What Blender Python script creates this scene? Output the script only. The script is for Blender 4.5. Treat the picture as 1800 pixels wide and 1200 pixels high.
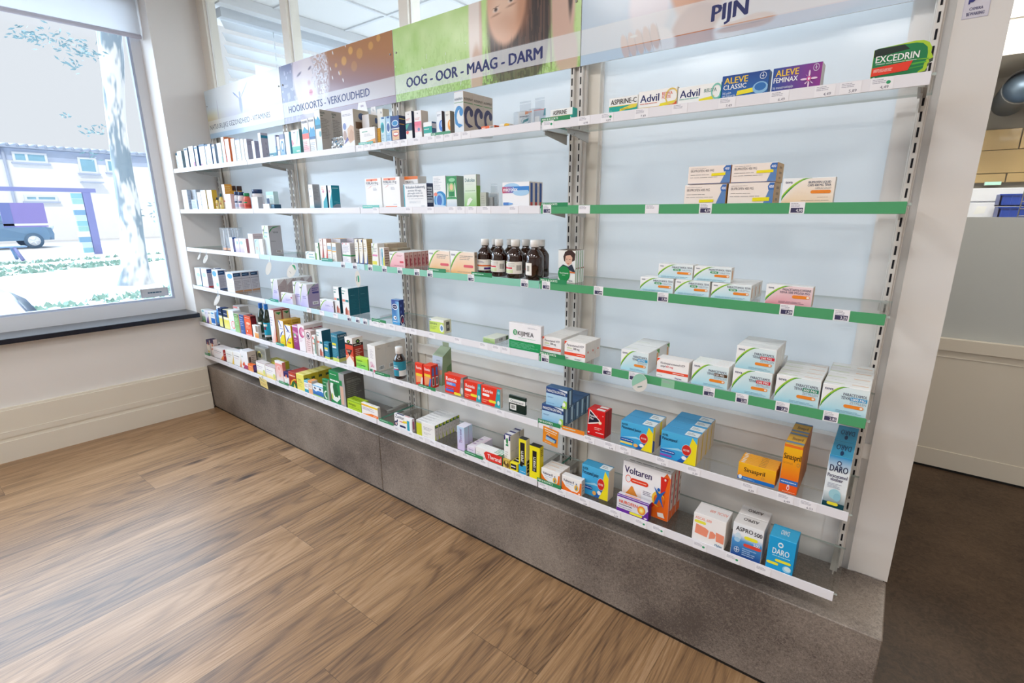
import bpy, bmesh, math, random
import numpy as np
from mathutils import Matrix, Vector
random.seed(7); rng = np.random.default_rng(5)
for o in list(bpy.data.objects): bpy.data.objects.remove(o)
scn = bpy.context.scene; COL = scn.collection
# ------------------------------------------------------------------ camera
yaw, pit, rol = -0.6531, 0.2565, -0.0047
fwd = Vector((math.sin(yaw)*math.cos(pit), math.cos(yaw)*math.cos(pit), -math.sin(pit)))
rt = Vector((math.cos(yaw), -math.sin(yaw), 0)); up = rt.cross(fwd)
r2 = rt*math.cos(rol)+up*math.sin(rol); u2 = up*math.cos(rol)-rt*math.sin(rol)
cam = bpy.data.cameras.new('camera'); camo = bpy.data.objects.new('camera', cam); COL.objects.link(camo)
M4 = Matrix((r2, u2, -fwd)).transposed().to_4x4(); M4.translation = (0.0094, -1.7531, 1.4586)
camo.matrix_world = M4
cam.sensor_fit = 'HORIZONTAL'; cam.sensor_width = 36; cam.lens = 881.0/1800*36; cam.clip_start = .02; cam.clip_end = 300
scn.camera = camo
# ------------------------------------------------------------------ colour management, sky, sun, room lamps
vs = scn.view_settings; vs.view_transform = 'Standard'; vs.look = 'None'; vs.exposure = 0.0; vs.gamma = 1.0; vs.use_curve_mapping = False
W = bpy.data.worlds.new('sky'); scn.world = W; W.use_nodes = True
bg = W.node_tree.nodes['Background']; bg.inputs[0].default_value = (.645, .68, .73, 1); bg.inputs[1].default_value = 1.25
def lamp(name, kind, loc, rot, energy, col=(1, 1, 1), **k):
    l = bpy.data.lights.new(name, kind); l.energy = energy; l.color = col
    for a, b in k.items(): setattr(l, a, b)
    o = bpy.data.objects.new(name, l); o.location = loc; o.rotation_euler = rot; COL.objects.link(o); return o
SUN = lamp('sun', 'SUN', (0, 0, 10), (0, 0, 0), 1.5, (1, .97, .93), angle=.02)
SUN.rotation_euler = Vector((-.62, .35, -.7)).to_track_quat('-Z', 'Y').to_euler()
SKYSUN = lamp('sky_glow', 'SUN', (-6, 0, 10), (0, 0, 0), 15.0, (.66, .82, 1), angle=1.9)       # broad blue skylight from the street side
SKYSUN.rotation_euler = Vector((1, .2, -.42)).to_track_quat('-Z', 'Y').to_euler()
# daylight entering through the shop window: portal over the opening
po = lamp('window_portal', 'AREA', (-4.35, -1.95, 1.75), (0, 0, 0), 1, shape='RECTANGLE', size=3.3, size_y=2.1)
po.rotation_euler = Vector((1, 0, 0)).to_track_quat('-Z', 'Z').to_euler(); po.data.cycles.is_portal = True
CEIL = 2.9
LAMPS = [(-3.1, -1.9), (-1.7, -1.9), (-.3, -1.9), (-3.1, -3.6), (-1.7, -3.6), (-.3, -3.6), (1.6, -1.9), (1.6, -3.6)]
BACKLAMPS = [(-3.2, 2.2), (-1.7, 2.2), (-.7, 1.2)]
LAMP_W = 15.5; BACK_W = 36.0; CORR_W = 16.0; FAR_W = 60.0
# ------------------------------------------------------------------ colours and materials
def lin(h):
    if not isinstance(h, str): return tuple(h)
    return tuple(((int(h[i:i+2], 16)/255.)**2.2) for i in (0, 2, 4))
MATS = {}
def mat(name):
    m = bpy.data.materials.new(name); m.use_nodes = True; MATS[name] = m
    nt = m.node_tree; return m, nt, nt.nodes, nt.links, nt.nodes['Principled BSDF']
def pbr(name, col, rough=.5, metal=0., spec=.5, coat=0., noise=0., scale=8., bump=0., coatr=.05):
    m, nt, N, L, b = mat(name); c = lin(col)
    b.inputs['Base Color'].default_value = (*c, 1); b.inputs['Roughness'].default_value = rough; b.inputs['Metallic'].default_value = metal
    b.inputs['Specular IOR Level'].default_value = spec; b.inputs['Coat Weight'].default_value = coat; b.inputs['Coat Roughness'].default_value = coatr
    if noise or bump:
        tc = N.new('ShaderNodeTexCoord'); n = N.new('ShaderNodeTexNoise'); n.inputs['Scale'].default_value = scale; n.inputs['Detail'].default_value = 6
        L.new(tc.outputs['Object'], n.inputs['Vector'])
        if noise:
            mx = N.new('ShaderNodeMix'); mx.data_type = 'RGBA'
            mx.inputs[6].default_value = (*[x*(1-noise) for x in c], 1); mx.inputs[7].default_value = (*[min(1, x*(1+noise)) for x in c], 1)
            L.new(n.outputs['Fac'], mx.inputs[0]); L.new(mx.outputs[2], b.inputs['Base Color'])
        if bump:
            bp = N.new('ShaderNodeBump'); bp.inputs['Strength'].default_value = bump; bp.inputs['Distance'].default_value = .002
            L.new(n.outputs['Fac'], bp.inputs['Height']); L.new(bp.outputs[0], b.inputs['Normal'])
    return m
def printed(name, rough, spec=.4, coat=0.):
    m, nt, N, L, b = mat(name)
    a = N.new('ShaderNodeAttribute'); a.attribute_name = 'Col'; L.new(a.outputs['Color'], b.inputs['Base Color'])
    n = N.new('ShaderNodeTexNoise'); n.inputs['Scale'].default_value = 40
    r = N.new('ShaderNodeMapRange'); r.inputs[3].default_value = rough*.85; r.inputs[4].default_value = rough*1.15
    L.new(n.outputs['Fac'], r.inputs[0]); L.new(r.outputs[0], b.inputs['Roughness']); b.inputs['Specular IOR Level'].default_value = spec
    b.inputs['Coat Weight'].default_value = coat; b.inputs['Coat Roughness'].default_value = .12
    return m
printed('card', .42); printed('sign_print', .3, .5, .25); printed('plastic', .3, .5)
def fresnel(N, L, ior):
    """reflectance that is the same from both sides of a thin sheet"""
    f = N.new('ShaderNodeFresnel'); g = N.new('ShaderNodeNewGeometry'); m = N.new('ShaderNodeMapRange')
    m.inputs[3].default_value = ior; m.inputs[4].default_value = 1/ior; L.new(g.outputs['Backfacing'], m.inputs[0]); L.new(m.outputs[0], f.inputs[0]); return f
def thin_glass(name, tint, fres=1.45, rough=0.0, opac=0., opcol='ffffff'):
    m, nt, N, L, b = mat(name); N.remove(b); out = N['Material Output']
    t = N.new('ShaderNodeBsdfTransparent'); t.inputs[0].default_value = (*tint, 1)
    g = N.new('ShaderNodeBsdfGlossy'); g.inputs['Roughness'].default_value = rough
    f = fresnel(N, L, fres)
    mx = N.new('ShaderNodeMixShader'); L.new(f.outputs[0], mx.inputs[0]); L.new(t.outputs[0], mx.inputs[1]); L.new(g.outputs[0], mx.inputs[2])
    last = mx
    if opac:
        d = N.new('ShaderNodeBsdfDiffuse'); d.inputs[0].default_value = (*lin(opcol), 1)
        m2 = N.new('ShaderNodeMixShader'); m2.inputs[0].default_value = opac; L.new(mx.outputs[0], m2.inputs[1]); L.new(d.outputs[0], m2.inputs[2]); last = m2
    L.new(last.outputs[0], out.inputs['Surface']); return m
thin_glass('pane_glass', (.97, .985, .985)); thin_glass('shelf_glass', (.97, .982, .978), 1.42)
thin_glass('clear_plastic', (.93, .95, .97), 1.5, .05, .12, 'dfe6ee')
pbr('glass_edge', '5fa894', .15, spec=.6); pbr('glass_edge_grey', 'b4c0bc', .15, spec=.6)
def frosted(name, col, trans, rough=.12):
    m, nt, N, L, b = mat(name); N.remove(b); out = N['Material Output']
    d = N.new('ShaderNodeBsdfDiffuse'); d.inputs[0].default_value = (*lin(col), 1)
    t = N.new('ShaderNodeBsdfTranslucent'); t.inputs[0].default_value = (*lin(col), 1)
    g = N.new('ShaderNodeBsdfGlossy'); g.inputs['Roughness'].default_value = rough
    n = N.new('ShaderNodeTexNoise'); n.inputs['Scale'].default_value = 3
    m1 = N.new('ShaderNodeMixShader'); m1.inputs[0].default_value = trans; L.new(d.outputs[0], m1.inputs[1]); L.new(t.outputs[0], m1.inputs[2])
    f = fresnel(N, L, 1.4)
    m2 = N.new('ShaderNodeMixShader'); L.new(f.outputs[0], m2.inputs[0]); L.new(m1.outputs[0], m2.inputs[1]); L.new(g.outputs[0], m2.inputs[2])
    L.new(m2.outputs[0], out.inputs['Surface']); return m
frosted('frosted_film', 'e8edf1', .42); frosted('frosted_corridor', 'd8dcdc', .4, .3); frosted('blind_cloth', 'f0f2f4', .6, .6)
pbr('white_paint', 'e9e6e3', .55, noise=.015, scale=3, bump=.03); pbr('cream_paint', 'e6dfd0', .5, noise=.015, scale=4, bump=.02)
pbr('panel_white', 'f3f1ee', .45, noise=.01, scale=4); pbr('post_cream', 'ece7dd', .45); pbr('post_white', 'ecebea', .4); pbr('sill_stone', '4a4c50', .22, spec=.5, noise=.1, scale=30); pbr('sill_edge', '1c2230', .25)
pbr('window_white', 'e4e8ee', .35); pbr('steel', 'b0aca6', .4, .3); pbr('steel_dark', '5f5a55', .35, .8); pbr('upright_paint', 'e0ddd8', .4); pbr('slot', '14121c', .8)
pbr('black', '121416', .5); pbr('ceiling_tile', 'ecedee', .8, noise=.03, scale=60); pbr('grid_white', 'dfe2e6', .5)
pbr('brown_glass', '2c1408', .06, spec=.7, coat=.6, noise=.25, scale=14); pbr('green_glass', '0f2a22', .06, spec=.7, coat=.5)
pbr('foil', 'd0d8e0', .22, .9); pbr('concrete', 'a09a90', .8, noise=.15, scale=6, bump=.2); pbr('duct_metal', '4a5866', .4, .5)
pbr('wood_panel', 'd8b880', .35, noise=.06, scale=3, coat=.3); pbr('crate_blue', '2748a8', .4); pbr('grille_grey', '9a9a98', .5)
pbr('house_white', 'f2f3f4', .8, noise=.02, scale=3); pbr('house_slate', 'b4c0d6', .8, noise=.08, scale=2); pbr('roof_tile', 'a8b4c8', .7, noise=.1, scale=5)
pbr('win_dark', '8fbcd0', .15, noise=.2, scale=2); pbr('beam_purple', '8288bc', .5, noise=.1, scale=2); pbr('beam_blue', '7f9fc4', .5, noise=.2, scale=5)  # street tones lightened: an overexposed look put into the base colours
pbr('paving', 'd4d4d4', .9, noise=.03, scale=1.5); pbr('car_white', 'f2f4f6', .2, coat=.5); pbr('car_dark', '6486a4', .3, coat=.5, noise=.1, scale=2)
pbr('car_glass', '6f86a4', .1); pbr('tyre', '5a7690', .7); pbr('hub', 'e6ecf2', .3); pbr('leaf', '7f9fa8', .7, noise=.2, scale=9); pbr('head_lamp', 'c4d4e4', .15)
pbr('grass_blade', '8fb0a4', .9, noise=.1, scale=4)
def emis(name, col, s):
    m, nt, N, L, b = mat(name); b.inputs['Base Color'].default_value = (.8, .8, .8, 1); b.inputs['Emission Color'].default_value = (*lin(col), 1); b.inputs['Emission Strength'].default_value = s
emis('lamp_diffuser', 'ffffff', 1.0); emis('exit_green', '3fd0a0', .8)
def stone(name, c0, c1, sc=26):
    m, nt, N, L, b = mat(name)
    tc = N.new('ShaderNodeTexCoord'); n1 = N.new('ShaderNodeTexNoise'); n1.inputs['Scale'].default_value = 3.2; n1.inputs['Detail'].default_value = 8
    n2 = N.new('ShaderNodeTexNoise'); n2.inputs['Scale'].default_value = sc*5; n2.inputs['Detail'].default_value = 5; n2.inputs['Roughness'].default_value = .75; n2.inputs['Distortion'].default_value = 1.2
    n3 = N.new('ShaderNodeTexVoronoi'); n3.inputs['Scale'].default_value = sc*9; n3.feature = 'DISTANCE_TO_EDGE'
    for n in (n1, n2, n3): L.new(tc.outputs['Object'], n.inputs['Vector'])
    r = N.new('ShaderNodeValToRGB'); r.color_ramp.elements[0].position = .40; r.color_ramp.elements[1].position = .63
    r.color_ramp.elements[0].color = (*lin(c0), 1); r.color_ramp.elements[1].color = (*lin(c1), 1)
    a = N.new('ShaderNodeMath'); a.operation = 'MULTIPLY_ADD'; a.inputs[1].default_value = .55; L.new(n2.outputs['Fac'], a.inputs[0])
    q = N.new('ShaderNodeMath'); q.operation = 'MULTIPLY'; q.inputs[1].default_value = .45; L.new(n1.outputs['Fac'], q.inputs[0]); L.new(q.outputs[0], a.inputs[2]); L.new(a.outputs[0], r.inputs[0])
    L.new(r.outputs[0], b.inputs['Base Color']); b.inputs['Roughness'].default_value = .5; b.inputs['Specular IOR Level'].default_value = .35
    bp = N.new('ShaderNodeBump'); bp.inputs['Strength'].default_value = .12; bp.inputs['Distance'].default_value = .002; L.new(n2.outputs['Fac'], bp.inputs['Height']); L.new(bp.outputs[0], b.inputs['Normal'])
stone('plinth_stone', '574e49', '9c9085'); stone('dark_lino', '3c2e22', '5e4b3a', 9)
def wood():
    m, nt, N, L, b = mat('wood_floor')
    def nd(t, **k):
        n = N.new(t)
        for a, v in k.items(): setattr(n, a, v)
        return n
    def mth(op, a, bb=None, c=None):
        n = nd('ShaderNodeMath', operation=op)
        for i, v in enumerate((a, bb, c)):
            if v is None: continue
            if isinstance(v, (int, float)): n.inputs[i].default_value = v
            else: L.new(v, n.inputs[i])
        return n.outputs[0]
    tc = nd('ShaderNodeTexCoord'); sp = nd('ShaderNodeSeparateXYZ'); L.new(tc.outputs['Object'], sp.inputs[0])
    X, Y = mth('SUBTRACT', sp.outputs[0], .143), sp.outputs[1]
    PWID, PLEN = .287, 1.45
    col = mth('FLOOR', mth('DIVIDE', X, PWID))
    wn = nd('ShaderNodeTexWhiteNoise', noise_dimensions='1D'); L.new(col, wn.inputs['W'])
    ys = mth('ADD', mth('DIVIDE', Y, PLEN), mth('MULTIPLY', wn.outputs['Value'], 5.0))
    row = mth('FLOOR', ys)
    cx = nd('ShaderNodeCombineXYZ'); L.new(col, cx.inputs[0]); L.new(row, cx.inputs[1])
    w2 = nd('ShaderNodeTexWhiteNoise', noise_dimensions='2D'); L.new(cx.outputs[0], w2.inputs['Vector']); rv = w2.outputs['Value']
    # grain coordinates shifted per plank
    gx = mth('ADD', X, mth('MULTIPLY', rv, 7.3)); gy = mth('ADD', Y, mth('MULTIPLY', rv, 31.0))
    c1 = nd('ShaderNodeCombineXYZ'); L.new(mth('MULTIPLY', gx, 1.0), c1.inputs[0]); L.new(mth('MULTIPLY', gy, .085), c1.inputs[1])
    warp = nd('ShaderNodeTexNoise'); warp.inputs['Scale'].default_value = 5.5; warp.inputs['Detail'].default_value = 1.2; warp.inputs['Roughness'].default_value = .5; L.new(c1.outputs[0], warp.inputs['Vector'])
    rings = mth('SINE', mth('MULTIPLY', warp.outputs['Fac'], 150.0))
    rings = mth('POWER', mth('MULTIPLY_ADD', rings, .5, .5), 3.0)
    c2 = nd('ShaderNodeCombineXYZ'); L.new(gx, c2.inputs[0]); L.new(mth('MULTIPLY', gy, .035), c2.inputs[1])
    fine = nd('ShaderNodeTexNoise'); fine.inputs['Scale'].default_value = 170; fine.inputs['Detail'].default_value = 4; fine.inputs['Roughness'].default_value = .65; L.new(c2.outputs[0], fine.inputs['Vector'])
    c3 = nd('ShaderNodeCombineXYZ'); L.new(gx, c3.inputs[0]); L.new(mth('MULTIPLY', gy, .09), c3.inputs[1])
    big = nd('ShaderNodeTexNoise'); big.inputs['Scale'].default_value = 6; big.inputs['Detail'].default_value = 5; big.inputs['Roughness'].default_value = .6; L.new(c3.outputs[0], big.inputs['Vector'])
    knot = nd('ShaderNodeTexVoronoi'); knot.inputs['Scale'].default_value = 2.6; knot.inputs['Randomness'].default_value = 1
    ck = nd('ShaderNodeCombineXYZ'); L.new(mth('MULTIPLY', gx, 1.6), ck.inputs[0]); L.new(mth('MULTIPLY', gy, .55), ck.inputs[1]); L.new(ck.outputs[0], knot.inputs['Vector'])
    kd = nd('ShaderNodeMapRange'); kd.inputs[1].default_value = .02; kd.inputs[2].default_value = .13; kd.inputs[3].default_value = 1; kd.inputs[4].default_value = 0; L.new(knot.outputs['Distance'], kd.inputs[0])
    v = mth('ADD', mth('MULTIPLY', rings, .10), mth('MULTIPLY', fine.outputs['Fac'], .5))
    v = mth('ADD', v, mth('MULTIPLY', big.outputs['Fac'], .78))
    v = mth('ADD', v, mth('MULTIPLY', kd.outputs[0], .35)); v = mth('ADD', v, mth('MULTIPLY_ADD', rv, .14, -.07))
    r = nd('ShaderNodeValToRGB'); e = r.color_ramp.elements
    e[0].position = .46; e[0].color = (*lin('b59270'), 1); e[1].position = 1.15 if False else 1.0; e[1].color = (*lin('3a2a20'), 1)
    k = e.new(.62); k.color = (*lin('9b7855'), 1); k = e.new(.8); k.color = (*lin('71563f'), 1)
    L.new(v, r.inputs[0])
    fx = mth('FRACT', mth('DIVIDE', X, PWID)); fy = mth('FRACT', ys)
    ex = mth('MULTIPLY', mth('MINIMUM', fx, mth('SUBTRACT', 1.0, fx)), PWID); ey = mth('MULTIPLY', mth('MINIMUM', fy, mth('SUBTRACT', 1.0, fy)), PLEN)
    ed = mth('LESS_THAN', mth('MINIMUM', ex, ey), .0009)
    mx = nd('ShaderNodeMix', data_type='RGBA'); L.new(mth('MULTIPLY', ed, .6), mx.inputs[0]); L.new(r.outputs[0], mx.inputs[6]); mx.inputs[7].default_value = (*lin('3a2a1e'), 1)
    L.new(mx.outputs[2], b.inputs['Base Color'])
    rr = nd('ShaderNodeMapRange'); rr.inputs[3].default_value = .3; rr.inputs[4].default_value = .5; L.new(fine.outputs['Fac'], rr.inputs[0]); L.new(rr.outputs[0], b.inputs['Roughness'])
    b.inputs['Specular IOR Level'].default_value = .5; b.inputs['Coat Weight'].default_value = .22; b.inputs['Coat Roughness'].default_value = .28
    bp = nd('ShaderNodeBump'); bp.inputs['Strength'].default_value = .15; bp.inputs['Distance'].default_value = .0015; L.new(fine.outputs['Fac'], bp.inputs['Height']); L.new(bp.outputs[0], b.inputs['Normal'])
wood()
# ------------------------------------------------------------------ mesh helpers
class MB:
    """collects polygons with a colour and a material each, builds ONE mesh object"""
    def __init__(s): s.v = []; s.f = []; s.c = []; s.m = []; s.mats = []; s.sm = []
    def mi(s, m):
        if m not in s.mats: s.mats.append(m)
        return s.mats.index(m)
    def poly(s, pts, col='ffffff', m='card', cols=None, smooth=False):
        b = len(s.v); s.v += [tuple(p) for p in pts]; s.f.append(tuple(range(b, b+len(pts))))
        s.c.append([lin(c) for c in cols] if cols else [lin(col)]*len(pts)); s.m.append(s.mi(m)); s.sm.append(smooth)
    def mesh(s, pts, faces, col='ffffff', m='card', smooth=False):
        b = len(s.v); s.v += [tuple(p) for p in pts]; c = lin(col); k = s.mi(m)
        for f in faces: s.f.append(tuple(b+i for i in f)); s.c.append([c]*len(f)); s.m.append(k); s.sm.append(smooth)
    def box(s, x0, x1, y0, y1, z0, z1, col='ffffff', m='card', ch=0.):
        if ch <= 0:
            p = [(x, y, z) for x in (x0, x1) for y in (y0, y1) for z in (z0, z1)]
            s.mesh(p, [(0, 1, 3, 2), (4, 6, 7, 5), (0, 4, 5, 1), (2, 3, 7, 6), (0, 2, 6, 4), (1, 5, 7, 3)], col, m)
        else: s.chbox(x0, x1, y0, y1, z0, z1, ch, {}, col, m)
    def chbox(s, x0, x1, y0, y1, z0, z1, c, fc, col='ffffff', m='card'):
        """box with chamfered edges; fc may give colours for faces F,B,L,R,T,D"""
        xs = (x0, x1); ys = (y0, y1); zs = (z0, z1); P = {}
        for i in (0, 1):
            for j in (0, 1):
                for k in (0, 1):
                    sx, sy, sz = (1, -1)[i]*c, (1, -1)[j]*c, (1, -1)[k]*c
                    P[i, j, k, 'x'] = (xs[i], ys[j]+sy, zs[k]+sz); P[i, j, k, 'y'] = (xs[i]+sx, ys[j], zs[k]+sz); P[i, j, k, 'z'] = (xs[i]+sx, ys[j]+sy, zs[k])
        keys = list(P); ix = {q: n for n, q in enumerate(keys)}; g = lambda *a: ix[a]
        cf = lambda n: fc.get(n, col)
        def add(fs, cc):
            b = len(s.v); s.v += [P[keys[i]] for i in fs]; s.f.append(tuple(range(b, b+len(fs)))); s.c.append([lin(cc)]*len(fs)); s.m.append(s.mi(m)); s.sm.append(False)
        add([g(0,0,0,'y'), g(1,0,0,'y'), g(1,0,1,'y'), g(0,0,1,'y')], cf('F')); add([g(1,1,0,'y'), g(0,1,0,'y'), g(0,1,1,'y'), g(1,1,1,'y')], cf('B'))
        add([g(1,0,0,'x'), g(1,1,0,'x'), g(1,1,1,'x'), g(1,0,1,'x')], cf('R')); add([g(0,1,0,'x'), g(0,0,0,'x'), g(0,0,1,'x'), g(0,1,1,'x')], cf('L'))
        add([g(0,0,1,'z'), g(1,0,1,'z'), g(1,1,1,'z'), g(0,1,1,'z')], cf('T')); add([g(0,1,0,'z'), g(1,1,0,'z'), g(1,0,0,'z'), g(0,0,0,'z')], cf('D'))
        for j in (0, 1):
            for k in (0, 1):
                q = [g(0,j,k,'y'), g(1,j,k,'y'), g(1,j,k,'z'), g(0,j,k,'z')]; add(q if (j == k) else q[::-1], cf('T' if k else 'F'))
        for i in (0, 1):
            for k in (0, 1):
                q = [g(i,0,k,'x'), g(i,1,k,'x'), g(i,1,k,'z'), g(i,0,k,'z')]; add(q if (i != k) else q[::-1], cf('R' if i else 'L'))
        for i in (0, 1):
            for j in (0, 1):
                q = [g(i,j,0,'x'), g(i,j,1,'x'), g(i,j,1,'y'), g(i,j,0,'y')]; add(q if (i == j) else q[::-1], cf('R' if i else 'F'))
                for k in (0, 1):
                    q = [g(i,j,k,'x'), g(i,j,k,'y'), g(i,j,k,'z')]; add(q if ((i+j+k) % 2 == 0) else q[::-1], cf('R' if i else 'F'))
    def tube(s, p, q, r, n=10, col='ffffff', m='card', r1=None, caps=True):
        p = Vector(p); q = Vector(q); d = (q-p).normalized(); a = d.orthogonal().normalized(); b = d.cross(a); r1 = r if r1 is None else r1
        pts = [p+(a*math.cos(t)+b*math.sin(t))*r for t in [2*math.pi*i/n for i in range(n)]]+[q+(a*math.cos(t)+b*math.sin(t))*r1 for t in [2*math.pi*i/n for i in range(n)]]
        fs = [(i, (i+1) % n, n+(i+1) % n, n+i) for i in range(n)]
        if caps: fs += [tuple(range(n-1, -1, -1)), tuple(range(n, 2*n))]
        s.mesh(pts, fs, col, m, True)
    def lathe(s, prof, cx, cy, z0, n=24, col='ffffff', m='card', smooth=True):
        pts = []; fs = []
        for r, z in prof: pts += [(cx+r*math.cos(2*math.pi*i/n), cy+r*math.sin(2*math.pi*i/n), z0+z) for i in range(n)]
        for k in range(len(prof)-1):
            for i in range(n): fs.append((k*n+i, k*n+(i+1) % n, (k+1)*n+(i+1) % n, (k+1)*n+i))
        fs.append(tuple(range(n-1, -1, -1))); fs.append(tuple((len(prof)-1)*n+i for i in range(n)))
        s.mesh(pts, fs, col, m, smooth)
    def build(s, name, parent=None, loc=None, M=None):
        me = bpy.data.meshes.new(name); v = s.v
        o0 = Vector(loc) if loc is not None else Vector((0, 0, 0))
        v = [tuple(Vector(p)-o0) for p in v]
        me.from_pydata(v, [], s.f)
        for m in s.mats: me.materials.append(MATS[m])
        me.polygons.foreach_set('material_index', s.m); me.polygons.foreach_set('use_smooth', s.sm)
        at = me.color_attributes.new('Col', 'FLOAT_COLOR', 'CORNER')
        at.data.foreach_set('color', np.array([(*c, 1.) for cs in s.c for c in cs], dtype=np.float32).ravel())
        me.update(); o = bpy.data.objects.new(name, me); COL.objects.link(o); o.location = o0
        if parent is not None:
            o.parent = parent; o.location = (0, 0, 0)
        if M is not None: o.matrix_world = M
        return o
def tag(o, label, cat, group=None, kind=None):
    if label: o['label'] = label
    if cat: o['category'] = cat
    if group: o['group'] = group
    if kind: o['kind'] = kind
    return o
def empty(name, loc, label, cat, group=None):
    o = bpy.data.objects.new(name, None); o.empty_display_size = .03; o.location = loc; COL.objects.link(o); return tag(o, label, cat, group)
def struct(o): o['kind'] = 'structure'; return o
# ------------------------------------------------------------------ lettering
_T = {}
def text2d(s, bold):
    k = (s, bold)
    if k in _T: return _T[k]
    cu = bpy.data.curves.new('lettering', 'FONT'); cu.body = s; cu.resolution_u = 2; cu.fill_mode = 'FRONT'
    o = bpy.data.objects.new('lettering', cu); COL.objects.link(o)
    dg = bpy.context.evaluated_depsgraph_get(); ev = o.evaluated_get(dg); me = ev.to_mesh()
    v = np.array([(p.co.x, p.co.y) for p in me.vertices]) if len(me.vertices) else np.zeros((0, 2)); f = [tuple(p.vertices) for p in me.polygons]
    ev.to_mesh_clear(); bpy.data.objects.remove(o); bpy.data.curves.remove(cu)
    if len(v): v = v/.729; v[:, 0] -= v[:, 0].min()
    w = v[:, 0].max() if len(v) else 0
    if bold and len(v):                        # heavier strokes: the outline repeated a hair to the right
        m = len(v); v = np.concatenate([v, v+(.03, 0), v+(.055, .008)]); f = f+[tuple(i+m for i in q) for q in f]+[tuple(i+2*m for i in q) for q in f]; w += .055
    _T[k] = (v, f, w); return _T[k]
class Face:
    """a flat face (origin, unit axes, size, outward normal) that print is laid on"""
    def __init__(s, mb, O, U, V, W, H, N, m='card', step=.00016): s.mb = mb; s.O = Vector(O); s.U = Vector(U); s.V = Vector(V); s.W = W; s.H = H; s.N = Vector(N); s.k = 1; s.m = m; s.e = .0007; s.step = step
    def P(s, u, v):
        eu = s.e/s.W; ev = s.e/s.H
        u = min(max(u, eu), 1-eu); v = min(max(v, ev), 1-ev)
        return s.O+s.U*(u*s.W)+s.V*(v*s.H)+s.N*(s.step*s.k)
    def poly(s, uv, col=None, cols=None): s.mb.poly([s.P(*p) for p in uv], col or 'ffffff', s.m, cols)
    def rect(s, a, b, c, d, col): s.poly([(a, b), (c, b), (c, d), (a, d)], col)
    def ell(s, cu, cv, ru, rv, col, n=20): s.poly([(cu+ru*math.cos(t), cv+rv*math.sin(t)) for t in [2*math.pi*i/n for i in range(n)]], col)
    def ring(s, cu, cv, ru, rv, w, col, n=20):
        for i in range(n):
            a, b = 2*math.pi*i/n, 2*math.pi*(i+1)/n; q = 1-w
            s.poly([(cu+ru*q*math.cos(a), cv+rv*q*math.sin(a)), (cu+ru*math.cos(a), cv+rv*math.sin(a)), (cu+ru*math.cos(b), cv+rv*math.sin(b)), (cu+ru*q*math.cos(b), cv+rv*q*math.sin(b))], col)
    def pill(s, a, b, c, d, col):
        rv = (d-b)/2; ru = min(rv*s.H/s.W, (c-a)/2); pts = []
        for i in range(9): t = -math.pi/2+math.pi*i/8; pts.append((c-ru+ru*math.cos(t), b+rv+rv*math.sin(t)))
        for i in range(9): t = math.pi/2+math.pi*i/8; pts.append((a+ru+ru*math.cos(t), b+rv+rv*math.sin(t)))
        s.poly(pts, col)
    def lines(s, a, b, c, d, n, col):
        hh = (d-b)/n; r = random.Random(int((a*7+b*13+c*3+d)*1000)+n)
        for i in range(n):
            y = d-(i+1)*hh+hh*.28; x = a; e = a+(c-a)*(r.uniform(.55, 1) if n > 1 else 1)
            while x < e-.01:
                w = (c-a)*r.uniform(.12, .34); x2 = min(x+w, e)
                s.rect(x, y, x2, y+hh*.42, col); x = x2+(c-a)*.025
    def bars(s, a, b, c, d):
        s.rect(a, b, c, d, 'f4f4f2'); s.k += 1; x = a+(c-a)*.08; r = random.Random(int(a*999+b*77))
        while x < c-(c-a)*.1:
            w = (c-a)*r.choice((.025, .04, .06)); s.rect(x, b+(d-b)*.12, x+w, d-(d-b)*.08, '2a2624'); x += w+(c-a)*r.choice((.03, .045))
    def text(s, u, v, h, mw, t, col, bold, vert=False, sg=1):
        vv, f, w = text2d(t, bold)
        if not len(vv): return
        if not vert:
            hs = h*s.H; ws = min(hs, mw*s.W/w); pts = [s.P(u+sg*p[0]*ws/s.W, v+sg*p[1]*hs/s.H) for p in vv]
        else:
            hs = h*s.W; ws = min(hs, mw*s.H/w); pts = [s.P(u+h-p[1]*hs/s.W, v+p[0]*ws/s.H) for p in vv]
        if bold: m = len(pts)//3; pts = [p+s.N*(3e-5*(i//m)) for i, p in enumerate(pts)]
        s.mb.mesh(pts, f, col, s.m)
    def draw(s, cmd):
        a = cmd.split(); k = a[0]; x = a[2:]
        if k == 'p': q = [float(i) for i in x[1:]]; s.poly(list(zip(q[0::2], q[1::2])), x[0])
        elif k in 'tTVU': s.text(*[float(i) for i in x[:4]], x[4].replace('_', ' '), x[5], k != 't', k == 'V', -1 if k == 'U' else 1)
        elif k == 'b': s.bars(*[float(i) for i in x[:4]])
        elif k == 'l': s.lines(*[float(i) for i in x[:4]], int(x[4]), x[5])
        elif k == 'r': s.rect(*[float(i) for i in x[:4]], x[4])
        elif k == 'P': s.pill(*[float(i) for i in x[:4]], x[4])
        elif k == 'e': s.ell(*[float(i) for i in x[:4]], x[4])
        elif k == 'o': s.ring(*[float(i) for i in x[:5]], x[5])
        elif k in 'gh':
            p, q, r, t = [float(i) for i in x[:4]]; c0, c1 = lin(x[4]), lin(x[5])
            s.poly([(p, q), (r, q), (r, t), (p, t)], cols=[c0, c0, c1, c1] if k == 'g' else [c0, c1, c1, c0])
        else: raise ValueError(cmd)
        s.k += 1
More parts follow.
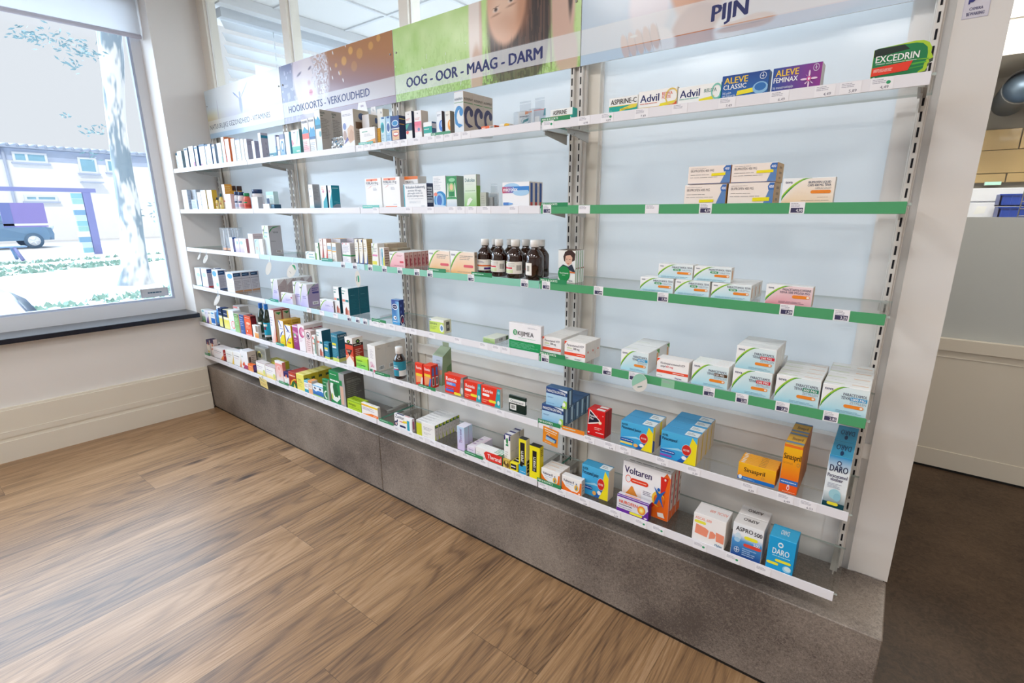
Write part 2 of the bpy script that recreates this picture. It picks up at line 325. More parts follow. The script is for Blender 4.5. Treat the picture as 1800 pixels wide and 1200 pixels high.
    def arc_brand(s, c0, c1):
        """white pack front with the green arc and a tinted field below it"""
        c0, c1 = lin(c0), lin(c1); wh = lin('f6f7f8'); n = 14; top = .56
        cv = lambda x: .12+.86*math.sin(math.pi/2*min(1, x/top))**.85 if x > 0 else .12
        for i in range(n):
            a, b = i/n, (i+1)/n; fa = max(0, 1-a*.55); fb = max(0, 1-b*.55)
            lo = lambda f: tuple(c0[j]*f+c1[j]*(1-f) for j in range(3)); hi = lambda f: tuple(c1[j]*f+wh[j]*(1-f) for j in range(3))
            s.poly([(a, 0), (b, 0), (b, cv(b)), (a, cv(a))], cols=[lo(fa), lo(fb), hi(.25+fb*.7), hi(.25+fa*.7)])
        s.k += 1
        for i in range(n):
            a, b = top*i/n, top*(i+1)/n; th = lambda x: .17*(1-x/top)**.9+.012
            c = lin('2f9148') if i < n*.3 else lin('6fb548') if i < n*.7 else lin('4fa048')
            s.poly([(a, cv(a)), (b, cv(b)), (b, min(1, cv(b)+th(b)*.5)), (a, min(1, cv(a)+th(a)*.5))], cols=[c]*4)
            c = lin('a8cc3c') if i < n*.6 else lin('8fc04c')
            s.poly([(a, min(1, cv(a)+th(a)*.5)), (b, min(1, cv(b)+th(b)*.5)), (b, min(1, cv(b)+th(b))), (a, min(1, cv(a)+th(a)))], cols=[c]*4)
        s.k += 1; s.text(.05, .8, .11, .26, 'teva', '44486c', True); s.k += 1
# ================================================================== the setting
XE = .133                                  # free end of the partition wall
def slab(name, x0, x1, y0, y1, z0, z1, m, parent=None, loc=None, ch=0.):
    b = MB(); b.box(x0, x1, y0, y1, z0, z1, 'ffffff', m, ch); o = b.build(name, parent, loc)
    return struct(o) if parent is None else o
slab('floor', -4.6, 4.0, -6.0, -.262, -.1, 0, 'wood_floor'); slab('floor_corridor', XE+.002, 4.0, -.262, 6.0, -.1, 0, 'dark_lino'); slab('floor_back_room', -4.4, XE+.002, -.262, 6.0, -.1, 0, 'panel_white')  # unseen back room floor made white to bounce light onto its ceiling
slab('ceiling', -4.6, 4.1, -6.1, 6.1, CEIL, CEIL+.2, 'ceiling_tile')
slab('wall_right', 4.0, 4.2, -6.0, 6.0, 0, CEIL, 'white_paint'); slab('wall_front', -4.9, 4.0, -6.2, -6.0, 0, CEIL, 'white_paint')
# ---- window wall, a few degrees off square; s runs along it away from the shelves, n into the room
A0 = Vector((-4.03, -.285, 0)); TS = Vector((-.0748, -.9972, 0)); TN = Vector((.9972, -.0748, 0))
def lw(s, n, z): return A0+TS*s+TN*n+Vector((0, 0, z))
def lbox(b, s0, s1, n0, n1, z0, z1, m, col='ffffff'):
    p = [lw(s, n, z) for s in (s0, s1) for n in (n0, n1) for z in (z0, z1)]
    b.mesh(p, [(0, 1, 3, 2), (4, 6, 7, 5), (0, 4, 5, 1), (2, 3, 7, 6), (0, 2, 6, 4), (1, 5, 7, 3)], col, m)
WS1, WZ0, WZ1 = 3.3, .745, 2.84
b = MB(); lbox(b, 0, 6, -.25, 0, 0, WZ0-.03, 'white_paint'); lbox(b, 0, 6, -.25, 0, WZ1, CEIL, 'white_paint'); lbox(b, WS1, 6, -.25, 0, WZ0-.03, WZ1, 'white_paint')
b.box(-4.28, -4.03, -.285, .12, 0, CEIL, 'ffffff', 'white_paint')
struct(b.build('wall_left'))
b = MB(); lbox(b, 0, 6, 0, .03, 0, .315, 'cream_paint'); lbox(b, 0, 6, 0, .022, .315, .328, 'cream_paint'); lbox(b, 0, 6, .03, .038, 0, .125, 'cream_paint'); lbox(b, 0, 6, .03, .034, .15, .185, 'cream_paint')
struct(b.build('baseboard_left'))
w1 = empty('window_1', lw(1.6, -.2, 1.8), None, None); struct(w1); wl = w1.location.copy()
b = MB(); fw = .07
for s0, s1, z0, z1 in ((0, fw, WZ0, WZ1), (WS1-fw, WS1, WZ0, WZ1), (fw, WS1-fw, WZ0, WZ0+.09), (fw, WS1-fw, WZ1-.07, WZ1)): lbox(b, s0, s1, -.25, -.19, z0, z1, 'window_white')
for s0, s1, z0, z1 in ((fw, fw+.014, WZ0+.09, WZ1-.07), (fw+.014, WS1-fw, WZ0+.09, WZ0+.104)): lbox(b, s0, s1, -.235, -.198, z0, z1, 'house_slate')
fr = b.build('window_frame', w1, wl)
b = MB(); b.mesh([lw(fw, -.222, WZ0+.09), lw(WS1-fw, -.222, WZ0+.09), lw(WS1-fw, -.222, WZ1-.07), lw(fw, -.222, WZ1-.07)], [(0, 1, 2, 3)], 'ffffff', 'pane_glass'); b.build('window_pane', w1, wl)
b = MB(); lbox(b, 0, WS1, -.2, .055, WZ0-.028, WZ0, 'sill_stone'); lbox(b, -.0, WS1, .055, .062, WZ0-.03, WZ0-.001, 'sill_edge'); b.build('window_sill', w1, wl)
b = MB(); lbox(b, fw+.03, fw+.2, -.2215, -.2195, WZ0+.112, WZ0+.175, 'card', 'b8bac2')
f = Face(b, lw(fw+.2, -.2195, WZ0+.112), -TS, (0, 0, 1), .17, .063, TN); f.rect(.06, .1, .94, .9, 'c4c6cc'); f.k += 1; f.lines(.25, .35, .75, .7, 1, '3f6078')
tag(b.build('window_sticker', None, lw(.2, -.22, .85)), 'small grey sticker in the lower right corner of the shop window pane', 'sticker')
rb = empty('roller_blind', lw(1.6, -.1, 2.6), 'white roller blind half lowered across the top of the shop window', 'blind'); rl = rb.location.copy()
b = MB(); lbox(b, .02, WS1-.02, -.13, -.127, 2.575, WZ1-.03, 'blind_cloth'); b.build('blind_cloth', rb, rl)
b = MB(); b.tube(lw(.02, -.128, 2.565), lw(WS1-.02, -.128, 2.565), .014, 10, 'd8d6e4'); b.build('bottom_bar', rb, rl)
b = MB(); b.tube(lw(.02, -.12, WZ1-.03), lw(WS1-.02, -.12, WZ1-.03), .03, 12, 'e8e8ec'); b.build('blind_roll', rb, rl)
# ---- partition wall behind the rack: posts, low panel, rail, end panel
b = MB()
PX = [(-4.03, -3.93), (-3.0, -2.937), (-2.0, -1.94), (-1.0, -.942), (-.052, .03)]
for i, (x0, x1) in enumerate(PX): b.box(x0, x1, .022, .10, .3, CEIL, 'ffffff', 'post_white' if i == 4 else 'post_cream')
b.box(-4.03, .03, .03, .09, 0, .715, 'ffffff', 'panel_white'); b.box(-4.03, .03, .012, .095, .715, .765, 'ffffff', 'panel_white'); b.box(-4.03, .03, .025, .03, .56, .565, 'ffffff', 'post_cream')
b.box(-4.03, .03, .03, .09, CEIL-.08, CEIL, 'ffffff', 'post_cream')
struct(b.build('wall_partition'))
slab('wall_partition_end', .03, XE, 0, .10, .3335, CEIL, 'white_paint'); slab('wall_corridor_side', .03, XE-.004, .10, 5.9, 0, CEIL, 'white_paint')
for k in range(4):
    x0, x1 = PX[k][1], PX[k+1][0]
    w = empty('window_%d' % (k+2), ((x0+x1)/2, .05, 1.4), None, None); struct(w); l0 = w.location.copy()
    b = MB(); b.box(x0, x1, .045, .053, .765, 2.02, 'ffffff', 'frosted_film'); b.build('frosted_pane', w, l0)
    b = MB(); b.box(x0, x1, .047, .051, 2.02, CEIL-.08, 'ffffff', 'pane_glass'); b.build('clear_pane', w, l0)
    b = MB()
    for q in (x0, x1-.006): b.box(q, q+.006, .038, .045, .765, CEIL-.08, 'ffffff', 'post_white')
    b.build('glazing_bead', w, l0)
# ---- back room seen above the signs
slab('wall_back_room', -4.4, XE, 5.0, 5.2, 0, CEIL, 'white_paint')
b = MB(); b.box(-4.3, -4.16, .12, .2, 0, CEIL, 'ffffff', 'white_paint'); b.box(-4.3, -4.16, 2.7, 5.0, 0, CEIL, 'ffffff', 'white_paint'); b.box(-4.3, -4.16, .2, 2.7, 0, 1.0, 'ffffff', 'white_paint'); struct(b.build('wall_back_room_left'))
vb = empty('venetian_blind', (-4.1, 1.45, 1.9), 'white venetian blind at the back room window, seen above the vitamins sign', 'blind'); vl = vb.location.copy()
b = MB()
for i in range(22):
    z = 2.76-i*.08; b.mesh([(-4.135, .22, z+.036), (-4.135, 2.68, z+.036), (-4.085, 2.68, z-.03), (-4.085, .22, z-.03), (-4.137, .22, z+.033), (-4.137, 2.68, z+.033), (-4.087, 2.68, z-.033), (-4.087, .22, z-.033)], [(0, 1, 2, 3), (7, 6, 5, 4), (0, 3, 7, 4), (1, 5, 6, 2), (0, 4, 5, 1), (3, 2, 6, 7)], 'f2f4f6', 'blind_cloth')
b.build('slats', vb, vl)
b = MB(); b.box(-4.15, -4.07, .2, 2.7, 2.8, 2.86, 'dfe6ee', 'plastic'); b.build('head_rail', vb, vl)
for y in (.6, 1.4, 2.2):
    b = MB(); b.tube((-4.11, y, 1.05), (-4.11, y, 2.8), .003, 6, 'd8dce0'); b.build('ladder_cord', vb, vl)
b = MB(); b.box(-3.98, -3.9, .12, 5, CEIL-.07, CEIL-.002, 'ffffff', 'grid_white')
for x in (-3.38, -2.78, -2.18, -1.58, -.98, -.38): b.box(x, x+.024, .12, 5, CEIL-.012, CEIL-.001, 'ffffff', 'grid_white')
for y in (.5, 1.1, 1.7, 2.3, 2.9, 3.5, 4.1, 4.7): b.box(-3.9, .03, y, y+.024, CEIL-.011, CEIL-.001, 'ffffff', 'grid_white')
struct(b.build('trim_1'))
# ---- ceiling lights (real luminaires of shop, back room and corridor)
def ceiling_light(x, y, w, watt, label, col=(1, .985, .962), sx=.6, sy=.6, z=CEIL):
    t = empty('ceiling_light', (x, y, z-.02), label, 'ceiling light', 'ceiling lights'); l0 = t.location.copy()
    b = MB()
    for (a, c, d, e) in ((-sx/2, sx/2, -sy/2, -sy/2+.02), (-sx/2, sx/2, sy/2-.02, sy/2), (-sx/2, -sx/2+.02, -sy/2+.02, sy/2-.02), (sx/2-.02, sx/2, -sy/2+.02, sy/2-.02)): b.box(x+a, x+c, y+d, y+e, z-.03, z-.0005, 'f0f0f0', 'plastic')
    b.build('frame', t, l0)
    b = MB(); b.box(x-sx/2+.02, x+sx/2-.02, y-sy/2+.02, y+sy/2-.02, z-.018, z-.001, 'ffffff', 'lamp_diffuser'); b.build('diffuser', t, l0)
    a = lamp('light', 'AREA', (0, 0, -.012), (0, 0, 0), watt, col, shape='RECTANGLE', size=sx-.05, size_y=sy-.05); a.parent = t
for i, (x, y) in enumerate(LAMPS): ceiling_light(x, y, .6, LAMP_W*(.6 if x < -3 else 1), 'square white ceiling light panel above the shop floor, out of the frame')
for x, y in BACKLAMPS: ceiling_light(x, y, .6, BACK_W, 'square white ceiling light panel in the back room behind the frosted glass', (.86, .94, 1))
ceiling_light(.62, 1.0, .3, CORR_W, 'narrow ceiling light over the corridor at the right', (1, .93, .82), .3, 1.2)
ceiling_light(.62, 3.75, .3, FAR_W, 'ceiling light in the room beyond the corridor glass', (1, .95, .86), .6, 1.2)
# ---- corridor end: dado panel, frosted pane, clear pane and the room beyond
YC = 1.82
b = MB(); b.box(XE, 4.0, YC, YC+.08, 0, .70, 'ffffff', 'cream_paint'); b.box(XE, 4.0, YC-.012, YC+.08, .70, .765, 'ffffff', 'cream_paint'); b.box(XE, 4.0, YC-.004, YC, 0, .115, 'ffffff', 'cream_paint'); b.box(XE, 4.0, YC-.003, YC, .66, .663, 'ffffff', 'post_cream')
struct(b.build('wall_corridor'))
b = MB(); b.box(XE, 4.0, YC-.007, YC-.004, 0, .012, 'ffffff', 'black'); struct(b.build('baseboard_corridor'))
w = empty('window_6', (1.0, YC+.03, 1.4), None, None); struct(w); l0 = w.location.copy()
b = MB(); b.box(XE, 4.0, YC+.028, YC+.034, .765, 1.412, 'ffffff', 'frosted_corridor'); b.build('frosted_pane', w, l0)
b = MB(); b.box(XE, 4.0, YC+.029, YC+.033, 1.412, CEIL, 'ffffff', 'pane_glass'); b.build('clear_pane', w, l0)
YF = 5.0
slab('wall_far', XE, 4.0, YF+.05, YF+.2, 0, CEIL, 'concrete')
b = MB()
for j, (z0, z1) in enumerate(((1.985, 2.165), (1.775, 1.98), (1.69, 1.77))):
    xs = [.2, .74, 1.5, 2.3] if j != 1 else [.2, .9, 1.7, 2.3]
    if j == 2: xs = [.2, .7, 1.4, 2.3]
    for a, c in zip(xs, xs[1:]): b.box(a+.004, c-.004, YF, YF+.045, z0, z1, 'ffffff', 'wood_panel', .003)
tag(b.build('wood_panelling', None, (1.2, YF+.02, 1.9)), 'band of pale yellow wood panels on the far wall through the corridor glass', 'wall panel')
es = empty('exit_sign', (.615, YF-.03, 1.68), 'small green lit exit sign under the wood panels at the far right', 'sign')
b = MB(); b.box(.555, .675, YF-.03, YF-.004, 1.665, 1.698, 'dfe6e2', 'plastic'); b.build('housing', es, es.location.copy())
b = MB(); b.box(.56, .67, YF-.034, YF-.0305, 1.669, 1.694, 'ffffff', 'exit_green'); b.build('lit_panel', es, es.location.copy())
cb = empty('white_cabinet', (.7, YF-.2, 1.0), 'white cabinet with two pinned paper sheets at the far right behind glass', 'cabinet'); l0 = cb.location.copy()
b = MB(); b.box(.3, .84, YF-.3, YF-.01, .9, 1.632, 'e4e8f2', 'plastic', .004); b.build('carcass', cb, l0)
for z0, z1 in ((.92, 1.505), (1.515, 1.628)):
    b = MB(); b.box(.31, .83, YF-.318, YF-.302, z0, z1, 'eef0f6', 'plastic', .003); b.build('door', cb, l0)
for x in (.50, .64):
    b = MB(); b.mesh([(x, YF-.3195, 1.40), (x+.075, YF-.3195, 1.41), (x+.085, YF-.3195, 1.47), (x+.02, YF-.3195, 1.475), (x, YF-.3185, 1.40), (x+.075, YF-.3185, 1.41), (x+.085, YF-.3185, 1.47), (x+.02, YF-.3185, 1.475)], [(0, 1, 2, 3), (7, 6, 5, 4), (0, 4, 5, 1), (1, 5, 6, 2), (2, 6, 7, 3), (3, 7, 4, 0)], 'f6f6f2'); b.build('paper_sheet', cb, l0)
t = empty('crate_stand', (.95, YF-.5, .9), 'low grey counter block carrying the stacked blue crates beyond the corridor glass', 'counter')
b = MB(); b.box(.615, 1.25, YF-.75, YF-.36, 0, 1.26, 'b8b8bc', 'plastic', .004); b.build('counter_block', t, t.location.copy())
for k in range(3):
    b = MB(); z = 1.2605+.105*k; x0, x1, y0, y1 = .635-.006*k, .90, YF-.7, YF-.42
    b.box(x0, x1, y0, y0+.012, z, z+.1, 'ffffff', 'crate_blue'); b.box(x0, x1, y1-.012, y1, z, z+.1, 'ffffff', 'crate_blue'); b.box(x0, x0+.012, y0, y1, z, z+.1, 'ffffff', 'crate_blue'); b.box(x1-.012, x1, y0, y1, z, z+.1, 'ffffff', 'crate_blue'); b.box(x0, x1, y0, y1, z, z+.01, 'ffffff', 'crate_blue')
    for q in range(6): b.box(x0+.02+q*.05, x0+.026+q*.05, y0-.006, y0, z+.01, z+.09, 'ffffff', 'crate_blue')
    b.box(x0-.006, x1+.006, y0-.008, y0, z+.088, z+.1, 'ffffff', 'crate_blue')
    tag(b.build('plastic_crate', None, ((x0+x1)/2, (y0+y1)/2, z)), ['lowest', 'middle', 'topmost'][k]+' of the stacked blue plastic crates beyond the corridor glass', 'crate', 'blue crates beyond the corridor')
dt = empty('ventilation_duct', (.72, 4.4, 2.45), 'round grey duct end under the concrete ceiling at the far right', 'duct'); l0 = dt.location.copy()
b = MB(); b.tube((.60, 4.25, 2.40), (.60, 5.04, 2.40), .12, 24, 'ffffff', 'duct_metal', caps=False); b.tube((.60, 4.3, 2.40), (.60, 4.31, 2.40), .119, 24, 'ffffff', 'duct_metal'); b.build('duct_pipe', dt, l0)
b = MB(); b.tube((.60, 4.24, 2.40), (.60, 4.27, 2.40), .128, 24, 'c4c8cc', 'plastic', caps=False); b.build('duct_collar', dt, l0)
slab('trim_2', XE, 4.0, 4.1, 5.05, 2.62, CEIL, 'concrete')
gs = empty('wire_rack', (1.1, 3.6, 1.4), 'grey wire mesh rack at the right frame edge beyond the corridor glass', 'rack'); l0 = gs.location.copy()
b = MB()
for q in range(14): b.tube((.64+.04*q, 3.4, 1.2), (.66+.04*q, 3.4, 2.0), .004, 5, 'a4a4a2')
for q in range(16): b.tube((.64+.0015*q, 3.4, 1.2+.05*q), (1.3, 3.4, 1.2+.05*q), .004, 5, 'a4a4a2')
b.build('wire_mesh', gs, l0)
for x in (.7, 1.26):
    b = MB(); b.box(x, x+.03, 3.41, 3.44, 0, 2.0, '9a9a98', 'plastic'); b.build('post', gs, l0)
# ---- camera notice on the end panel
b = MB(); x0, x1, z0, z1 = .0435, .0915, 1.8985, 1.985
b.box(x0, x1, -.0012, -.0001, z0, z1, 'dcd9e6')
f = Face(b, (x0, -.0012, z0), (1, 0, 0), (0, 0, 1), x1-x0, z1-z0, (0, -1, 0)); NV = '2c2f7a'
for q in ('r F 0 0 1 .012 8a8cb8', 'r F 0 0 .02 1 8a8cb8', 'r F .98 0 1 1 8a8cb8', 'T F .24 .2 .075 .52 CAMERA 4c4c78', 'T F .16 .07 .085 .68 BEWAKING 4c4c78', 'r F .16 .36 .22 .5 '+NV, 'p F %s .22 .4 .34 .4 .44 .46 .4 .5 .22 .46' % NV, 'p F %s .28 .56 .72 .48 .9 .6 .84 .76 .4 .84' % NV, 'o F .74 .6 .12 .1 .35 '+NV, 'e F .74 .6 .04 .03 '+NV, 'p F %s .36 .8 .86 .74 .94 .84 .5 .93' % NV): f.draw(q)
tag(b.build('camera_notice', None, (.067, -.001, 1.94)), 'white notice with dark blue camera symbol reading CAMERA BEWAKING on the end panel', 'sign')
# ================================================================== the rack
b = MB(); b.chbox(-4.026, -1.992, -.277, .02, .014, .333, .003, {}, 'ffffff', 'plinth_stone'); b.chbox(-1.990, .131, -.277, -.001, .014, .333, .003, {}, 'ffffff', 'plinth_stone')
pl = empty('display_plinth', (-1.95, -.13, 0), 'long grey-brown stone-look plinth running along the floor under all shelves', 'plinth'); l0 = pl.location.copy(); b.build('cladding', pl, l0)
b = MB(); b.box(-4.026, .126, -.27, -.003, 0.0003, .0139, 'ffffff', 'black'); b.build('toe_strip', pl, l0)
UP = [(-4, 'far left upright post with twin slots, beside the window wall'), (-3, 'upright post with twin slots below the joint of the first two signs'), (-2, 'upright post with twin slots below the joint of second and third sign'), (-1, 'upright post with twin slots below the joint of the green and blue signs'), (0, 'right end upright post with a single slot row beside the white end panel')]
for k, lab in UP:
    b = MB(); xa, xb = (k-.052, k+.016) if k else (-.012, .012)
    if k == -4: xa = -4.028
    b.box(xa, xb, -.004, .0115, .3335, 2.255, 'ffffff', 'upright_paint', .002)
    for xc in ((k-.036, k) if k else (0,)):
        if xc < -4.02: continue
        b.box(xc-.008, xc+.008, -.018, -.0045, .3335, 2.255, 'ffffff', 'upright_paint', .0015)
        z = .36
        while z < 2.22: b.box(xc-.0024, xc+.0024, -.0188, -.0181, z, z+.024, 'ffffff', 'slot'); z += .0375
    tag(b.build('shelf_upright', None, (k, 0, .3335)), lab, 'upright post', 'slotted uprights of the wall rack')
XR = .0088
ZG = {1: 1.7365, 2: 1.470, 3: 1.2105, 4: .9425, 5: .6745, 6: .4235}
LV = {1: 'top', 2: 'second', 3: 'third', 4: 'fourth', 5: 'fifth', 6: 'bottom'}
BAY = ['right-hand bay under the PIJN sign', 'bay under the green sign', 'bay under the cold remedies sign', 'far left bay beside the window']
WHITE, GREEN, MINT, AQUA = 'e9e8ee', '4f9f6c', '86c9b2', 'c4e4ec'
RC = {(1, 0): WHITE, (2, 0): GREEN, (3, 0): GREEN, (4, 0): GREEN, (3, 1): MINT, (3, 2): AQUA, (4, 2): AQUA}
CN = {WHITE: 'white', GREEN: 'green', MINT: 'mint green', AQUA: 'pale aqua'}
TICK = {(1, 0): [(-0.9621, '', 'g'), (-0.8294, '4,99', 'w'), (-0.7515, '4,09', 'g'), (-0.6412, '7,49', 'w'), (-0.5304, '', 'w'), (-0.4063, '7,49', 'w'), (-0.2833, '6,49', 'w'), (-0.1869, '4,49', 'w'), (-0.1364, '5,89', 'w'), (-0.0781, '4,49', 'g')], (1, 1): [(-1.9526, '', 'w'), (-1.9066, '', 'w'), (-1.8573, '', 'w'), (-1.804, '', 'w'), (-1.758, '', 'w'), (-1.712, '', 'w'), (-1.666, '', 'w'), (-1.5884, '', 'w'), (-1.5074, '', 'w'), (-1.4614, '', 'w'), (-1.4154, '', 'w'), (-1.3694, '', 'w'), (-1.3234, '', 'w')], (2, 0): [(-0.9632, '5,59', 'd'), (-0.8197, '', 'w'), (-0.592, '', 'w'), (-0.4371, '4,19', 'd'), (-0.2119, '4,90', 'd')], (2, 1): [(-1.8765, '', 'w'), (-1.658, '', 'w'), (-1.5279, '', 'w'), (-1.407, '', 'w'), (-1.361, '', 'w'), (-1.3028, '', 'w'), (-1.2323, '', 'w'), (-1.1052, '', 'w')], (3, 0): [(-0.9632, '5,99', 'd'), (-0.7571, '1,49', 'd'), (-0.5399, '1,99', 'd'), (-0.2037, '1,59', 'd'), (-0.0818, '3,25', 'd')], (3, 1): [(-1.9484, '2,79', 'd'), (-1.8453, '3,19', 'd'), (-1.7397, '3,59', 'd'), (-1.629, '3,59', 'd'), (-1.5483, '2,59', 'd'), (-1.3174, '2,49', 'd'), (-1.0571, '4,25', 'd')], (3, 2): [(-2.1626, '2,29', 'd'), (-2.0661, '2,29', 'd')], (4, 0): [(-0.9632, '1,99', 'd'), (-0.7134, '4,89', 'd'), (-0.6173, '5,99', 'd'), (-0.5037, '', 'p'), (-0.379, '2,25', 'd'), (-0.2868, '2,35', 'd'), (-0.1826, '2,85', 'd'), (-0.069, '2,85', 'd')], (4, 2): [(-2.5166, '', 'w'), (-2.3912, '', 'w'), (-2.2673, '', 'w'), (-2.15, '4,29', 'd'), (-2.0798, '4,29', 'd'), (-2.0208, '4,29', 'd')], (4, 1): [(-1.9374, '', 'w'), (-1.8865, '', 'w'), (-1.8164, '', 'w'), (-1.7332, '', 'w'), (-1.672, '', 'w'), (-1.5518, '', 'w'), (-1.3996, '', 'w'), (-1.2593, '', 'w'), (-1.1918, '', 'w'), (-1.1458, '', 'w')], (5, 0): [(-0.7699, '2,20', 'w'), (-0.6896, '5,49', 'w'), (-0.632, '5,25', 'w'), (-0.5022, '5,25', 'w'), (-0.4011, '5,20', 'w'), (-0.2381, '4,29', 'w'), (-0.1434, '6,49', 'w'), (-0.0869, '6,53', 'w')], (5, 1): [(-1.8599, '', 'w'), (-1.7729, '', 'w'), (-1.6473, '', 'w'), (-1.5984, '', 'w'), (-1.4937, '', 'w'), (-1.3779, '', 'w'), (-1.2909, '', 'w'), (-1.1753, '', 'w')], (5, 2): [(-2.5109, '', 'w'), (-2.3894, '', 'w'), (-2.2894, '', 'w'), (-2.2134, '', 'w'), (-2.1398, '', 'w'), (-2.0827, '', 'w')], (6, 0): [(-0.9632, '5,89', 'w'), (-0.8806, '14,19', 'w'), (-0.7816, '3,49', 'w'), (-0.6571, '3,69', 'w'), (-0.5606, '', 'g'), (-0.4976, '', 'g'), (-0.3594, '', 'g'), (-0.2587, '', 'g'), (-0.173, '', 'w')], (6, 1): [(-1.8293, '', 'w'), (-1.7297, '', 'w'), (-1.6541, '', 'w'), (-1.5812, '', 'w'), (-1.511, '', 'w'), (-1.4361, '', 'w'), (-1.3742, '', 'w'), (-1.269, '', 'w'), (-1.1817, '', 'w'), (-1.1277, '', 'w'), (-1.0782, '', 'w')], (6, 2): [(-2.8355, '', 'w'), (-2.7331, '', 'w'), (-2.6407, '', 'w'), (-2.5575, '', 'w'), (-2.4544, '', 'w'), (-2.3341, '', 'w'), (-2.24, '', 'w'), (-2.1398, '', 'w')], (6, 3): [(-3.6329, '', 'w'), (-3.4808, '', 'w'), (-3.3205, '', 'w'), (-3.154, '', 'w')]}
def ticket(fr, x, z0, zh, price, kind, x_off, par, l0):
    """a price ticket slid into the rail"""
    b = MB(); w = .034 if kind == 'd' else .042; h = .027 if kind != 'd' else .030
    base = {'d': 'f2f1f5', 'w': 'f0eff4', 'g': 'f0eff4', 'p': '8fc4a0'}[kind]
    b.box(x-w/2, x+w/2, fr-.0008, fr-.0002, z0+.0005, z0+h-.001, base)
    f = Face(b, (x-w/2, fr-.0008, z0+.0005), (1, 0, 0), (0, 0, 1), w, h-.0015, (0, -1, 0), step=.0001)
    f.lines(.08, .52, .8, .92, 3, 'a8a6b4'); f.k += 1
    if kind == 'd':
        f.rect(.1, .08, .9, .5, '3f3c5c'); f.k += 1
        if price: f.text(.45, .16, .26, .42, price, 'f4f4f8', True)
    elif price: f.text(.45, .1, .26, .46, price, '5a586c', False)
    if kind == 'g': f.ell(.78, .58, .1, .14, '2f9a68')
    b.build('price_ticket', par, l0)
for lv in range(1, 7):
    for bay in range(4):
        z = ZG[lv]; x1 = XR-bay-.002; x0 = x1-.996
        gx1 = x1+.008 if bay == 0 else x1; 
        if bay == 3: x0 = -4.026
        rc = RC.get((lv, bay), WHITE)
        sh = empty('glass_shelf', ((x0+x1)/2, -.15, z), '%s glass shelf with %s price rail in the %s' % (LV[lv], CN[rc], BAY[bay]), 'shelf', 'glass shelves of the wall rack'); l0 = sh.location.copy()
        b = MB(); y0, y1, zb = -.2795, -.034, z-.006
        p = [(x, y, q) for x in (x0, gx1) for y in (y0, y1) for q in (zb, z)]
        b.mesh(p, [(1, 5, 7, 3), (0, 2, 6, 4)], 'ffffff', 'shelf_glass'); b.mesh(p, [(0, 1, 3, 2), (4, 6, 7, 5)], 'ffffff', 'glass_edge'); b.mesh(p, [(0, 4, 5, 1), (2, 3, 7, 6)], 'ffffff', 'glass_edge_grey')
        b.build('glass_panel', sh, l0)
        hr = .030 if lv == 6 else .027
        b = MB(); b.box(x0, x1, -.2825, -.2797, z+.003-hr, z+.003, rc, 'card', .0006); b.box(x0, x1, -.2797, -.266, z-.0075, z-.0062, rc if rc == WHITE else 'dfe4e4', 'card')
        rail = b.build('price_rail', sh, l0)
        for (u, pr, kd) in TICK.get((lv, bay), []): ticket(-.2825, u, z+.003-hr, hr, pr, kd, 0, rail, l0)
        for xb, side in ((x0+.028 if bay < 3 else x0+.06, 0), (x1-.012 if bay == 0 else x1-.06, 1)):
            b = MB(); t = .0016; za, zd = z-.0085, z-.042
            prof = [(-.0192, za), (-.165, za), (-.165, za-.012), (-.0192, zd)]
            n = len(prof); pts = [(xb-t, y, q) for y, q in prof]+[(xb+t, y, q) for y, q in prof]
            b.mesh(pts, [(3, 2, 1, 0), (4, 5, 6, 7)]+[(i, (i+1) % n, n+(i+1) % n, n+i) for i in range(n)], 'ffffff', 'steel')
            b.box(xb-.009, xb+.009, -.165, -.02, za-.0001, za+.0019, 'ffffff', 'steel'); b.tube((xb-.003, -.12, za-.012), (xb+.003, -.12, za-.012), .003, 8, 'ffffff', 'steel')
            b.build('bracket', sh, l0)
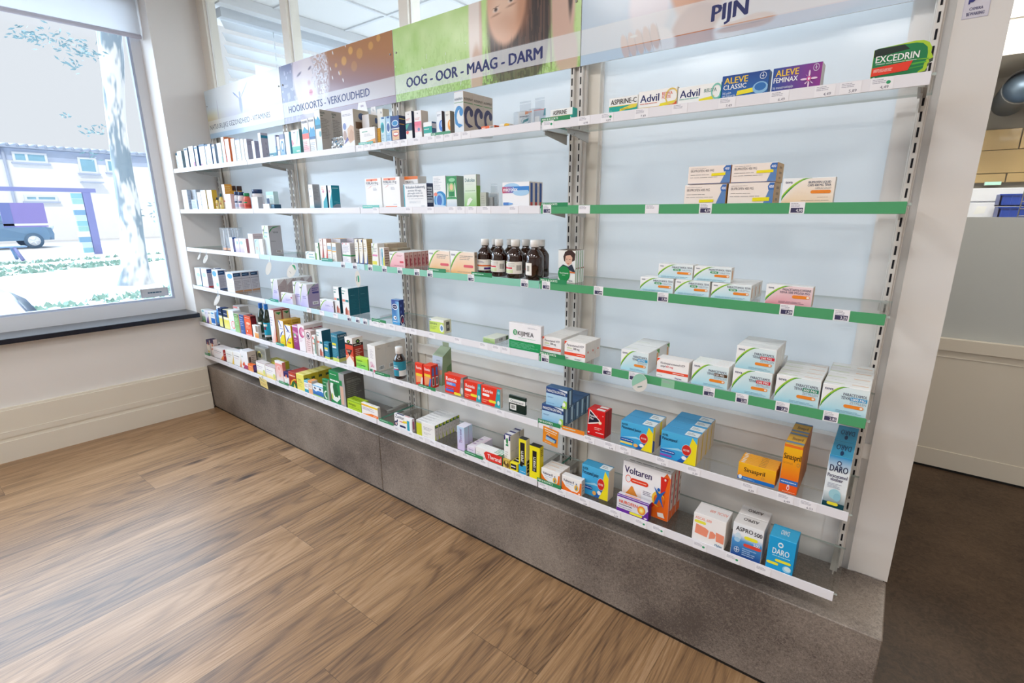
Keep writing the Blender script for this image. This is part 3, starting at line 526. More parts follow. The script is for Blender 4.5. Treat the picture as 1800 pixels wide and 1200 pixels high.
# ---- picture signs
def art(k, U, V):
    C_ = lambda h: np.array(lin(h)); n = U.shape
    img = np.zeros(n+(3,)); mixv = lambda a, b, t: a*(1-t[..., None])+b*t[..., None]
    sm = lambda x, a, b: np.clip((x-a)/(b-a), 0, 1)**2*(3-2*np.clip((x-a)/(b-a), 0, 1))
    def el(cu, cv, ru, rv, soft=.15, rot=0.):
        x = (U-cu)*3.26; y = V-cv; x, y = x*math.cos(rot)+y*math.sin(rot), -x*math.sin(rot)+y*math.cos(rot)
        return 1-sm(np.sqrt((x/(ru*3.26))**2+(y/rv)**2), 1-soft, 1+soft)
    def put(c, m): 
        nonlocal img; img = mixv(img, C_(c), m)
    def noise(fx, fy, seed):
        r = np.random.default_rng(seed); g = r.random((int(fy)+3, int(fx)+3)); x = U*fx; y = V*fy; i = x.astype(int); j = y.astype(int); a = x-i; b_ = y-j
        a = a*a*(3-2*a); b_ = b_*b_*(3-2*b_)
        return (g[j, i]*(1-a)+g[j, i+1]*a)*(1-b_)+(g[j+1, i]*(1-a)+g[j+1, i+1]*a)*b_
    if k == 0:
        img = mixv(np.broadcast_to(C_('dfe6ea'), n+(3,)), C_('c9dbe6'), sm(.5-U, 0, .5)); put('f0f0ee', el(.5, .85, .3, .5, .9)); put('d9cf9a', el(.05, .36, .16, .16, .9)); put('c8b070', el(.08, .3, .08, .08, .9)*.8)
        put('c4c4dc', el(.75, .38, .5, .12, .9)*.8); put('b8b4c4', el(.17, .5, .004, .22, .5))
        for m in (el(.5, .54, .02, .15, .3), el(.455, .73, .0045, .14, .3, 1.02), el(.562, .795, .0045, .23, .3, -.946), el(.502, .74, .011, .06, .3), el(.5, .64, .018, .05, .4)): put('98a4d4', m*.95)
        put('6f98cc', el(.432, .775, .0045, .06, .3, 1.02))
    elif k == 1:
        img = mixv(np.broadcast_to(C_('8a6470'), n+(3,)), C_('b07848'), sm(V+.5*U, .6, 1.3)); put('5f6490', 1-sm(U, .1, .28)); nz = noise(60, 14, 3); put('b8b8d8', (nz > .72)*(U < .22)*.6)
        put('d9cbd8', el(.25, .62, .11, .62, .12, .2)); put('e6dce2', el(.28, .7, .07, .4, .5)); put('6a5a78', el(.20, .78, .025, .02, .5, .35)); put('6a5a78', el(.31, .83, .018, .02, .5, .35)); put('d0a8b4', el(.29, .6, .014, .04, .6)); put('d87890', el(.3, .44, .018, .05, .4)); put('c05070', el(.3, .44, .016, .012, .5))
        nz = noise(90, 30, 8); d = el(.4, .7, .075, .45, .3); put('e4e2ec', d*(.35+.65*(nz > .45))); put('9a8f9c', (nz > .75)*d*.5)
        for (u, v, r, a) in ((.62, .78, .035, .8), (.68, .9, .03, .9), (.58, .62, .02, .6), (.75, .82, .04, .5), (.84, .88, .03, .6), (.55, .75, .018, .7), (.9, .95, .025, .6), (.7, .66, .04, .3)): put('e0a858', el(u, v, r*.6, r*1.9, .2)*a)
        for (u, v) in ((.5, .72), (.47, .86), (.53, .95), (.6, .5), (.64, 1.0), (.51, .58), (.57, .62)): put('f2f0f2', el(u, v, .004, .03, .4, .3))
    elif k == 2:
        nz = noise(120, 18, 5); n2 = noise(20, 6, 9); img = mixv(np.broadcast_to(C_('a9d672'), n+(3,)), C_('cdeaa4'), np.clip(n2*.8+V*.25, 0, 1)); put('8cbc54', (nz > .66)*.35*(1-V)); put('e6f2e0', (nz > .93)*.8*(V < .6)); put('7fa850', (noise(200, 40, 12) > .55)*(V < .16)*.5)
        put('e8ddd6', el(.505, .62, .035, .95, .15)); put('d0b09c', el(.51, .1, .03, .4, .2)); put('c49a84', el(.535, .5, .008, .8, .4)*.5)
        hz = noise(140, 5, 21); hm = np.clip(el(.725, .62, .155, .75, .12)+el(.72, .3, .12, .4, .2), 0, 1); put('3c2c28', hm); put('6a4f44', hm*(hz > .6)*.6); put('241a1a', hm*(hz < .25)*.6)
        put('dba98c', el(.665, .93, .095, .5, .1)); put('e8c4ac', el(.65, .82, .06, .3, .6)); put('b07858', el(.745, .85, .03, .3, .6)*.5)
        for (u, v) in ((.615, .84), (.69, .9)): put('e4d4cc', el(u, v, .015, .024, .5, .2)*.8); put('3a2420', el(u, v+.004, .008, .022, .5)); put('6a4838', el(u, v+.03, .017, .006, .6, .2)*.8); put('8a5c48', el(u, v-.055, .022, .012, .7, .15)*.7)
        put('c48a74', el(.655, 1.0, .014, .03, .5)); put('c08868', el(.66, .66, .07, .12, .8)*.5)
        for q in range(16): put('3a2a26' if q % 3 else '5f463c', el(.56+.021*q, .22+.05*math.sin(q*2.3), .004, .2, .4, .12*math.sin(q*1.7))*.75)
        put('d2ae9c', el(.925, .75, .05, .8, .15)); put('3c2c28', el(.955, .95, .012, .4, .3)); put('d0b09c', el(.955, .12, .035, .3, .2))
        put('5f5a40', (noise(160, 20, 31) > .5)*(V < .15)*(U > .54)*(U < .8)*.8)
    else:
        img = mixv(np.broadcast_to(C_('b4cde4'), n+(3,)), C_('c4d4e4'), U); put('cfdcea', el(.2, .55, .3, .3, .9)*.6)
        put('d8d4dc', np.clip(el(.8, .6, .32, .5, .2), 0, 1)); put('e6e6ee', el(.47, .16, .14, .3, .12)); put('e0dfe8', el(.68, .2, .17, .22, .2)); put('eceaf0', el(.78, .9, .1, .25, .3)); put('e4e0ea', el(.25, .48, .07, .38, .2))
        put('d8a488', el(.41, .68, .1, .5, .1)); put('e0b8a0', el(.38, .75, .05, .3, .6)*.7); put('a8623c', el(.41, .06, .085, .3, .1)); put('c47c50', el(.39, .08, .05, .2, .6)*.7); put('f0eef2', el(.30, .08, .05, .12, .2, -.8)); put('f0eef2', el(.505, .08, .045, .14, .2, .7)); put('8a4f34', el(.43, .99, .07, .1, .3)); put('5a5a60', el(.3, .92, .018, .16, .4))
        for q in range(5): put('cf9c80', el(.17+q*.026, .1+.012*q, .013, .13, .15, .3)); put('96603f', el(.183+q*.026, .1+.012*q, .0025, .11, .5, .3)*.8)
        put('e8e4dc', el(.2, .19, .013, .014, .3)); put('d0a084', el(.58, .1, .05, .06, .2)); put('c89274', el(.53, .07, .06, .03, .25)); put('9a6448', el(.545, .085, .05, .005, .5)); put('d4a68c', el(.545, .11, .06, .025, .25))
    band = sm(V, .108, .112)*(1-sm(V, .372, .376)); put('e8ecf0', band*[.55, .58, .62, .66][k])
    put('9cc0dc' if k == 0 else '9a90a8' if k == 1 else '9cc464' if k == 2 else 'b4d0ec', (1-sm(V, .100, .104))*[.7, .6, .12, .5][k])
    return np.clip(img, 0, 1)
SIGN = [('NATUURLIJKE GEZONDHEID - VITAMINES', .02, .93, .105, .185, 'picture sign reading NATUURLIJKE GEZONDHEID - VITAMINES with a figure raising both arms'), ('HOOIKOORTS - VERKOUDHEID', .056, .853, .125, .175, 'picture sign reading HOOIKOORTS - VERKOUDHEID with a face and a dandelion'), ('OOG - OOR - MAAG - DARM', .076, .835, .14, .17, 'green picture sign reading OOG - OOR - MAAG - DARM with an upside-down girl'), ('PIJN', .45, .122, .145, .165, 'pale blue picture sign reading PIJN with a man in a white shirt')]
SZ0, SH = 1.9553, .3069
for k in range(4):
    x0 = -4+k+.0015; wd = .997; lt, u0, mw, th, bl, lab = SIGN[k]
    t = empty('picture_sign', (x0+wd/2, -.0212, SZ0), lab, 'sign', 'category signs above the shelves'); l0 = t.location.copy()
    b = MB(); b.box(x0, x0+wd, -.0238, -.0192, SZ0, SZ0+SH, 'e6e8ea', 'plastic')
    nu, nv = 330, 100; Ug, Vg = np.meshgrid((np.arange(nu)+.5)/nu, (np.arange(nv)+.5)/nv); im = art(k, Ug, Vg)
    vb0 = len(b.v); b.v += [(x0+wd*i/nu, -.0240, SZ0+SH*j/nv) for j in range(nv+1) for i in range(nu+1)]; mi_ = b.mi('sign_print')
    for j in range(nv):
        for i in range(nu):
            q = vb0+j*(nu+1)+i; b.f.append((q, q+1, q+nu+2, q+nu+1)); c = tuple(im[j, i]); b.c.append([c]*4); b.m.append(mi_); b.sm.append(False)
    f = Face(b, (x0, -.0240, SZ0), (1, 0, 0), (0, 0, 1), wd, SH, (0, -1, 0)); f.text(u0, bl, th, mw, lt, ['34405c', '2c3570', '222b68', '222b68'][k], k > 0)
    if k > 1: f.k += 1; f.text(u0+.0022, bl+.004, th, mw, lt, '222b68', True)
    b.build('printed_panel', t, l0)
    for u in (.02, .98):
        for v in (.55,):
            b = MB(); b.tube((x0+u*wd, -.0236, SZ0+v*SH+.04), (x0+u*wd, -.0275, SZ0+v*SH+.04), .0042, 10, 'ffffff', 'steel'); b.build('screw', t, l0)
# ================================================================== goods on the shelves
def dup(root, dv, label):
    r = root.copy(); COL.objects.link(r); r.location = Vector(root.location)+Vector(dv); r['label'] = label
    for ch in root.children:
        c = ch.copy(); COL.objects.link(c); c.parent = r
        for g in ch.children: d = g.copy(); COL.objects.link(d); d.parent = c
    return r
CAT = {'medicine_carton': 'box', 'medicine_tube_carton': 'box', 'hanging_carton': 'box', 'display_carton': 'box', 'shaped_carton': 'box', 'medicine_bottle': 'bottle', 'syrup_bottle': 'bottle', 'medicine_jar': 'jar', 'medicine_tube': 'tube', 'foil_pouch': 'pouch', 'blister_pack': 'blister pack', 'syringe_sleeve': 'syringe pack', 'leaflet': 'leaflet'}
def carton(b, w, h, d, des, x=0., y=0., z=0., lid=True):
    """printed folding carton: front face at y, left edge at x; returns nothing, fills b"""
    base, _, cmds = des.partition('|'); brand = None
    if base.startswith('TEVA'): _, c0, c1 = base.split(); brand = (c0, c1); cf, cs, ct = 'f6f7f8', 'efece6', 'f2f4f4'
    else: cf, cs, ct = base.split('/')[:3]
    c = min(.0009, d*.08)
    b.chbox(x, x+w, y, y+d, z, z+h, c, {'F': cf, 'B': cs, 'L': cs, 'R': cs, 'T': ct, 'D': cs})
    F = Face(b, (x, y, z), (1, 0, 0), (0, 0, 1), w, h, (0, -1, 0)); R = Face(b, (x+w, y, z), (0, 1, 0), (0, 0, 1), d, h, (1, 0, 0)); T = Face(b, (x, y, z+h), (1, 0, 0), (0, 1, 0), w, d, (0, 0, 1))
    if lid:                                    # tuck flap and its slits
        dk = tuple(v*.72 for v in lin(ct)); T.rect(.0, .90, 1, .93, dk); T.rect(.0, .0, .012, .9, dk); T.rect(.988, .0, 1, .9, dk); T.k += 1
        ds = tuple(v*.8 for v in lin(cs)); R.rect(0, .0, 1, .012, ds); R.k += 1
    if brand: F.arc_brand(*brand)
    fc = {'F': F, 'R': R, 'T': T}
    for q in cmds.split(';'):
        q = q.strip()
        if q: fc[q.split()[1]].draw(q)
def wrap(b, r, z0, z1, a0, a1, col, n=18, cx=0., cy=0., m='card'):
    for i in range(n):
        p, q = a0+(a1-a0)*i/n, a0+(a1-a0)*(i+1)/n
        b.poly([(cx+r*math.cos(p), cy+r*math.sin(p), z0), (cx+r*math.cos(q), cy+r*math.sin(q), z0), (cx+r*math.cos(q), cy+r*math.sin(q), z1), (cx+r*math.cos(p), cy+r*math.sin(p), z1)], col, m, smooth=True)
def make(name, x, y, z, w, h, d, des, label):
    base = des.partition('|')[0]; cols = base.split('/')
    if name in ('medicine_carton', 'medicine_tube_carton'):
        b = MB(); carton(b, w, h, d, des, -w/2, -d/2, 0); o = b.build(name); o.location = (x+w/2, y+d/2, z); return o
    t = empty(name, (x+w/2, y+d/2, z), None, None); l0 = (0, 0, 0)
    if name == 'hanging_carton':
        b = MB(); carton(b, w, h, d, des, -w/2, -d/2, 0); b.build('carton_body', t, l0)
        b = MB(); yb = d/2-.0012; ph = h*.28; k = w*.0
        pr = [(-w*.46, h), (w*.46, h), (w*.30, h+ph), (-w*.30, h+ph)]; hole = [(-w*.12, h+ph*.55), (w*.12, h+ph*.55), (w*.12, h+ph*.72), (-w*.12, h+ph*.72)]
        def ring2(yy): return [(px_, yy, pz) for px_, pz in pr]+[(px_, yy, pz) for px_, pz in hole]
        p = ring2(yb)+ring2(yb+.0008); fs = []
        for i in range(4): j = (i+1) % 4; fs += [(i, j, 4+j, 4+i), (8+j, 8+i, 12+i, 12+j), (i, 8+i, 8+j, j), (4+j, 12+j, 12+i, 4+i)]
        b.mesh(p, fs, 'eeeef0'); b.build('hanger', t, l0)
    elif name == 'display_carton':
        b = MB(); cf, cs, ct = cols[:3]; s = .035
        p = [(-w/2, -d/2, 0), (w/2, -d/2, 0), (w/2, d/2, 0), (-w/2, d/2, 0), (-w/2, -d/2+s*.4, h*.8), (w/2, -d/2+s*.4, h*.8), (w/2, d/2, h), (-w/2, d/2, h)]
        for q, c in (((0, 1, 5, 4), cf), ((1, 2, 6, 5), cs), ((2, 3, 7, 6), cs), ((3, 0, 4, 7), cs), ((4, 5, 6, 7), ct), ((3, 2, 1, 0), cs)): b.mesh(p, [q], c)
        U = Vector((1, 0, 0)); V = Vector((0, s*.4, h*.8)); F = Face(b, p[0], U, V.normalized(), w, V.length, (0, -1, s*.4/h)); R = Face(b, (w/2, -d/2+.012, 0), (0, 1, 0), (0, 0, 1), d-.013, h*.8, (1, 0, 0))
        for q in des.partition('|')[2].split(';'): (F if q.split()[1] == 'F' else R).draw(q)
        b.build('carton_body', t, l0)
        b = MB(); b.box(-w*.3, w*.3, d/2-.002, d/2-.0005, h*.98, h*1.12, ct); b.build('hanger', t, l0)
    elif name == 'shaped_carton':
        b = MB(); hd = [(0, 0), (.80, 0), (.82, .1), (.90, .12), (.93, .22), (.92, .30), (.95, .36), (.93, .42), (1.0, .47), (.95, .62), (.955, .75), (.9, .9), (.8, .985), (.68, 1.0), (.06, .93), (0, .9)]
        def ext(sc, ya, yb, col, colf):
            q = [((u-.0)*w-w/2, v*h) for u, v in sc]; n = len(q); p = [(a, ya, c) for a, c in q]+[(a, yb, c) for a, c in q]
            b.mesh(p, [tuple(range(n))], colf); b.mesh(p, [tuple(range(2*n-1, n-1, -1))]+[(i, n+i, n+(i+1) % n, (i+1) % n) for i in range(n)], col)
        ext(hd, -d/2, d/2, '0f5a36', 'a9cc2c')
        F = Face(b, (-w/2, -d/2, 0), (1, 0, 0), (0, 0, 1), w, h, (0, -1, 0))
        for q in ('p F 0f7a45 0 0 .74 0 .8 .14 .86 .2 .87 .34 .9 .46 .9 .62 .88 .78 .8 .9 .7 .94 .5 .95 .06 .93 0 .9', 'p F 14281f 0 .68 .6 .8 .5 .94 .06 .92 0 .9', 'p F 4fae3c .55 .32 .9 .36 .9 .4 .55 .38', 'p F 3f9a3c .6 .22 .86 .26 .86 .29 .6 .26', 'p F 6fb43c .5 .48 .93 .44 .93 .47 .5 .5', 'T F .05 .52 .2 .72 EXCEDRIN f4f6f4', 'l F .06 .45 .74 .5 1 b8d8c4', 'p F e8381c 0 .14 .62 .2 .68 .46 0 .38', 'l F .04 .24 .5 .34 3 f4d4c8', 'e F .06 .06 .04 .05 e8f0ea'): F.draw(q)
        b.build('carton_body', t, l0)
    elif name == 'medicine_bottle':
        r = w/2
        if cols[2] == '3' or cols[2] in '124': 
            b = MB(); b.lathe([(r*.9, 0), (r, .004), (r, h*.56), (r*.96, h*.61), (r*.75, h*.69), (r*.5, h*.755), (r*.42, h*.78), (r*.42, h*.84)], 0, 0, 0, 32, 'ffffff', 'brown_glass'); b.build('bottle_body', t, l0)
            b = MB(); b.lathe([(r*.46, h*.825), (r*.5, h*.83), (r*.5, h*.985), (r*.46, h)], 0, 0, 0, 24, 'f3f1ee', 'plastic'); b.build('cap', t, l0)
            b = MB(); v = cols[2]; R_ = r+.0004; Z0, Z1 = h*.13, h*.44; dg = math.radians
            if v in '12':
                wrap(b, R_, Z0, Z1, dg(-165), dg(-10), 'f4f1ea')
                if v == '1': wrap(b, R_+.0002, Z0+.016, Z0+.022, dg(-165), dg(-10), 'e8743c'); wrap(b, R_+.0002, Z0+.004, Z0+.012, dg(-60), dg(-12), '4a3078'); wrap(b, R_+.0002, Z1-.008, Z1-.006, dg(-150), dg(-70), '8a88a8'); wrap(b, R_+.0002, Z1-.012, Z1-.0105, dg(-150), dg(-60), '8a88a8')
                else:
                    wrap(b, R_+.0002, Z0+.002, Z0+.015, dg(-160), dg(-70), 'd8e4b8'); wrap(b, R_+.0003, Z0+.018, Z0+.0235, dg(-140), dg(-75), 'd0404c'); wrap(b, R_+.0002, Z1-.012, Z1-.008, dg(-160), dg(-140), '4fa04c'); wrap(b, R_+.0002, Z1-.006, Z1-.002, dg(-150), dg(-120), '8fc04c')
                    for q in range(7): wrap(b, R_+.0003, Z0+.012, Z1-.012, dg(-48+q*4.5), dg(-46+q*4.5), '2c2826', 1)
                    for q in range(3): wrap(b, R_+.0003, Z1-.007-.005*q, Z1-.0055-.005*q, dg(-110), dg(-60), 'a8a8a4')
            else:
                wrap(b, R_, Z0, Z1, dg(-170 if v == '4' else 20), dg(-75 if v == '4' else 160), 'f4f1ea')
                if v == '4':
                    for q in range(5): wrap(b, R_+.0003, Z0+.014, Z1-.01, dg(-112+q*4.5), dg(-110+q*4.5), '2c2826', 1)
                    wrap(b, R_+.0003, Z0+.016, Z0+.024, dg(-160), dg(-130), 'd0404c')
            b.build('label', t, l0)
        elif cols[2] == '5':
            b = MB(); b.lathe([(r*.9, 0), (r, .004), (r, h*.56), (r*.9, h*.64), (r*.62, h*.72), (r*.5, h*.76), (r*.5, h*.8)], 0, 0, 0, 28, 'ffffff', 'brown_glass'); b.build('bottle_body', t, l0)
            b = MB(); b.lathe([(r*.56, h*.785), (r*.6, h*.79), (r*.6, h*.985), (r*.55, h)], 0, 0, 0, 24, 'f3f3f2', 'plastic'); b.build('cap', t, l0)
            b = MB(); wrap(b, r+.0004, h*.1, h*.56, -3.0, 1.2, '2f8fa8'); wrap(b, r+.0006, h*.1, h*.28, -.9, .6, 'eef0f0'); wrap(b, r+.0006, h*.34, h*.38, -2.2, -1.0, 'd8e8f0'); wrap(b, r+.0006, h*.3, h*.325, -2.0, -.9, 'c84878'); wrap(b, r+.0006, h*.42, h*.44, -2.3, -1.1, 'a8d4e0'); b.build('label', t, l0)
        else:
            b = MB(); b.lathe([(r*.9, 0), (r, .003), (r, h*.66), (r*.7, h*.76), (r*.45, h*.8), (r*.45, h*.83)], 0, 0, 0, 20, cols[0], 'plastic'); b.build('bottle_body', t, l0)
            b = MB(); b.lathe([(r*.56, h*.8), (r*.56, h*.99), (r*.5, h)], 0, 0, 0, 16, cols[1], 'plastic'); b.build('cap', t, l0)
            b = MB(); wrap(b, r+.0004, h*.12, h*.6, -3.1, 1.0, cols[2]); wrap(b, r+.0006, h*.3, h*.45, -2.0, -.6, 'b8783c'); wrap(b, r+.0006, h*.5, h*.54, -2.2, -.4, '8a7038'); b.build('label', t, l0)
    elif name == 'syrup_bottle':
        r = w/2; b = MB(); b.lathe([(r*.85, 0), (r, .006), (r, h*.56), (r*.93, h*.64), (r*.6, h*.76), (r*.36, h*.84), (r*.36, h*.88)], 0, 0, 0, 28, 'ffffff', 'green_glass'); b.build('bottle_body', t, l0)
        b = MB(); b.lathe([(r*.46, h*.86), (r*.48, h*.865), (r*.48, h*.985), (r*.42, h)], 0, 0, 0, 20, cols[1], 'plastic'); b.build('cap', t, l0)
        b = MB(); wrap(b, r+.0004, h*.16, h*.5, -3.0, 1.0, cols[2]); wrap(b, r+.0006, h*.1, h*.15, -3.0, 1.0, 'c8ccd0'); wrap(b, r+.0006, h*.4, h*.46, -1.9, -.7, 'f0efe8'); wrap(b, r+.0006, h*.3, h*.38, -1.8, -1.0, 'e8603c' if cols[2] == '2a4a3c' else '7a2440'); b.build('label', t, l0)
    elif name == 'medicine_jar':
        r = w/2; b = MB(); b.lathe([(r*.92, 0), (r, .004), (r, h*.66), (r*.94, h*.72), (r*.72, h*.79), (r*.7, h*.82)], 0, 0, 0, 24, cols[0], 'plastic'); b.build('jar_body', t, l0)
        b = MB(); b.lathe([(r*.82, h*.8), (r*.85, h*.81), (r*.85, h*.98), (r*.8, h)], 0, 0, 0, 24, cols[1], 'plastic'); b.build('lid', t, l0)
        b = MB(); wrap(b, r+.0004, h*.1, h*.6, -3.1, 1.4, cols[0]); wrap(b, r+.0006, h*.14, h*.3, -3.1, 1.4, cols[2]); wrap(b, r+.0006, h*.38, h*.46, -1.9, -.5, cols[1]); wrap(b, r+.0006, h*.5, h*.54, -2.1, -.3, cols[2]); b.build('label', t, l0)
    elif name == 'medicine_tube':
        b = MB(); n = 20; ring = []
        if h > w:      # standing on its cap
            for a, bb, zz in ((w*.3, d*.4, h*.14), (w*.46, d*.5, h*.2), (w*.48, d*.45, h*.5), (w*.5, d*.2, h*.85), (w*.5, .0012, h*.97), (w*.5, .0012, h)): ring.append([(a*math.cos(2*math.pi*i/n), bb*math.sin(2*math.pi*i/n), zz) for i in range(n)])
        else:
            for a, bb, xx in ((h*.3, h*.3, -w/2+w*.1), (d*.42, h*.46, -w/2+w*.16), (d*.46, h*.44, 0), (d*.48, h*.2, w*.36), (d*.5, .0012, w*.46), (d*.5, .0012, w*.5)): ring.append([(xx, a*math.cos(2*math.pi*i/n), h*.47+bb*math.sin(2*math.pi*i/n)) for i in range(n)])
        for k in range(len(ring)-1):
            c = 'f2f0ee' if (h <= w or k > 2) else cols[0]
            b.mesh(ring[k]+ring[k+1], [(i, (i+1) % n, n+(i+1) % n, n+i) for i in range(n)], c, 'plastic', True)
            if h <= w and k == 2: b.mesh([(p[0], p[1]*1.02, h*.47+(p[2]-h*.47)*1.02) for p in ring[k]]+[(p[0], p[1]*1.03, h*.47+(p[2]-h*.47)*1.03) for p in ring[k+1]], [(i, (i+1) % n, n+(i+1) % n, n+i) for i in range(n)], 'f0b83c', 'card', True)
        b.mesh(ring[-1], [tuple(range(n))], 'e8e8e8', 'plastic'); b.build('tube_body', t, l0)
        b = MB()
        if h > w: b.lathe([(w*.34, 0), (w*.36, .003), (w*.36, h*.13), (w*.3, h*.15)], 0, 0, 0, 16, '24406c', 'plastic')
        else: b.tube((-w/2, 0, h*.47), (-w/2+w*.11, 0, h*.47), h*.36, 14, 'f4f4f4', 'plastic')
        b.build('cap', t, l0)
    elif name == 'foil_pouch':
        b = MB(); nx, nz = 11, 8; pts = []; r = np.random.default_rng(11)
        j = r.normal(0, 1, (nz+1, nx+1))
        for sgn in (-1, 1):
            for k in range(nz+1):
                for i in range(nx+1):
                    u, v = i/nx, k/nz; th = (math.sin(math.pi*u)*math.sin(math.pi*v))**.5 if 0 < i < nx and 0 < k < nz else 0
                    lean = .3*v*d
                    pts.append(((u-.5)*w*(1-.12*v+.04*math.sin(7*v)), sgn*th*d*.42+j[k, i]*.004*(th > 0)+lean*.2, v*h*(1-.12*abs(u-.5)+.05*math.sin(9*u))))
        st = (nx+1)*(nz+1); q = np.random.default_rng(3)
        for s_ in (0, 1):
            for k in range(nz):
                for i in range(nx):
                    a = s_*st+k*(nx+1)+i; fq = (a, a+1, a+nx+2, a+nx+1)
                    b.mesh([pts[z_] for z_ in (fq if s_ == 0 else fq[::-1])], [(0, 1, 2, 3)], ['dfe6ec', 'b4c4d4', '3f86b8', 'e8eef2', '8fb4d0'][int(q.integers(5))], 'card' if (i*7+k*5) % 4 == 0 else 'foil')
        b.build('foil_bag', t, l0)
    elif name == 'blister_pack':
        cc = cols[0]; hh = h; b = MB(); b.box(-w/2, w/2, d/2-.0012, d/2, hh*.0, hh*.62, cc)
        F = Face(b, (-w/2, d/2-.0012, 0), (1, 0, 0), (0, 0, 1), w, hh*.62, (0, -1, 0)); gr = {'f4f4f2': ('p F f08a3c .5 .8 1 .9 1 1 .5 1', 'l F .1 .64 .8 .78 1 3a4a60', 'p F 1f7f88 .3 .3 .75 .42 .8 .58 .4 .5', 'o F .55 .44 .34 .2 .12 8fb8c4', 'p F f0703c 0 0 .9 0 1 .22 .4 .1'), 'dfe8f4': ('r F 0 .92 1 1 f08a84', 'p F 2f9aa8 .8 .6 1 .6 1 1 .9 1', 'r F .1 .1 .5 .6 f4f6f8', 'l F .55 .1 .9 .5 5 a8b4cc')}.get(cc, ('l F .2 .2 .8 .8 4 c4ccd4',))
        for q in gr: F.draw(q)
        b.build('backing_card', t, l0)
        b = MB(); b.box(-w/2+.002, w/2-.002, -d/2, d/2-.0016, .0008, hh*.58, 'ffffff', 'clear_plastic', .003); b.box(-w/2+.006, w/2-.006, d/2-.001, d/2, hh*.62, hh*.9, 'ffffff', 'clear_plastic'); b.box(-w/2+.006, w/2-.006, d/2-.001, d/2, hh*.94, hh, 'ffffff', 'clear_plastic'); b.build('clear_cover', t, l0)
    elif name == 'syringe_sleeve':
        b = MB(); b.box(-w/2, w/2, -d/2, d/2, .001, h, 'ffffff', 'clear_plastic', .002); b.build('clear_sleeve', t, l0)
        b = MB(); b.tube((0, 0, h*.2), (0, 0, h*.9), min(w, d)*.26, 12, 'eceff2', 'plastic'); b.tube((0, 0, h*.9), (0, 0, h*.96), min(w, d)*.36, 12, 'f0f2f4', 'plastic')
        for q in range(9): b.tube((0, 0, h*(.28+.06*q)), (0, 0, h*(.285+.06*q)), min(w, d)*.265, 12, '8a929c', 'plastic')
        b.build('syringe', t, l0)
        b = MB(); b.box(-w*.38, w*.38, -d*.36, d*.36, .003, h*.13, 'f0962c', 'plastic', .002); b.box(-w*.36, w*.36, -d*.34, d*.34, h*.135, h*.2, '7a8088', 'plastic', .001); b.build('orange_foot', t, l0)
    elif name == 'leaflet':
        b = MB(); carton(b, w, h, d-.001, des, -w/2, -d/2, 0, False); b.build('cover', t, l0)
        b = MB(); b.box(w/2-.0025, w/2-.0002, -d/2+.0015, d/2-.0025, .002, h-.002, 'f4f4f2'); b.build('pages', t, l0)
    return t
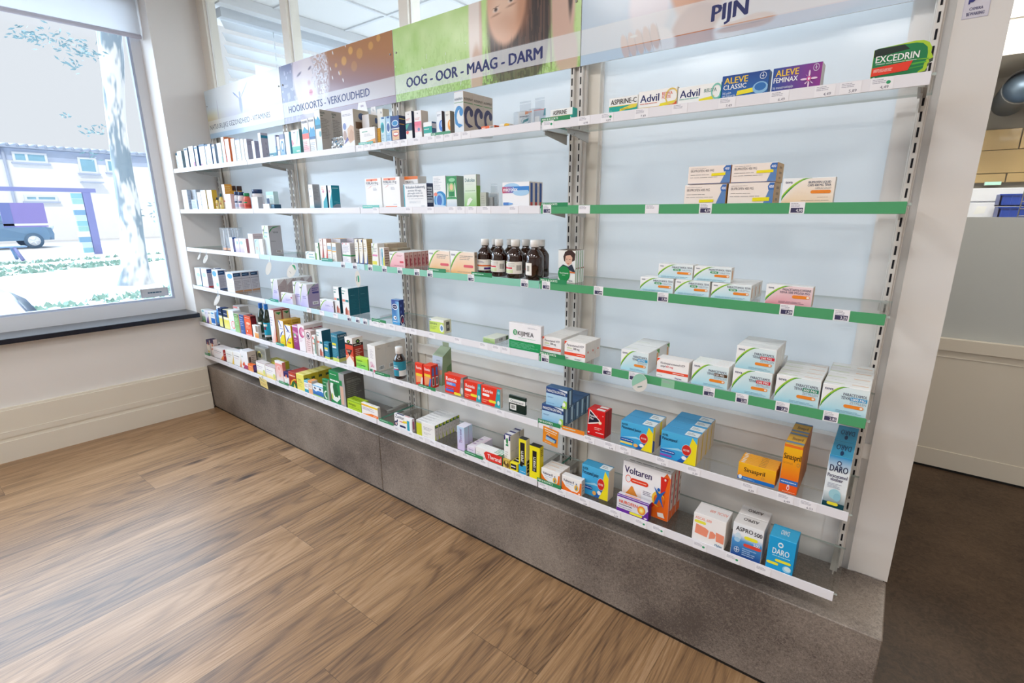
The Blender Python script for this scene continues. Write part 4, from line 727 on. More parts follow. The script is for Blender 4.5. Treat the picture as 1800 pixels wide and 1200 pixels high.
ITEMS = [
('medicine_carton',-4.0120,-0.2620,1.7365,0.0278,0.1057,0.0500,1,'f4f5f7/2a6f80/dfe6ea|r F 0 .86 1 1 1d5f78;l F .2 .2 .8 .6 4 9fc0cc','narrow white carton with dark teal cap band, nearest the window on the top shelf'),
('medicine_carton',-3.9834,-0.2620,1.7365,0.0715,0.1149,0.0500,1,'f4f5f7/8fa5b0/e8eef0|r F .2 .1 .8 .14 b8d4dc;r R 0 0 1 1 8fa9b3','white carton with grey-teal side, second from the window on the top shelf'),
('medicine_carton',-3.8650,-0.2620,1.7365,0.0542,0.1272,0.0500,1,'f4f5f7/3d5f78/dfe6ea|r F .1 .88 .9 .97 3d5f78;l F .2 .3 .8 .5 3 b8ccd6','tall white carton with slate blue side, third from the window on the top shelf'),
('medicine_carton',-3.7922,-0.2620,1.7365,0.0752,0.1321,0.0500,1,'f4f5f7/3c6d92/e9eef2|r F .7 0 1 .25 c98fb2;l F .15 .4 .85 .8 4 b9cede','white carton with mauve bottom corner, fourth from the window on the top shelf'),
('medicine_carton',-3.7038,-0.2620,1.7365,0.0427,0.1281,0.0450,1,'f4f5f7/4a6f97/e4eaf0|r F .1 .86 .9 .94 4a86ad','narrow white carton with blue edge, fifth from the window on the top shelf'),
('medicine_carton',-3.6326,-0.2620,1.7365,0.0804,0.1317,0.0600,1,'f4f5f7/577ea0/4a6f97|r F 0 .9 1 1 46627e;r F .0 0 .3 .12 cf8fb4','white carton with dark blue top line and pink foot, sixth from the window'),
('medicine_carton',-3.5456,-0.2620,1.7365,0.0802,0.1251,0.0600,1,'f4f5f7/35689a/4a6f97|r F 0 .92 .5 1 4d6b88;l F .2 .1 .8 .3 3 9ed7dc','white carton with pale aqua lines, seventh from the window on the top shelf'),
('medicine_carton',-3.4500,-0.2620,1.7365,0.0357,0.1189,0.0500,1,'f4f5f7/8f9bb0/e4eaf0|r F .2 .8 .8 .9 7c96b8','slim white carton with grey-lilac side, eighth from the window on the top shelf'),
('medicine_carton',-3.3819,-0.2620,1.7365,0.0563,0.1208,0.0450,1,'f4f5f7/b9dfe6/eef2f4|r F .75 0 1 .35 a4d9df','plain white carton with aqua corner, ninth from the window on the top shelf'),
('medicine_carton',-3.3163,-0.2620,1.7365,0.0360,0.1493,0.0700,1,'f4f5f7/e08a55/f0f0f0|l F .2 .7 .8 .9 3 d8d8e0','tall white carton with orange side peeping out near the sign corner'),
('medicine_carton',-3.2712,-0.2620,1.7365,0.0498,0.1351,0.0450,1,'f4f5f7/e0763f/f0ece8|r F 0 0 .12 .3 d9709a;l F .2 .6 .8 .85 3 d8d8e0','white carton with bright orange side on the top shelf below the vitamins sign'),
('medicine_carton',-3.1954,-0.2620,1.7365,0.0434,0.1312,0.0500,1,'f4f5f7/dfe4ea/eef0f2|r F .8 0 1 .9 e4e9ee;l F .2 .5 .8 .8 4 cfd6de','plain white carton right of the bright orange sided one on the top shelf'),
('medicine_carton',-3.1437,-0.2620,1.7365,0.0533,0.1247,0.0500,1,'f4f5f7/cfe0e6/8d9ab0|r F 0 .95 1 1 8090ac;l F .15 .1 .4 .9 7 a8dce6','white carton with aqua printed lines on the top shelf below the word VITAMINES'),
('medicine_carton',-3.0836,-0.2620,1.7365,0.0348,0.1199,0.0500,1,'f4f5f7/e6e9ee/eef0f2|l F .2 .2 .8 .4 3 dcdfe6','slim plain white carton before the mauve sided pair on the top shelf'),
('medicine_carton',-3.0427,-0.2620,1.7365,0.0342,0.1166,0.0399,1,'f4f5f7/aeb0c2/c9c9d4|l R .12 .72 .9 .92 4 7f8298;r R 0 0 .06 1 d0d2dc','white carton with wide mauve-grey side, left one of a similar pair on the top shelf'),
('medicine_carton',-2.9532,-0.2620,1.7365,0.0300,0.0991,0.0372,1,'f4f5f7/a4a8c0/c9c9d4|l R .12 .5 .9 .92 8 8286a0;r R 0 0 .06 1 c9d8e4','white carton with narrower mauve-grey side, right one of a similar pair'),
('medicine_carton',-2.8755,-0.2620,1.7365,0.0300,0.1350,0.0401,1,'f4f5f7/b4b4c6/d89a94|r R 0 .8 1 .9 2b8aa8;l R .55 .1 .8 .7 3 9a9ab0','tall carton with mauve side crossed by a teal band on the top shelf'),
('medicine_tube_carton',-2.7976,-0.2500,1.7365,0.0723,0.0255,0.0500,1,'2f8fa6/1f6f8c/2b86a0|r F .05 .2 .6 .8 1d6f8a;l F .1 .3 0.550 0.700 1 e6f4f6','flat teal carton lying on the top shelf under the sign joint'),
('medicine_carton',-2.7018,-0.2620,1.7365,0.0116,0.1092,0.0300,1,'8f93b0/7d82a4/b0b2c4|r F 0 .1 1 .5 2f86b0','thin lilac carton standing edge-on before the white carton with blue oval'),
('medicine_carton',-2.6864,-0.2620,1.7365,0.0246,0.0998,0.0500,1,'f4f5f7/dfe6ee/eef0f2|r F .1 .3 .9 .36 86a8cc','slim white carton between thin lilac one and the carton with blue oval'),
('medicine_carton',-2.6565,-0.2620,1.7365,0.0467,0.1073,0.0500,1,'dfe8f2/6f9cc8/9a9cb8|r F 0 .78 1 1 8f93b4;g F 0 0 1 .75 5fa3d6 eef4f8;o F .5 .45 .3 .25 .3 3f8fc6;e F .5 .45 .16 .13 f4f8fb','pale blue carton with ringed blue oval on the top shelf beside the sign joint'),
('medicine_carton',-2.6032,-0.2620,1.7365,0.0441,0.1138,0.0500,1,'f4f5f7/5fb8d4/eef0f2|r F .85 .1 1 .9 cfe6ee','plain white carton with aqua edge left of the pink and teal carton'),
('medicine_carton',-2.5412,-0.2620,1.7365,0.0768,0.1173,0.0191,1,'f2eef0/4f7f80/e4e8ea|g F 0 0 1 .33 1fae9c 6fd0bf;p F e9a0b4 0 .35 .25 .45 .1 .6 0 .62;p F bfe4da .8 .95 .9 .9 .62 .4 .55 .42;l F .3 .86 .6 .92 2 5d6f8c;l F .5 .08 0.860 0.200 1 f4f8fa;r F .0 .3 .02 .7 e8d0d6','white carton fading to teal with pink patch on the top shelf beside the wall upright'),
('medicine_carton',-2.4384,-0.2620,1.7365,0.0582,0.1575,0.0600,1,'f4f5f7/dfe2e8/e9ecef|g F 0 .0 1 .22 eac3c8 f0d0d2;r F 0 .42 1 .58 ef6a5e;p F 4ba3c8 0 .6 .2 .68 .45 .78 .7 .7 1 .66 1 .58 0 .58;T F .08 .88 .07 .8 PHYSIOMER 3c4f74;l F .1 .1 .9 .36 5 e39aa0','tall white nasal spray carton with coral band and blue mountain'),
('medicine_carton',-2.3755,-0.2620,1.7365,0.0510,0.1593,0.0600,1,'f4f5f7/dfe2e8/e9ecef|r F 0 .38 1 .46 3f6ea6;p F 4ba3d8 0 .55 .3 .74 .55 .66 .8 .74 1 .6 1 .46 0 .46;T F .08 .88 .06 .8 PHYSIOMER 3c4f74;l F .1 .05 .9 .3 5 b8c8dc','tall white nasal spray carton with navy band and blue mountain'),
('medicine_carton',-2.3191,-0.2620,1.7365,0.0469,0.1873,0.0624,2,'f0f6fa/b9b2ac/d8dade|r F 0 .55 1 .64 2f7ea0;p F 3fa8d4 0 .64 1 .64 1 .74 .6 .84 .3 .76 0 .82;g F 0 0 1 .5 cfe2f0 f4f8fa;e F .8 .42 .2 .07 7fb8c4;T R .03 .9 .05 .4 PHYSIOMER 4b5a58;r R .03 .85 .25 .865 3c5f50;l R .05 .3 .92 .8 14 8f8984;r R 0 0 .02 1 e6e4e0','tallest white and blue spray carton with taupe text side'),
('foil_pouch',-2.2248,-0.2550,1.7365,0.0945,0.0580,0.0200,1,'c4d2de','crumpled silver and blue foil pouch leaning on the top shelf rail'),
('hanging_carton',-2.1050,-0.2620,1.7365,0.0874,0.1600,0.0878,1,'efeff4/c7bfb4/e4e4ea|l F .1 .84 .9 .9 2 9a9cb4;e F .22 .58 .14 .09 7f93cc;p F d8b89c .45 .5 .72 .6 .98 .55 1 .2 .6 .12 .42 .22;p F caa284 .5 .3 .75 .5 .95 .4 .9 .2 .6 .16;e F .2 .34 .14 .13 b59c92;p F 6f6fb0 .08 .12 .4 .3 .5 .22 .2 .14;e R .5 .83 .18 .09 5b6f9c;r R .12 .5 .5 .68 6f5844;r R .56 .5 .92 .68 8a8074;l R .1 .2 .9 .45 5 9a9286','white baby care carton with sleeping infant picture and peaked hanger'),
('hanging_carton',-2.0015,-0.2270,1.7365,0.0500,0.1362,0.0479,1,'e6e6ea/c4bcb0/dddddf|e R .8 .83 .15 .09 5b6f9c;r R .3 .5 .9 .66 6f5844','second peaked hanger carton behind the orange and white carton'),
('medicine_carton',-1.9643,-0.2740,1.7365,0.1065,0.0707,0.0130,1,'f4f3f1/d9d2ca/f0efee|p F f0a860 .45 .22 1 .34 1 0 .1 0 .1 .14;l F .16 .72 0.520 0.840 1 7fc0ac;l F .3 .5 .9 .66 3 c9ccd4;r F 0 0 .8 .08 3fae94','low white carton with orange flash and green foot before the peaked cartons'),
('medicine_carton',-1.8715,-0.2600,1.7365,0.0300,0.0647,0.0300,1,'f0b340/d89a30/f0c060|l F .2 .1 .8 .9 8 f6d48a','thin yellow carton left of the pale blue cartons on the top shelf'),
('medicine_carton',-1.9273,-0.2000,1.7365,0.0387,0.1556,0.0372,1,'f0eee8/d6cdbc/e8e6e0|e F .7 .9 .07 .03 4b5670','tall cream-white carton standing behind the pale blue cartons on the top shelf'),
('medicine_carton',-1.8343,-0.2620,1.7365,0.0341,0.1056,0.0400,1,'cfe8f2/a9cfe4/dcecf4|e F .4 .6 .34 .2 2fb0bc;e F .4 .6 .22 .13 1d7f94;l F .15 .1 .7 .35 4 86b4cc;r F .3 .92 .8 .99 3f6ea6','pale blue carton with teal disc on the top shelf'),
('medicine_carton',-1.7982,-0.2620,1.7365,0.0308,0.1051,0.0500,1,'a9cfec/8db8dc/c6def0|e F .5 .58 .4 .22 e4f0fa;e F .5 .58 .3 .16 3a5fa4;l F .15 .1 .8 .3 4 6f9cc8;r F .3 .92 .8 .99 2d5a9c','sky blue carton with dark blue disc on the top shelf'),
('medicine_carton',-1.7649,-0.2620,1.7365,0.0519,0.1016,0.0373,1,'1d3f86/1c2c58/2f5590|e F .5 .72 .4 .12 cfe4f4;e F .5 .72 .32 .09 2a86c4;r F 0 .5 1 .53 f4f4f4;p F e8c098 .1 .08 .95 .08 .95 .46 .1 .46;e F .55 .3 .34 .09 c4504c;e F .55 .31 .3 .05 f6f4f2;r R 0 .86 .85 .89 d8b448;r R 0 .66 .75 .69 d8a048','navy blue carton with smiling mouth picture and gold striped side'),
('medicine_carton',-1.6741,-0.2620,1.7365,0.0387,0.1094,0.0156,1,'f3f2f1/2c3550/e6e6e8|r F 0 .33 1 .6 2d4a66;p F 3fa08c 0 .55 .6 .58 .2 .4 0 .38;e F .25 .28 .2 .06 e85a50;e F .5 .9 .05 .02 55606f;l F .15 .68 .8 .76 2 e09a94','tall white carton with navy middle and red spot on the top shelf'),
('medicine_carton',-1.6213,-0.2620,1.7365,0.0413,0.1066,0.0389,1,'f4f2f3/d8ccc0/e9e6e4|r F 0 .25 1 .62 ee7f98;g F 0 .25 1 .5 f6c8d2 ee7f98;e F .6 .34 .16 .06 6f8fb8;l F .1 .68 .8 .76 2 e09a94;e F .5 .9 .05 .02 55606f','tall white carton with rose pink middle on the top shelf'),
('medicine_carton',-1.5702,-0.2620,1.7365,0.0487,0.0589,0.0252,1,'f4f5f6/5a7aa8/e8eaec|r F 0 .3 1 .72 21a79a;l F .1 .5 0.640 0.620 1 e6f4f2;r R 0 .6 1 .9 e9e4ee;p R d8564c 0 .02 1 .3 1 0 0 0','white carton with teal middle band on the top shelf'),
('medicine_carton',-1.4940,-0.2620,1.7365,0.0287,0.0907,0.0173,1,'eef3fa/564f55/c9ccd4|e F .9 .42 .5 .22 4f86dc;e F .95 .48 .25 .12 a8c8f4;l F .1 .8 .8 .88 2 7f88a4','white carton with blue swirl and dark side on the top shelf'),
('medicine_carton',-1.4473,-0.2620,1.7365,0.0256,0.0863,0.0243,1,'f4f1ea/8d8580/d4cfca|e F .95 .42 .5 .22 f0a03c;e F .98 .48 .22 .12 f8d8a4;l F .1 .8 .8 .88 2 8f887f','white carton with orange swirl and grey side on the top shelf'),
('medicine_carton',-1.3991,-0.2620,1.7365,0.0473,0.1460,0.0561,3,'e9eff5/cfc2b4/d89a80|l F .06 .8 .94 .84 1 8a94a0;T F .06 .8 .06 .85 AUDISPRAY 7c8896;r F .04 .74 .96 .752 6fae7c;e F .5 .45 .45 .22 4f93d0;e F .62 .4 .36 .18 e9eff5;e F .75 .52 .2 .1 4f93d0;p F 4f93d0 .0 .5 .1 .25 .5 .15 .9 .2 .4 .26 .25 .4;T R .03 .8 .06 .9 AUDISPRAY 5d5a52;r R .02 .73 .92 .745 4f9a5c;e R .48 .45 .44 .22 4a4a6c;e R .62 .4 .34 .17 cfc2b4;e R .75 .52 .18 .1 4a4a6c;p R 4a4a6c .0 .5 .1 .25 .5 .15 .9 .2 .4 .26 .25 .4;r R .96 0 1 1 e0d8cc','tall sea spray carton with curling wave'),  # same wave print: daylight put into front colours, shade into side colours
('medicine_tube_carton',-1.2595,-0.2720,1.7365,0.0634,0.0134,0.0500,1,'ee6a3a/d05020/f28a5c|l F .05 .3 0.320 0.800 1 f8e4da;b F .62 .1 .95 .9','flat orange-red carton with barcode lying on the top shelf rail'),
('medicine_tube',-1.1953,-0.2620,1.7365,0.0642,0.0210,0.0400,1,'f0e4dc','white tube with yellow label lying next to the flat orange-red carton'),
('blister_pack',-1.1293,-0.2550,1.7365,0.0580,0.0858,0.0350,1,'f4f4f2','clear hanging blister pack with teal plaster and orange flash'),
('blister_pack',-1.0705,-0.2500,1.7365,0.0497,0.0923,0.0400,1,'dfe8f4','clear blue-tinted blister pack with red top edge'),
('medicine_carton',-1.0577,-0.2000,1.7365,0.0086,0.0416,0.0300,1,'8a8c8c/77797a/a4a6a6|l F .1 .2 .9 .8 4 a4a6a6','small grey carton behind the clear blue-tinted pack'),
('medicine_carton',-0.9686,-0.2620,1.7365,0.0847,0.0378,0.0300,1,'f6f6f5/18a99a/eeeeee|r F 0 0 1 .42 18a99a;r F 0 .42 1 .46 f0c8a0;T F .12 .54 .36 .62 ASPIRINE 33291f;l F .2 .24 .6 .3 1 a8e0d8;e F .9 .2 .04 .1 d8f4ee','low white and teal carton reading ASPIRINE beside the third upright'),
('medicine_carton',-0.7568,-0.2620,1.7365,0.0922,0.0456,0.0300,1,'f6f6f5/f0f0ee/f2f2f0|r F 0 0 1 .46 18a99a;r F 0 .46 1 .5 f0d060;T F .06 .58 .32 .9 ASPIRINE-C 2e2420;p F e8d648 .38 .12 .6 .22 .96 .28 .98 .46 .8 .46 .4 .28;l F .44 .2 .9 .32 2 b49f20;o F .08 .14 .05 .1 .2 9fded4','low white and teal carton reading ASPIRINE C with yellow flash'),
('medicine_carton',-0.6630,-0.2620,1.7365,0.1149,0.0515,0.0300,1,'f7f6f4/e8dcc4/f2f2f0|T F .05 .42 .4 .56 Advil 232a66;T F .62 .66 .16 .26 RELIVA e0603c;T F .62 .48 .16 .22 FORTE e0603c;h F 0 0 1 .16 d8c890 e8b460;p F e0502c .55 0 1 0 1 .3 .8 .22;p F f0e02c .56 .1 .94 .18 .96 .34 .58 .26;o F .86 .56 .16 .42 .18 e6c868;l F .05 .3 .5 .38 1 e09080','low white pain relief carton with red corner and yellow strip on the top shelf'),
('medicine_carton',-0.5466,-0.2620,1.7365,0.1163,0.0470,0.0300,1,'f7f7f6/3fae9c/f2f2f0|T F .05 .42 .42 .56 Advil 232a66;T F .62 .55 .2 .28 RELIVA 4f7f74;h F 0 0 1 .14 c8e0d0 2fae9c;p F 2fae9c .8 0 1 0 1 .6 .95 .2;p F f0e02c .5 .08 .84 .16 .86 .34 .52 .24;o F .9 .55 .12 .42 .22 7fc8b8;l F .05 .3 .5 .38 1 7fc4b8','low white pain relief carton with green swirl on the top shelf'),
('medicine_carton',-0.4295,-0.2620,1.7365,0.1132,0.0588,0.0300,1,'1f4f9c/2f5fa4/2a5aa4|g F 0 0 1 1 2f6fb8 1d4690;r F 0 0 1 .05 d8b44c;T F .05 .66 .26 .52 ALEVE f0c83c;T F .04 .42 .2 .5 CLASSIC f6f8fa;t F .04 .24 .1 .2 bij_pijn e8f0f8;t F .04 .12 .1 .3 en_koorts e8f0f8;p F f2e230 .34 .14 .7 .2 .72 .38 .36 .32;e F .84 .34 .16 .24 8fc0e4;e F .84 .38 .12 .16 2f6fb4;o F .88 .8 .07 .14 .14 e4eef8;r F .85 .79 .91 .81 e4eef8;r F .875 .7 .885 .9 e4eef8','royal blue carton with oval tablet picture and yellow strip on the top shelf'),
('medicine_carton',-0.3077,-0.2620,1.7365,0.1065,0.0586,0.0436,1,'2a3f94/e8e0e0/34489c|h F 0 0 1 1 1f4f9c 8f2f8c;r F 0 0 .65 .05 d8b44c;T F .06 .66 .26 .48 ALEVE f0c83c;T F .03 .42 .2 .5 FEMINAX f6f8fa;t F .03 .18 .11 .42 bij_menstruatiepijn e8f0f8;o F .88 .82 .06 .14 .14 e4dcf0;r F .855 .81 .905 .83 e4dcf0;r F .875 .72 .885 .92 e4dcf0;e F .76 .62 .018 .13 f0d4ec;e F .76 .22 .018 .13 f0d4ec;e F .66 .42 .07 .04 f0d4ec;e F .86 .42 .07 .04 f0d4ec;p F f0d4ec .7 .56 .68 .6 .75 .5;p F f0d4ec .82 .56 .86 .62 .78 .5;p F f0d4ec .68 .26 .7 .22 .76 .36;p F f0d4ec .82 .24 .86 .22 .78 .36;e F .76 .42 .045 .1 d85a9c;e F .76 .42 .02 .045 f8f0f4','blue to magenta carton with white flower emblem on the top shelf'),
('shaped_carton',-0.1031,-0.2620,1.7365,0.1074,0.0713,0.0350,1,'0f7a45','dark green carton cut to a head profile with red stripe'),
('medicine_carton',-4.0084,-0.2620,1.4700,0.0853,0.1318,0.0247,1,'f4f5f7/b8c8dc/eef0f2|l F .2 .3 .8 .5 3 d0d8e4;l R .2 .2 .8 .8 4 a4b4cc','white carton with pale blue side, nearest the window on the second shelf'),
('medicine_carton',-3.9696,-0.2350,1.4700,0.1207,0.1315,0.0500,1,'bcc4cc/a8b0ba/ccd2d8|l F .2 .3 .8 .7 4 aab2bc','grey translucent-looking carton behind the small clear carton by the window'),
('medicine_carton',-3.8747,-0.2620,1.4700,0.0867,0.0662,0.0260,1,'c9d8e8/a8bcd4/dde6ee|l F .15 .15 .85 .85 6 8fa8c6','small blue-grey carton with printed lines on the second shelf by the window'),
('medicine_carton',-3.7700,-0.2620,1.4700,0.0535,0.1120,0.0500,1,'f4f5f7/c8d4e8/eef0f2|r F .85 .25 .97 .33 5f8fe0','slim white carton with a blue dot, second shelf left end'),
('medicine_carton',-3.7114,-0.2620,1.4700,0.0771,0.1220,0.0600,1,'f4f5f7/c9b06a/eef0f2|l F .2 .5 .8 .6 2 d8dce4','wider white carton left of the olive sided one on the second shelf'),
('medicine_carton',-3.6197,-0.2620,1.4700,0.0746,0.1212,0.0319,1,'f4f5f7/c0a040/d8c880|r F 0 0 .1 .1 e8d060;r R 0 .55 1 1 d0b448','white carton with olive-yellow side on the second shelf'),
('medicine_bottle',-3.5283,-0.2550,1.4700,0.0183,0.0746,0.0183,1,'e6cc6a/1f3c50/f0e2a0','small yellow bottle with dark blue cap on the second shelf'),
('medicine_bottle',-3.4715,-0.2550,1.4700,0.0218,0.0975,0.0190,1,'e6c458/1f5f6c/f0dc90','taller yellow bottle with teal cap left of the orange sided carton'),
('medicine_carton',-3.4563,-0.2350,1.4700,0.0386,0.1530,0.0456,1,'f4f2f0/e09a38/d8b060|r F .1 .3 .9 .36 e09090;l R .1 .6 .9 .95 5 f0c880;r R .0 .2 1 .4 d8a040','tall white carton with orange side beside the jars on the second shelf'),
('medicine_carton',-3.3409,-0.2750,1.4700,0.0734,0.0895,0.0350,1,'f6f4f5/f0d0d0/eeeeee|g F 0 0 1 .3 f4c8cc f6f4f5;r F .4 .6 .8 .63 d8b0b8','white carton with pink foot standing before the orange jars'),
('medicine_jar',-3.5057,-0.1700,1.4700,0.0380,0.1478,0.0380,2,'e0a838/4a3028/e8bc58','orange vitamin jar with dark brown lid'),
('medicine_jar',-3.2667,-0.2620,1.4700,0.0332,0.1041,0.0380,1,'dfe4f0/24406c/b8c8e4','white and pale blue jar with navy lid on the second shelf'),
('medicine_jar',-3.1927,-0.2720,1.4700,0.0380,0.0999,0.0380,1,'ecdfe6/24406c/e0a8b8','white and pink jar with navy lid beside the red jar'),
('medicine_jar',-3.1482,-0.2620,1.4700,0.0380,0.0930,0.0380,1,'e06a58/1f8f5c/d0483c','red jar with green lid on the second shelf'),
('medicine_jar',-3.1377,-0.2230,1.4700,0.0669,0.1145,0.0669,1,'ece6ea/2a3f68/d49aac','large white jar with navy lid and pink edge on the second shelf'),
('medicine_carton',-3.0119,-0.2740,1.4700,0.0698,0.0675,0.0300,1,'f6f6f6/b8bac4/eeeeee|r F .2 .3 .8 .34 e4e4ea','plain white carton standing before the large white jar'),
('medicine_carton',-2.8967,-0.2700,1.4700,0.0685,0.0288,0.0400,1,'f4f6f6/dfe6ea/eef2f2|r F 0 0 1 .1 a8e0dc','low white carton with aqua foot right of the large white jar'),
('medicine_carton',-2.9855,-0.2000,1.4700,0.0841,0.0978,0.0300,1,'dbeef0/c4e0e4/e6f4f4|r F .0 .8 1 1 b0dcd8;r F .05 .3 .4 .62 2f4f78;l F .5 .3 .95 .75 5 b0d8d4','pale aqua carton with navy square behind the low white carton'),
('medicine_carton',-2.8274,-0.2620,1.4700,0.0384,0.0247,0.0400,1,'2a5f7c/244f6c/3a7090|r F .1 .6 .9 .8 4f8aa8','small navy-teal carton at the right of the vitamin group'),
('medicine_carton',-2.4340,-0.2620,1.4700,0.0386,0.1185,0.0406,1,'f5f6f7/b4b8c0/c8b8b4|r F .2 .8 .6 .83 b8c8d4;r F .2 .5 .6 .53 b8c8d4;g F 0 0 1 .2 b8dcec f5f6f7;l R .08 .35 .8 .92 10 94989f;g R 0 0 1 .3 5f98b8 b4b8c0','white carton with grey text side standing beside the second upright'),
('medicine_carton',-2.3233,-0.2620,1.4700,0.0475,0.1098,0.0144,1,'f6f4f4/123f58/e8e8ea|p F 17a0b4 .2 0 1 0 1 .7 .85 .55 .3 .3;l F .1 .8 .6 .92 2 f0907c;e F .4 .74 .16 .06 d890a8','white and turquoise carton with coral lettering, left of a pair on the second shelf'),
('medicine_carton',-2.2650,-0.2620,1.4700,0.0312,0.1088,0.0457,1,'f4f4f5/1f8fa8/c8e0e6|p F 17a0b4 .3 0 1 0 1 .75 .8 .6 .3 .3;e F .4 .74 .16 .06 d8a8b8;p R 8fa0b4 0 0 1 0 1 .2 .5 .2 0 .1;l R .1 .84 0.820 0.920 1 9fdce4;l R .2 .25 .9 .32 2 6fc0cc','white and turquoise carton with broad teal side, right of a pair'),
('medicine_carton',-1.9690,-0.2620,1.4700,0.1139,0.1293,0.0600,1,'f6f6f7/eceef0/f0f0f2|r F .1 .9 .78 .97 f08a64;e F .42 .92 .06 .03 c84a34;T F .08 .79 .09 .74 FORLAX_10_g 3f4a68;l F .1 .74 .7 .76 1 9aa0b0;p F e05a50 .15 .64 .38 .72 .4 .735 .34 .72;l F .5 .58 .8 .68 3 b0b4c0;l F .6 .06 .8 .1 1 b0b4c0','tall white laxative carton with orange top band, left of three'),
('medicine_carton',-1.8488,-0.2620,1.4700,0.1168,0.1292,0.0600,1,'f6f6f7/eceef0/f0f0f2|r F .1 .9 .78 .97 f08a64;e F .42 .92 .06 .03 c84a34;T F .08 .8 .09 .74 FORLAX_10_g 3f4a68;l F .1 .75 .7 .77 1 9aa0b0;p F e05a50 .12 .64 .36 .73 .38 .745 .32 .73;l F .5 .58 .8 .68 3 b0b4c0;l F .6 .1 .8 .13 1 b0b4c0;r F .15 .0 .8 .06 f49a80','tall white laxative carton with orange top band and orange foot, middle of three'),
('medicine_carton',-1.7312,-0.2350,1.4700,0.0846,0.1293,0.0500,1,'f4f3f2/e0dcd6/e0903c|r F 0 .9 1 1 e8762c;T F .08 .78 .08 .6 FORLAX_10_g 3f4a68;p F e05a50 .1 .6 .4 .72 .42 .735 .3 .71','tall white laxative carton with orange top, half hidden behind the fibre granules carton'),
('medicine_carton',-1.6958,-0.2740,1.4700,0.1411,0.0958,0.0375,1,'f3f4f6/454b66/20283c|r F 0 0 .05 1 3fb0c8;r F 0 .96 1 1 dfe6ee;T F .1 .8 .12 .84 Volcolon-Suikervrij, 5f7088;t F .2 .68 .08 .6 granulaat_900_mg/g, 68788e;t F .18 .57 .08 .66 gedroogde_vezels_van 68788e;t F .16 .46 .08 .74 de_plant_plantago_ovata 68788e;l F .2 .36 .85 .39 1 98a4b4;l F .25 .18 .8 .28 3 c8d0d8;l F .75 .05 .9 .08 1 7888a0;p R dfe6f0 .0 .2 .85 .2 .85 .85 .1 .85;l R .05 .3 .9 .8 5 283050;r R .1 .0 .9 .06 303858','square white fibre granules carton with navy side'),
('medicine_carton',-1.5301,-0.2620,1.4700,0.0712,0.1214,0.0500,1,'f2f5f8/ccd6e0/e4e8ee|l F .08 .55 .7 .95 9 c4cad6;e F .55 .22 .5 .3 1f86c8;e F .5 .22 .34 .24 8fc4ec;e F .48 .22 .2 .17 3f6fc0;e F .2 .42 .14 .06 f08a78;p F cfe0f0 0 0 1 0 .9 .06 0 .1','white carton with blue ring swoosh left of the green digestive carton'),
('medicine_carton',-1.4555,-0.2620,1.4700,0.0570,0.1187,0.0416,1,'dfe8ec/8c9c90/a4b4a8|g F 0 .24 1 .99 2f9a58 2f8f50;e F .55 .87 .3 .06 8fd0a0;p F e9efe9 .05 .3 .14 .75 .2 .78 .2 .35;p F e9efe9 .95 .3 .86 .75 .8 .78 .8 .35;e F .5 .62 .3 .16 8fc87c;e F .5 .64 .16 .1 e8c89c;p F 24864a .3 .5 .7 .5 .6 .3 .4 .3;r F 0 .24 1 .27 c8e4d4;g F 0 0 1 .24 c8d4e0 e4ecf0;l F .15 .32 .9 .35 1 c8f0d4','green digestive drops carton with pale foot on the second shelf'),
('medicine_carton',-1.3608,-0.2620,1.4700,0.0634,0.1193,0.0237,1,'e9f1e6/78a05a/b8c0b8|g F 0 0 1 .45 8fc872 c8e4bc;g F 0 .45 1 1 d4ead0 eef2f2;T F .1 .78 .11 .8 Dulcolax 34707f;l F .15 .7 .7 .72 1 b8c8c8;l F .1 .49 .9 .52 1 6f9a60;p F eef6e8 .2 .05 .35 .05 .7 .24 .5 .3 .3 .24;r R 0 0 1 .66 7cb048;r R 0 .66 1 1 c8ccc8','tall pale green laxative carton with green side on the second shelf'),
('blister_pack',-1.2814,-0.2426,1.4700,0.0438,0.0857,0.0400,1,'d8e0e8','empty clear hanging box standing behind the olive-grey carton'),
('medicine_carton',-1.2716,-0.2720,1.4700,0.0300,0.0525,0.0160,1,'b4b8aa/98a09a/c4c8c0|l F .2 .2 .8 .8 4 a0a496','small olive-grey carton inside the clear hanging box'),
('medicine_carton',-1.2542,-0.2550,1.4700,0.0300,0.0354,0.0114,1,'aab0b4/8c9296/bcc2c6|l F .2 .2 .8 .8 4 9aa0a4','small grey carton right of the clear hanging box'),
('medicine_carton',-1.1721,-0.2620,1.4700,0.1200,0.0847,0.0275,3,'f4f4f7/dcd4cc/ecebef|e F .35 .76 .32 .2 a8d0f0;r F 0 .56 1 .82 3f86d4;h F 0 .56 .5 .82 d04a58 3f86d4;T F .04 .61 .16 .76 microlax f8f8fb;e F .7 .58 .3 .14 a8d0f0;r F 0 .66 1 .8 3f86d4;h F 0 .62 .45 .82 d04a58 3f86d4;T F .04 .64 .16 .76 microlax f8f8fb;r F .04 .06 .24 .18 4f80c8;p F 7fb0e4 .24 .06 .4 .1 .4 .14 .24 .18;r R .25 .18 .75 .95 3a5a9c;r R .25 .04 .75 .18 c04848','white microenema carton with blue and red name band'),
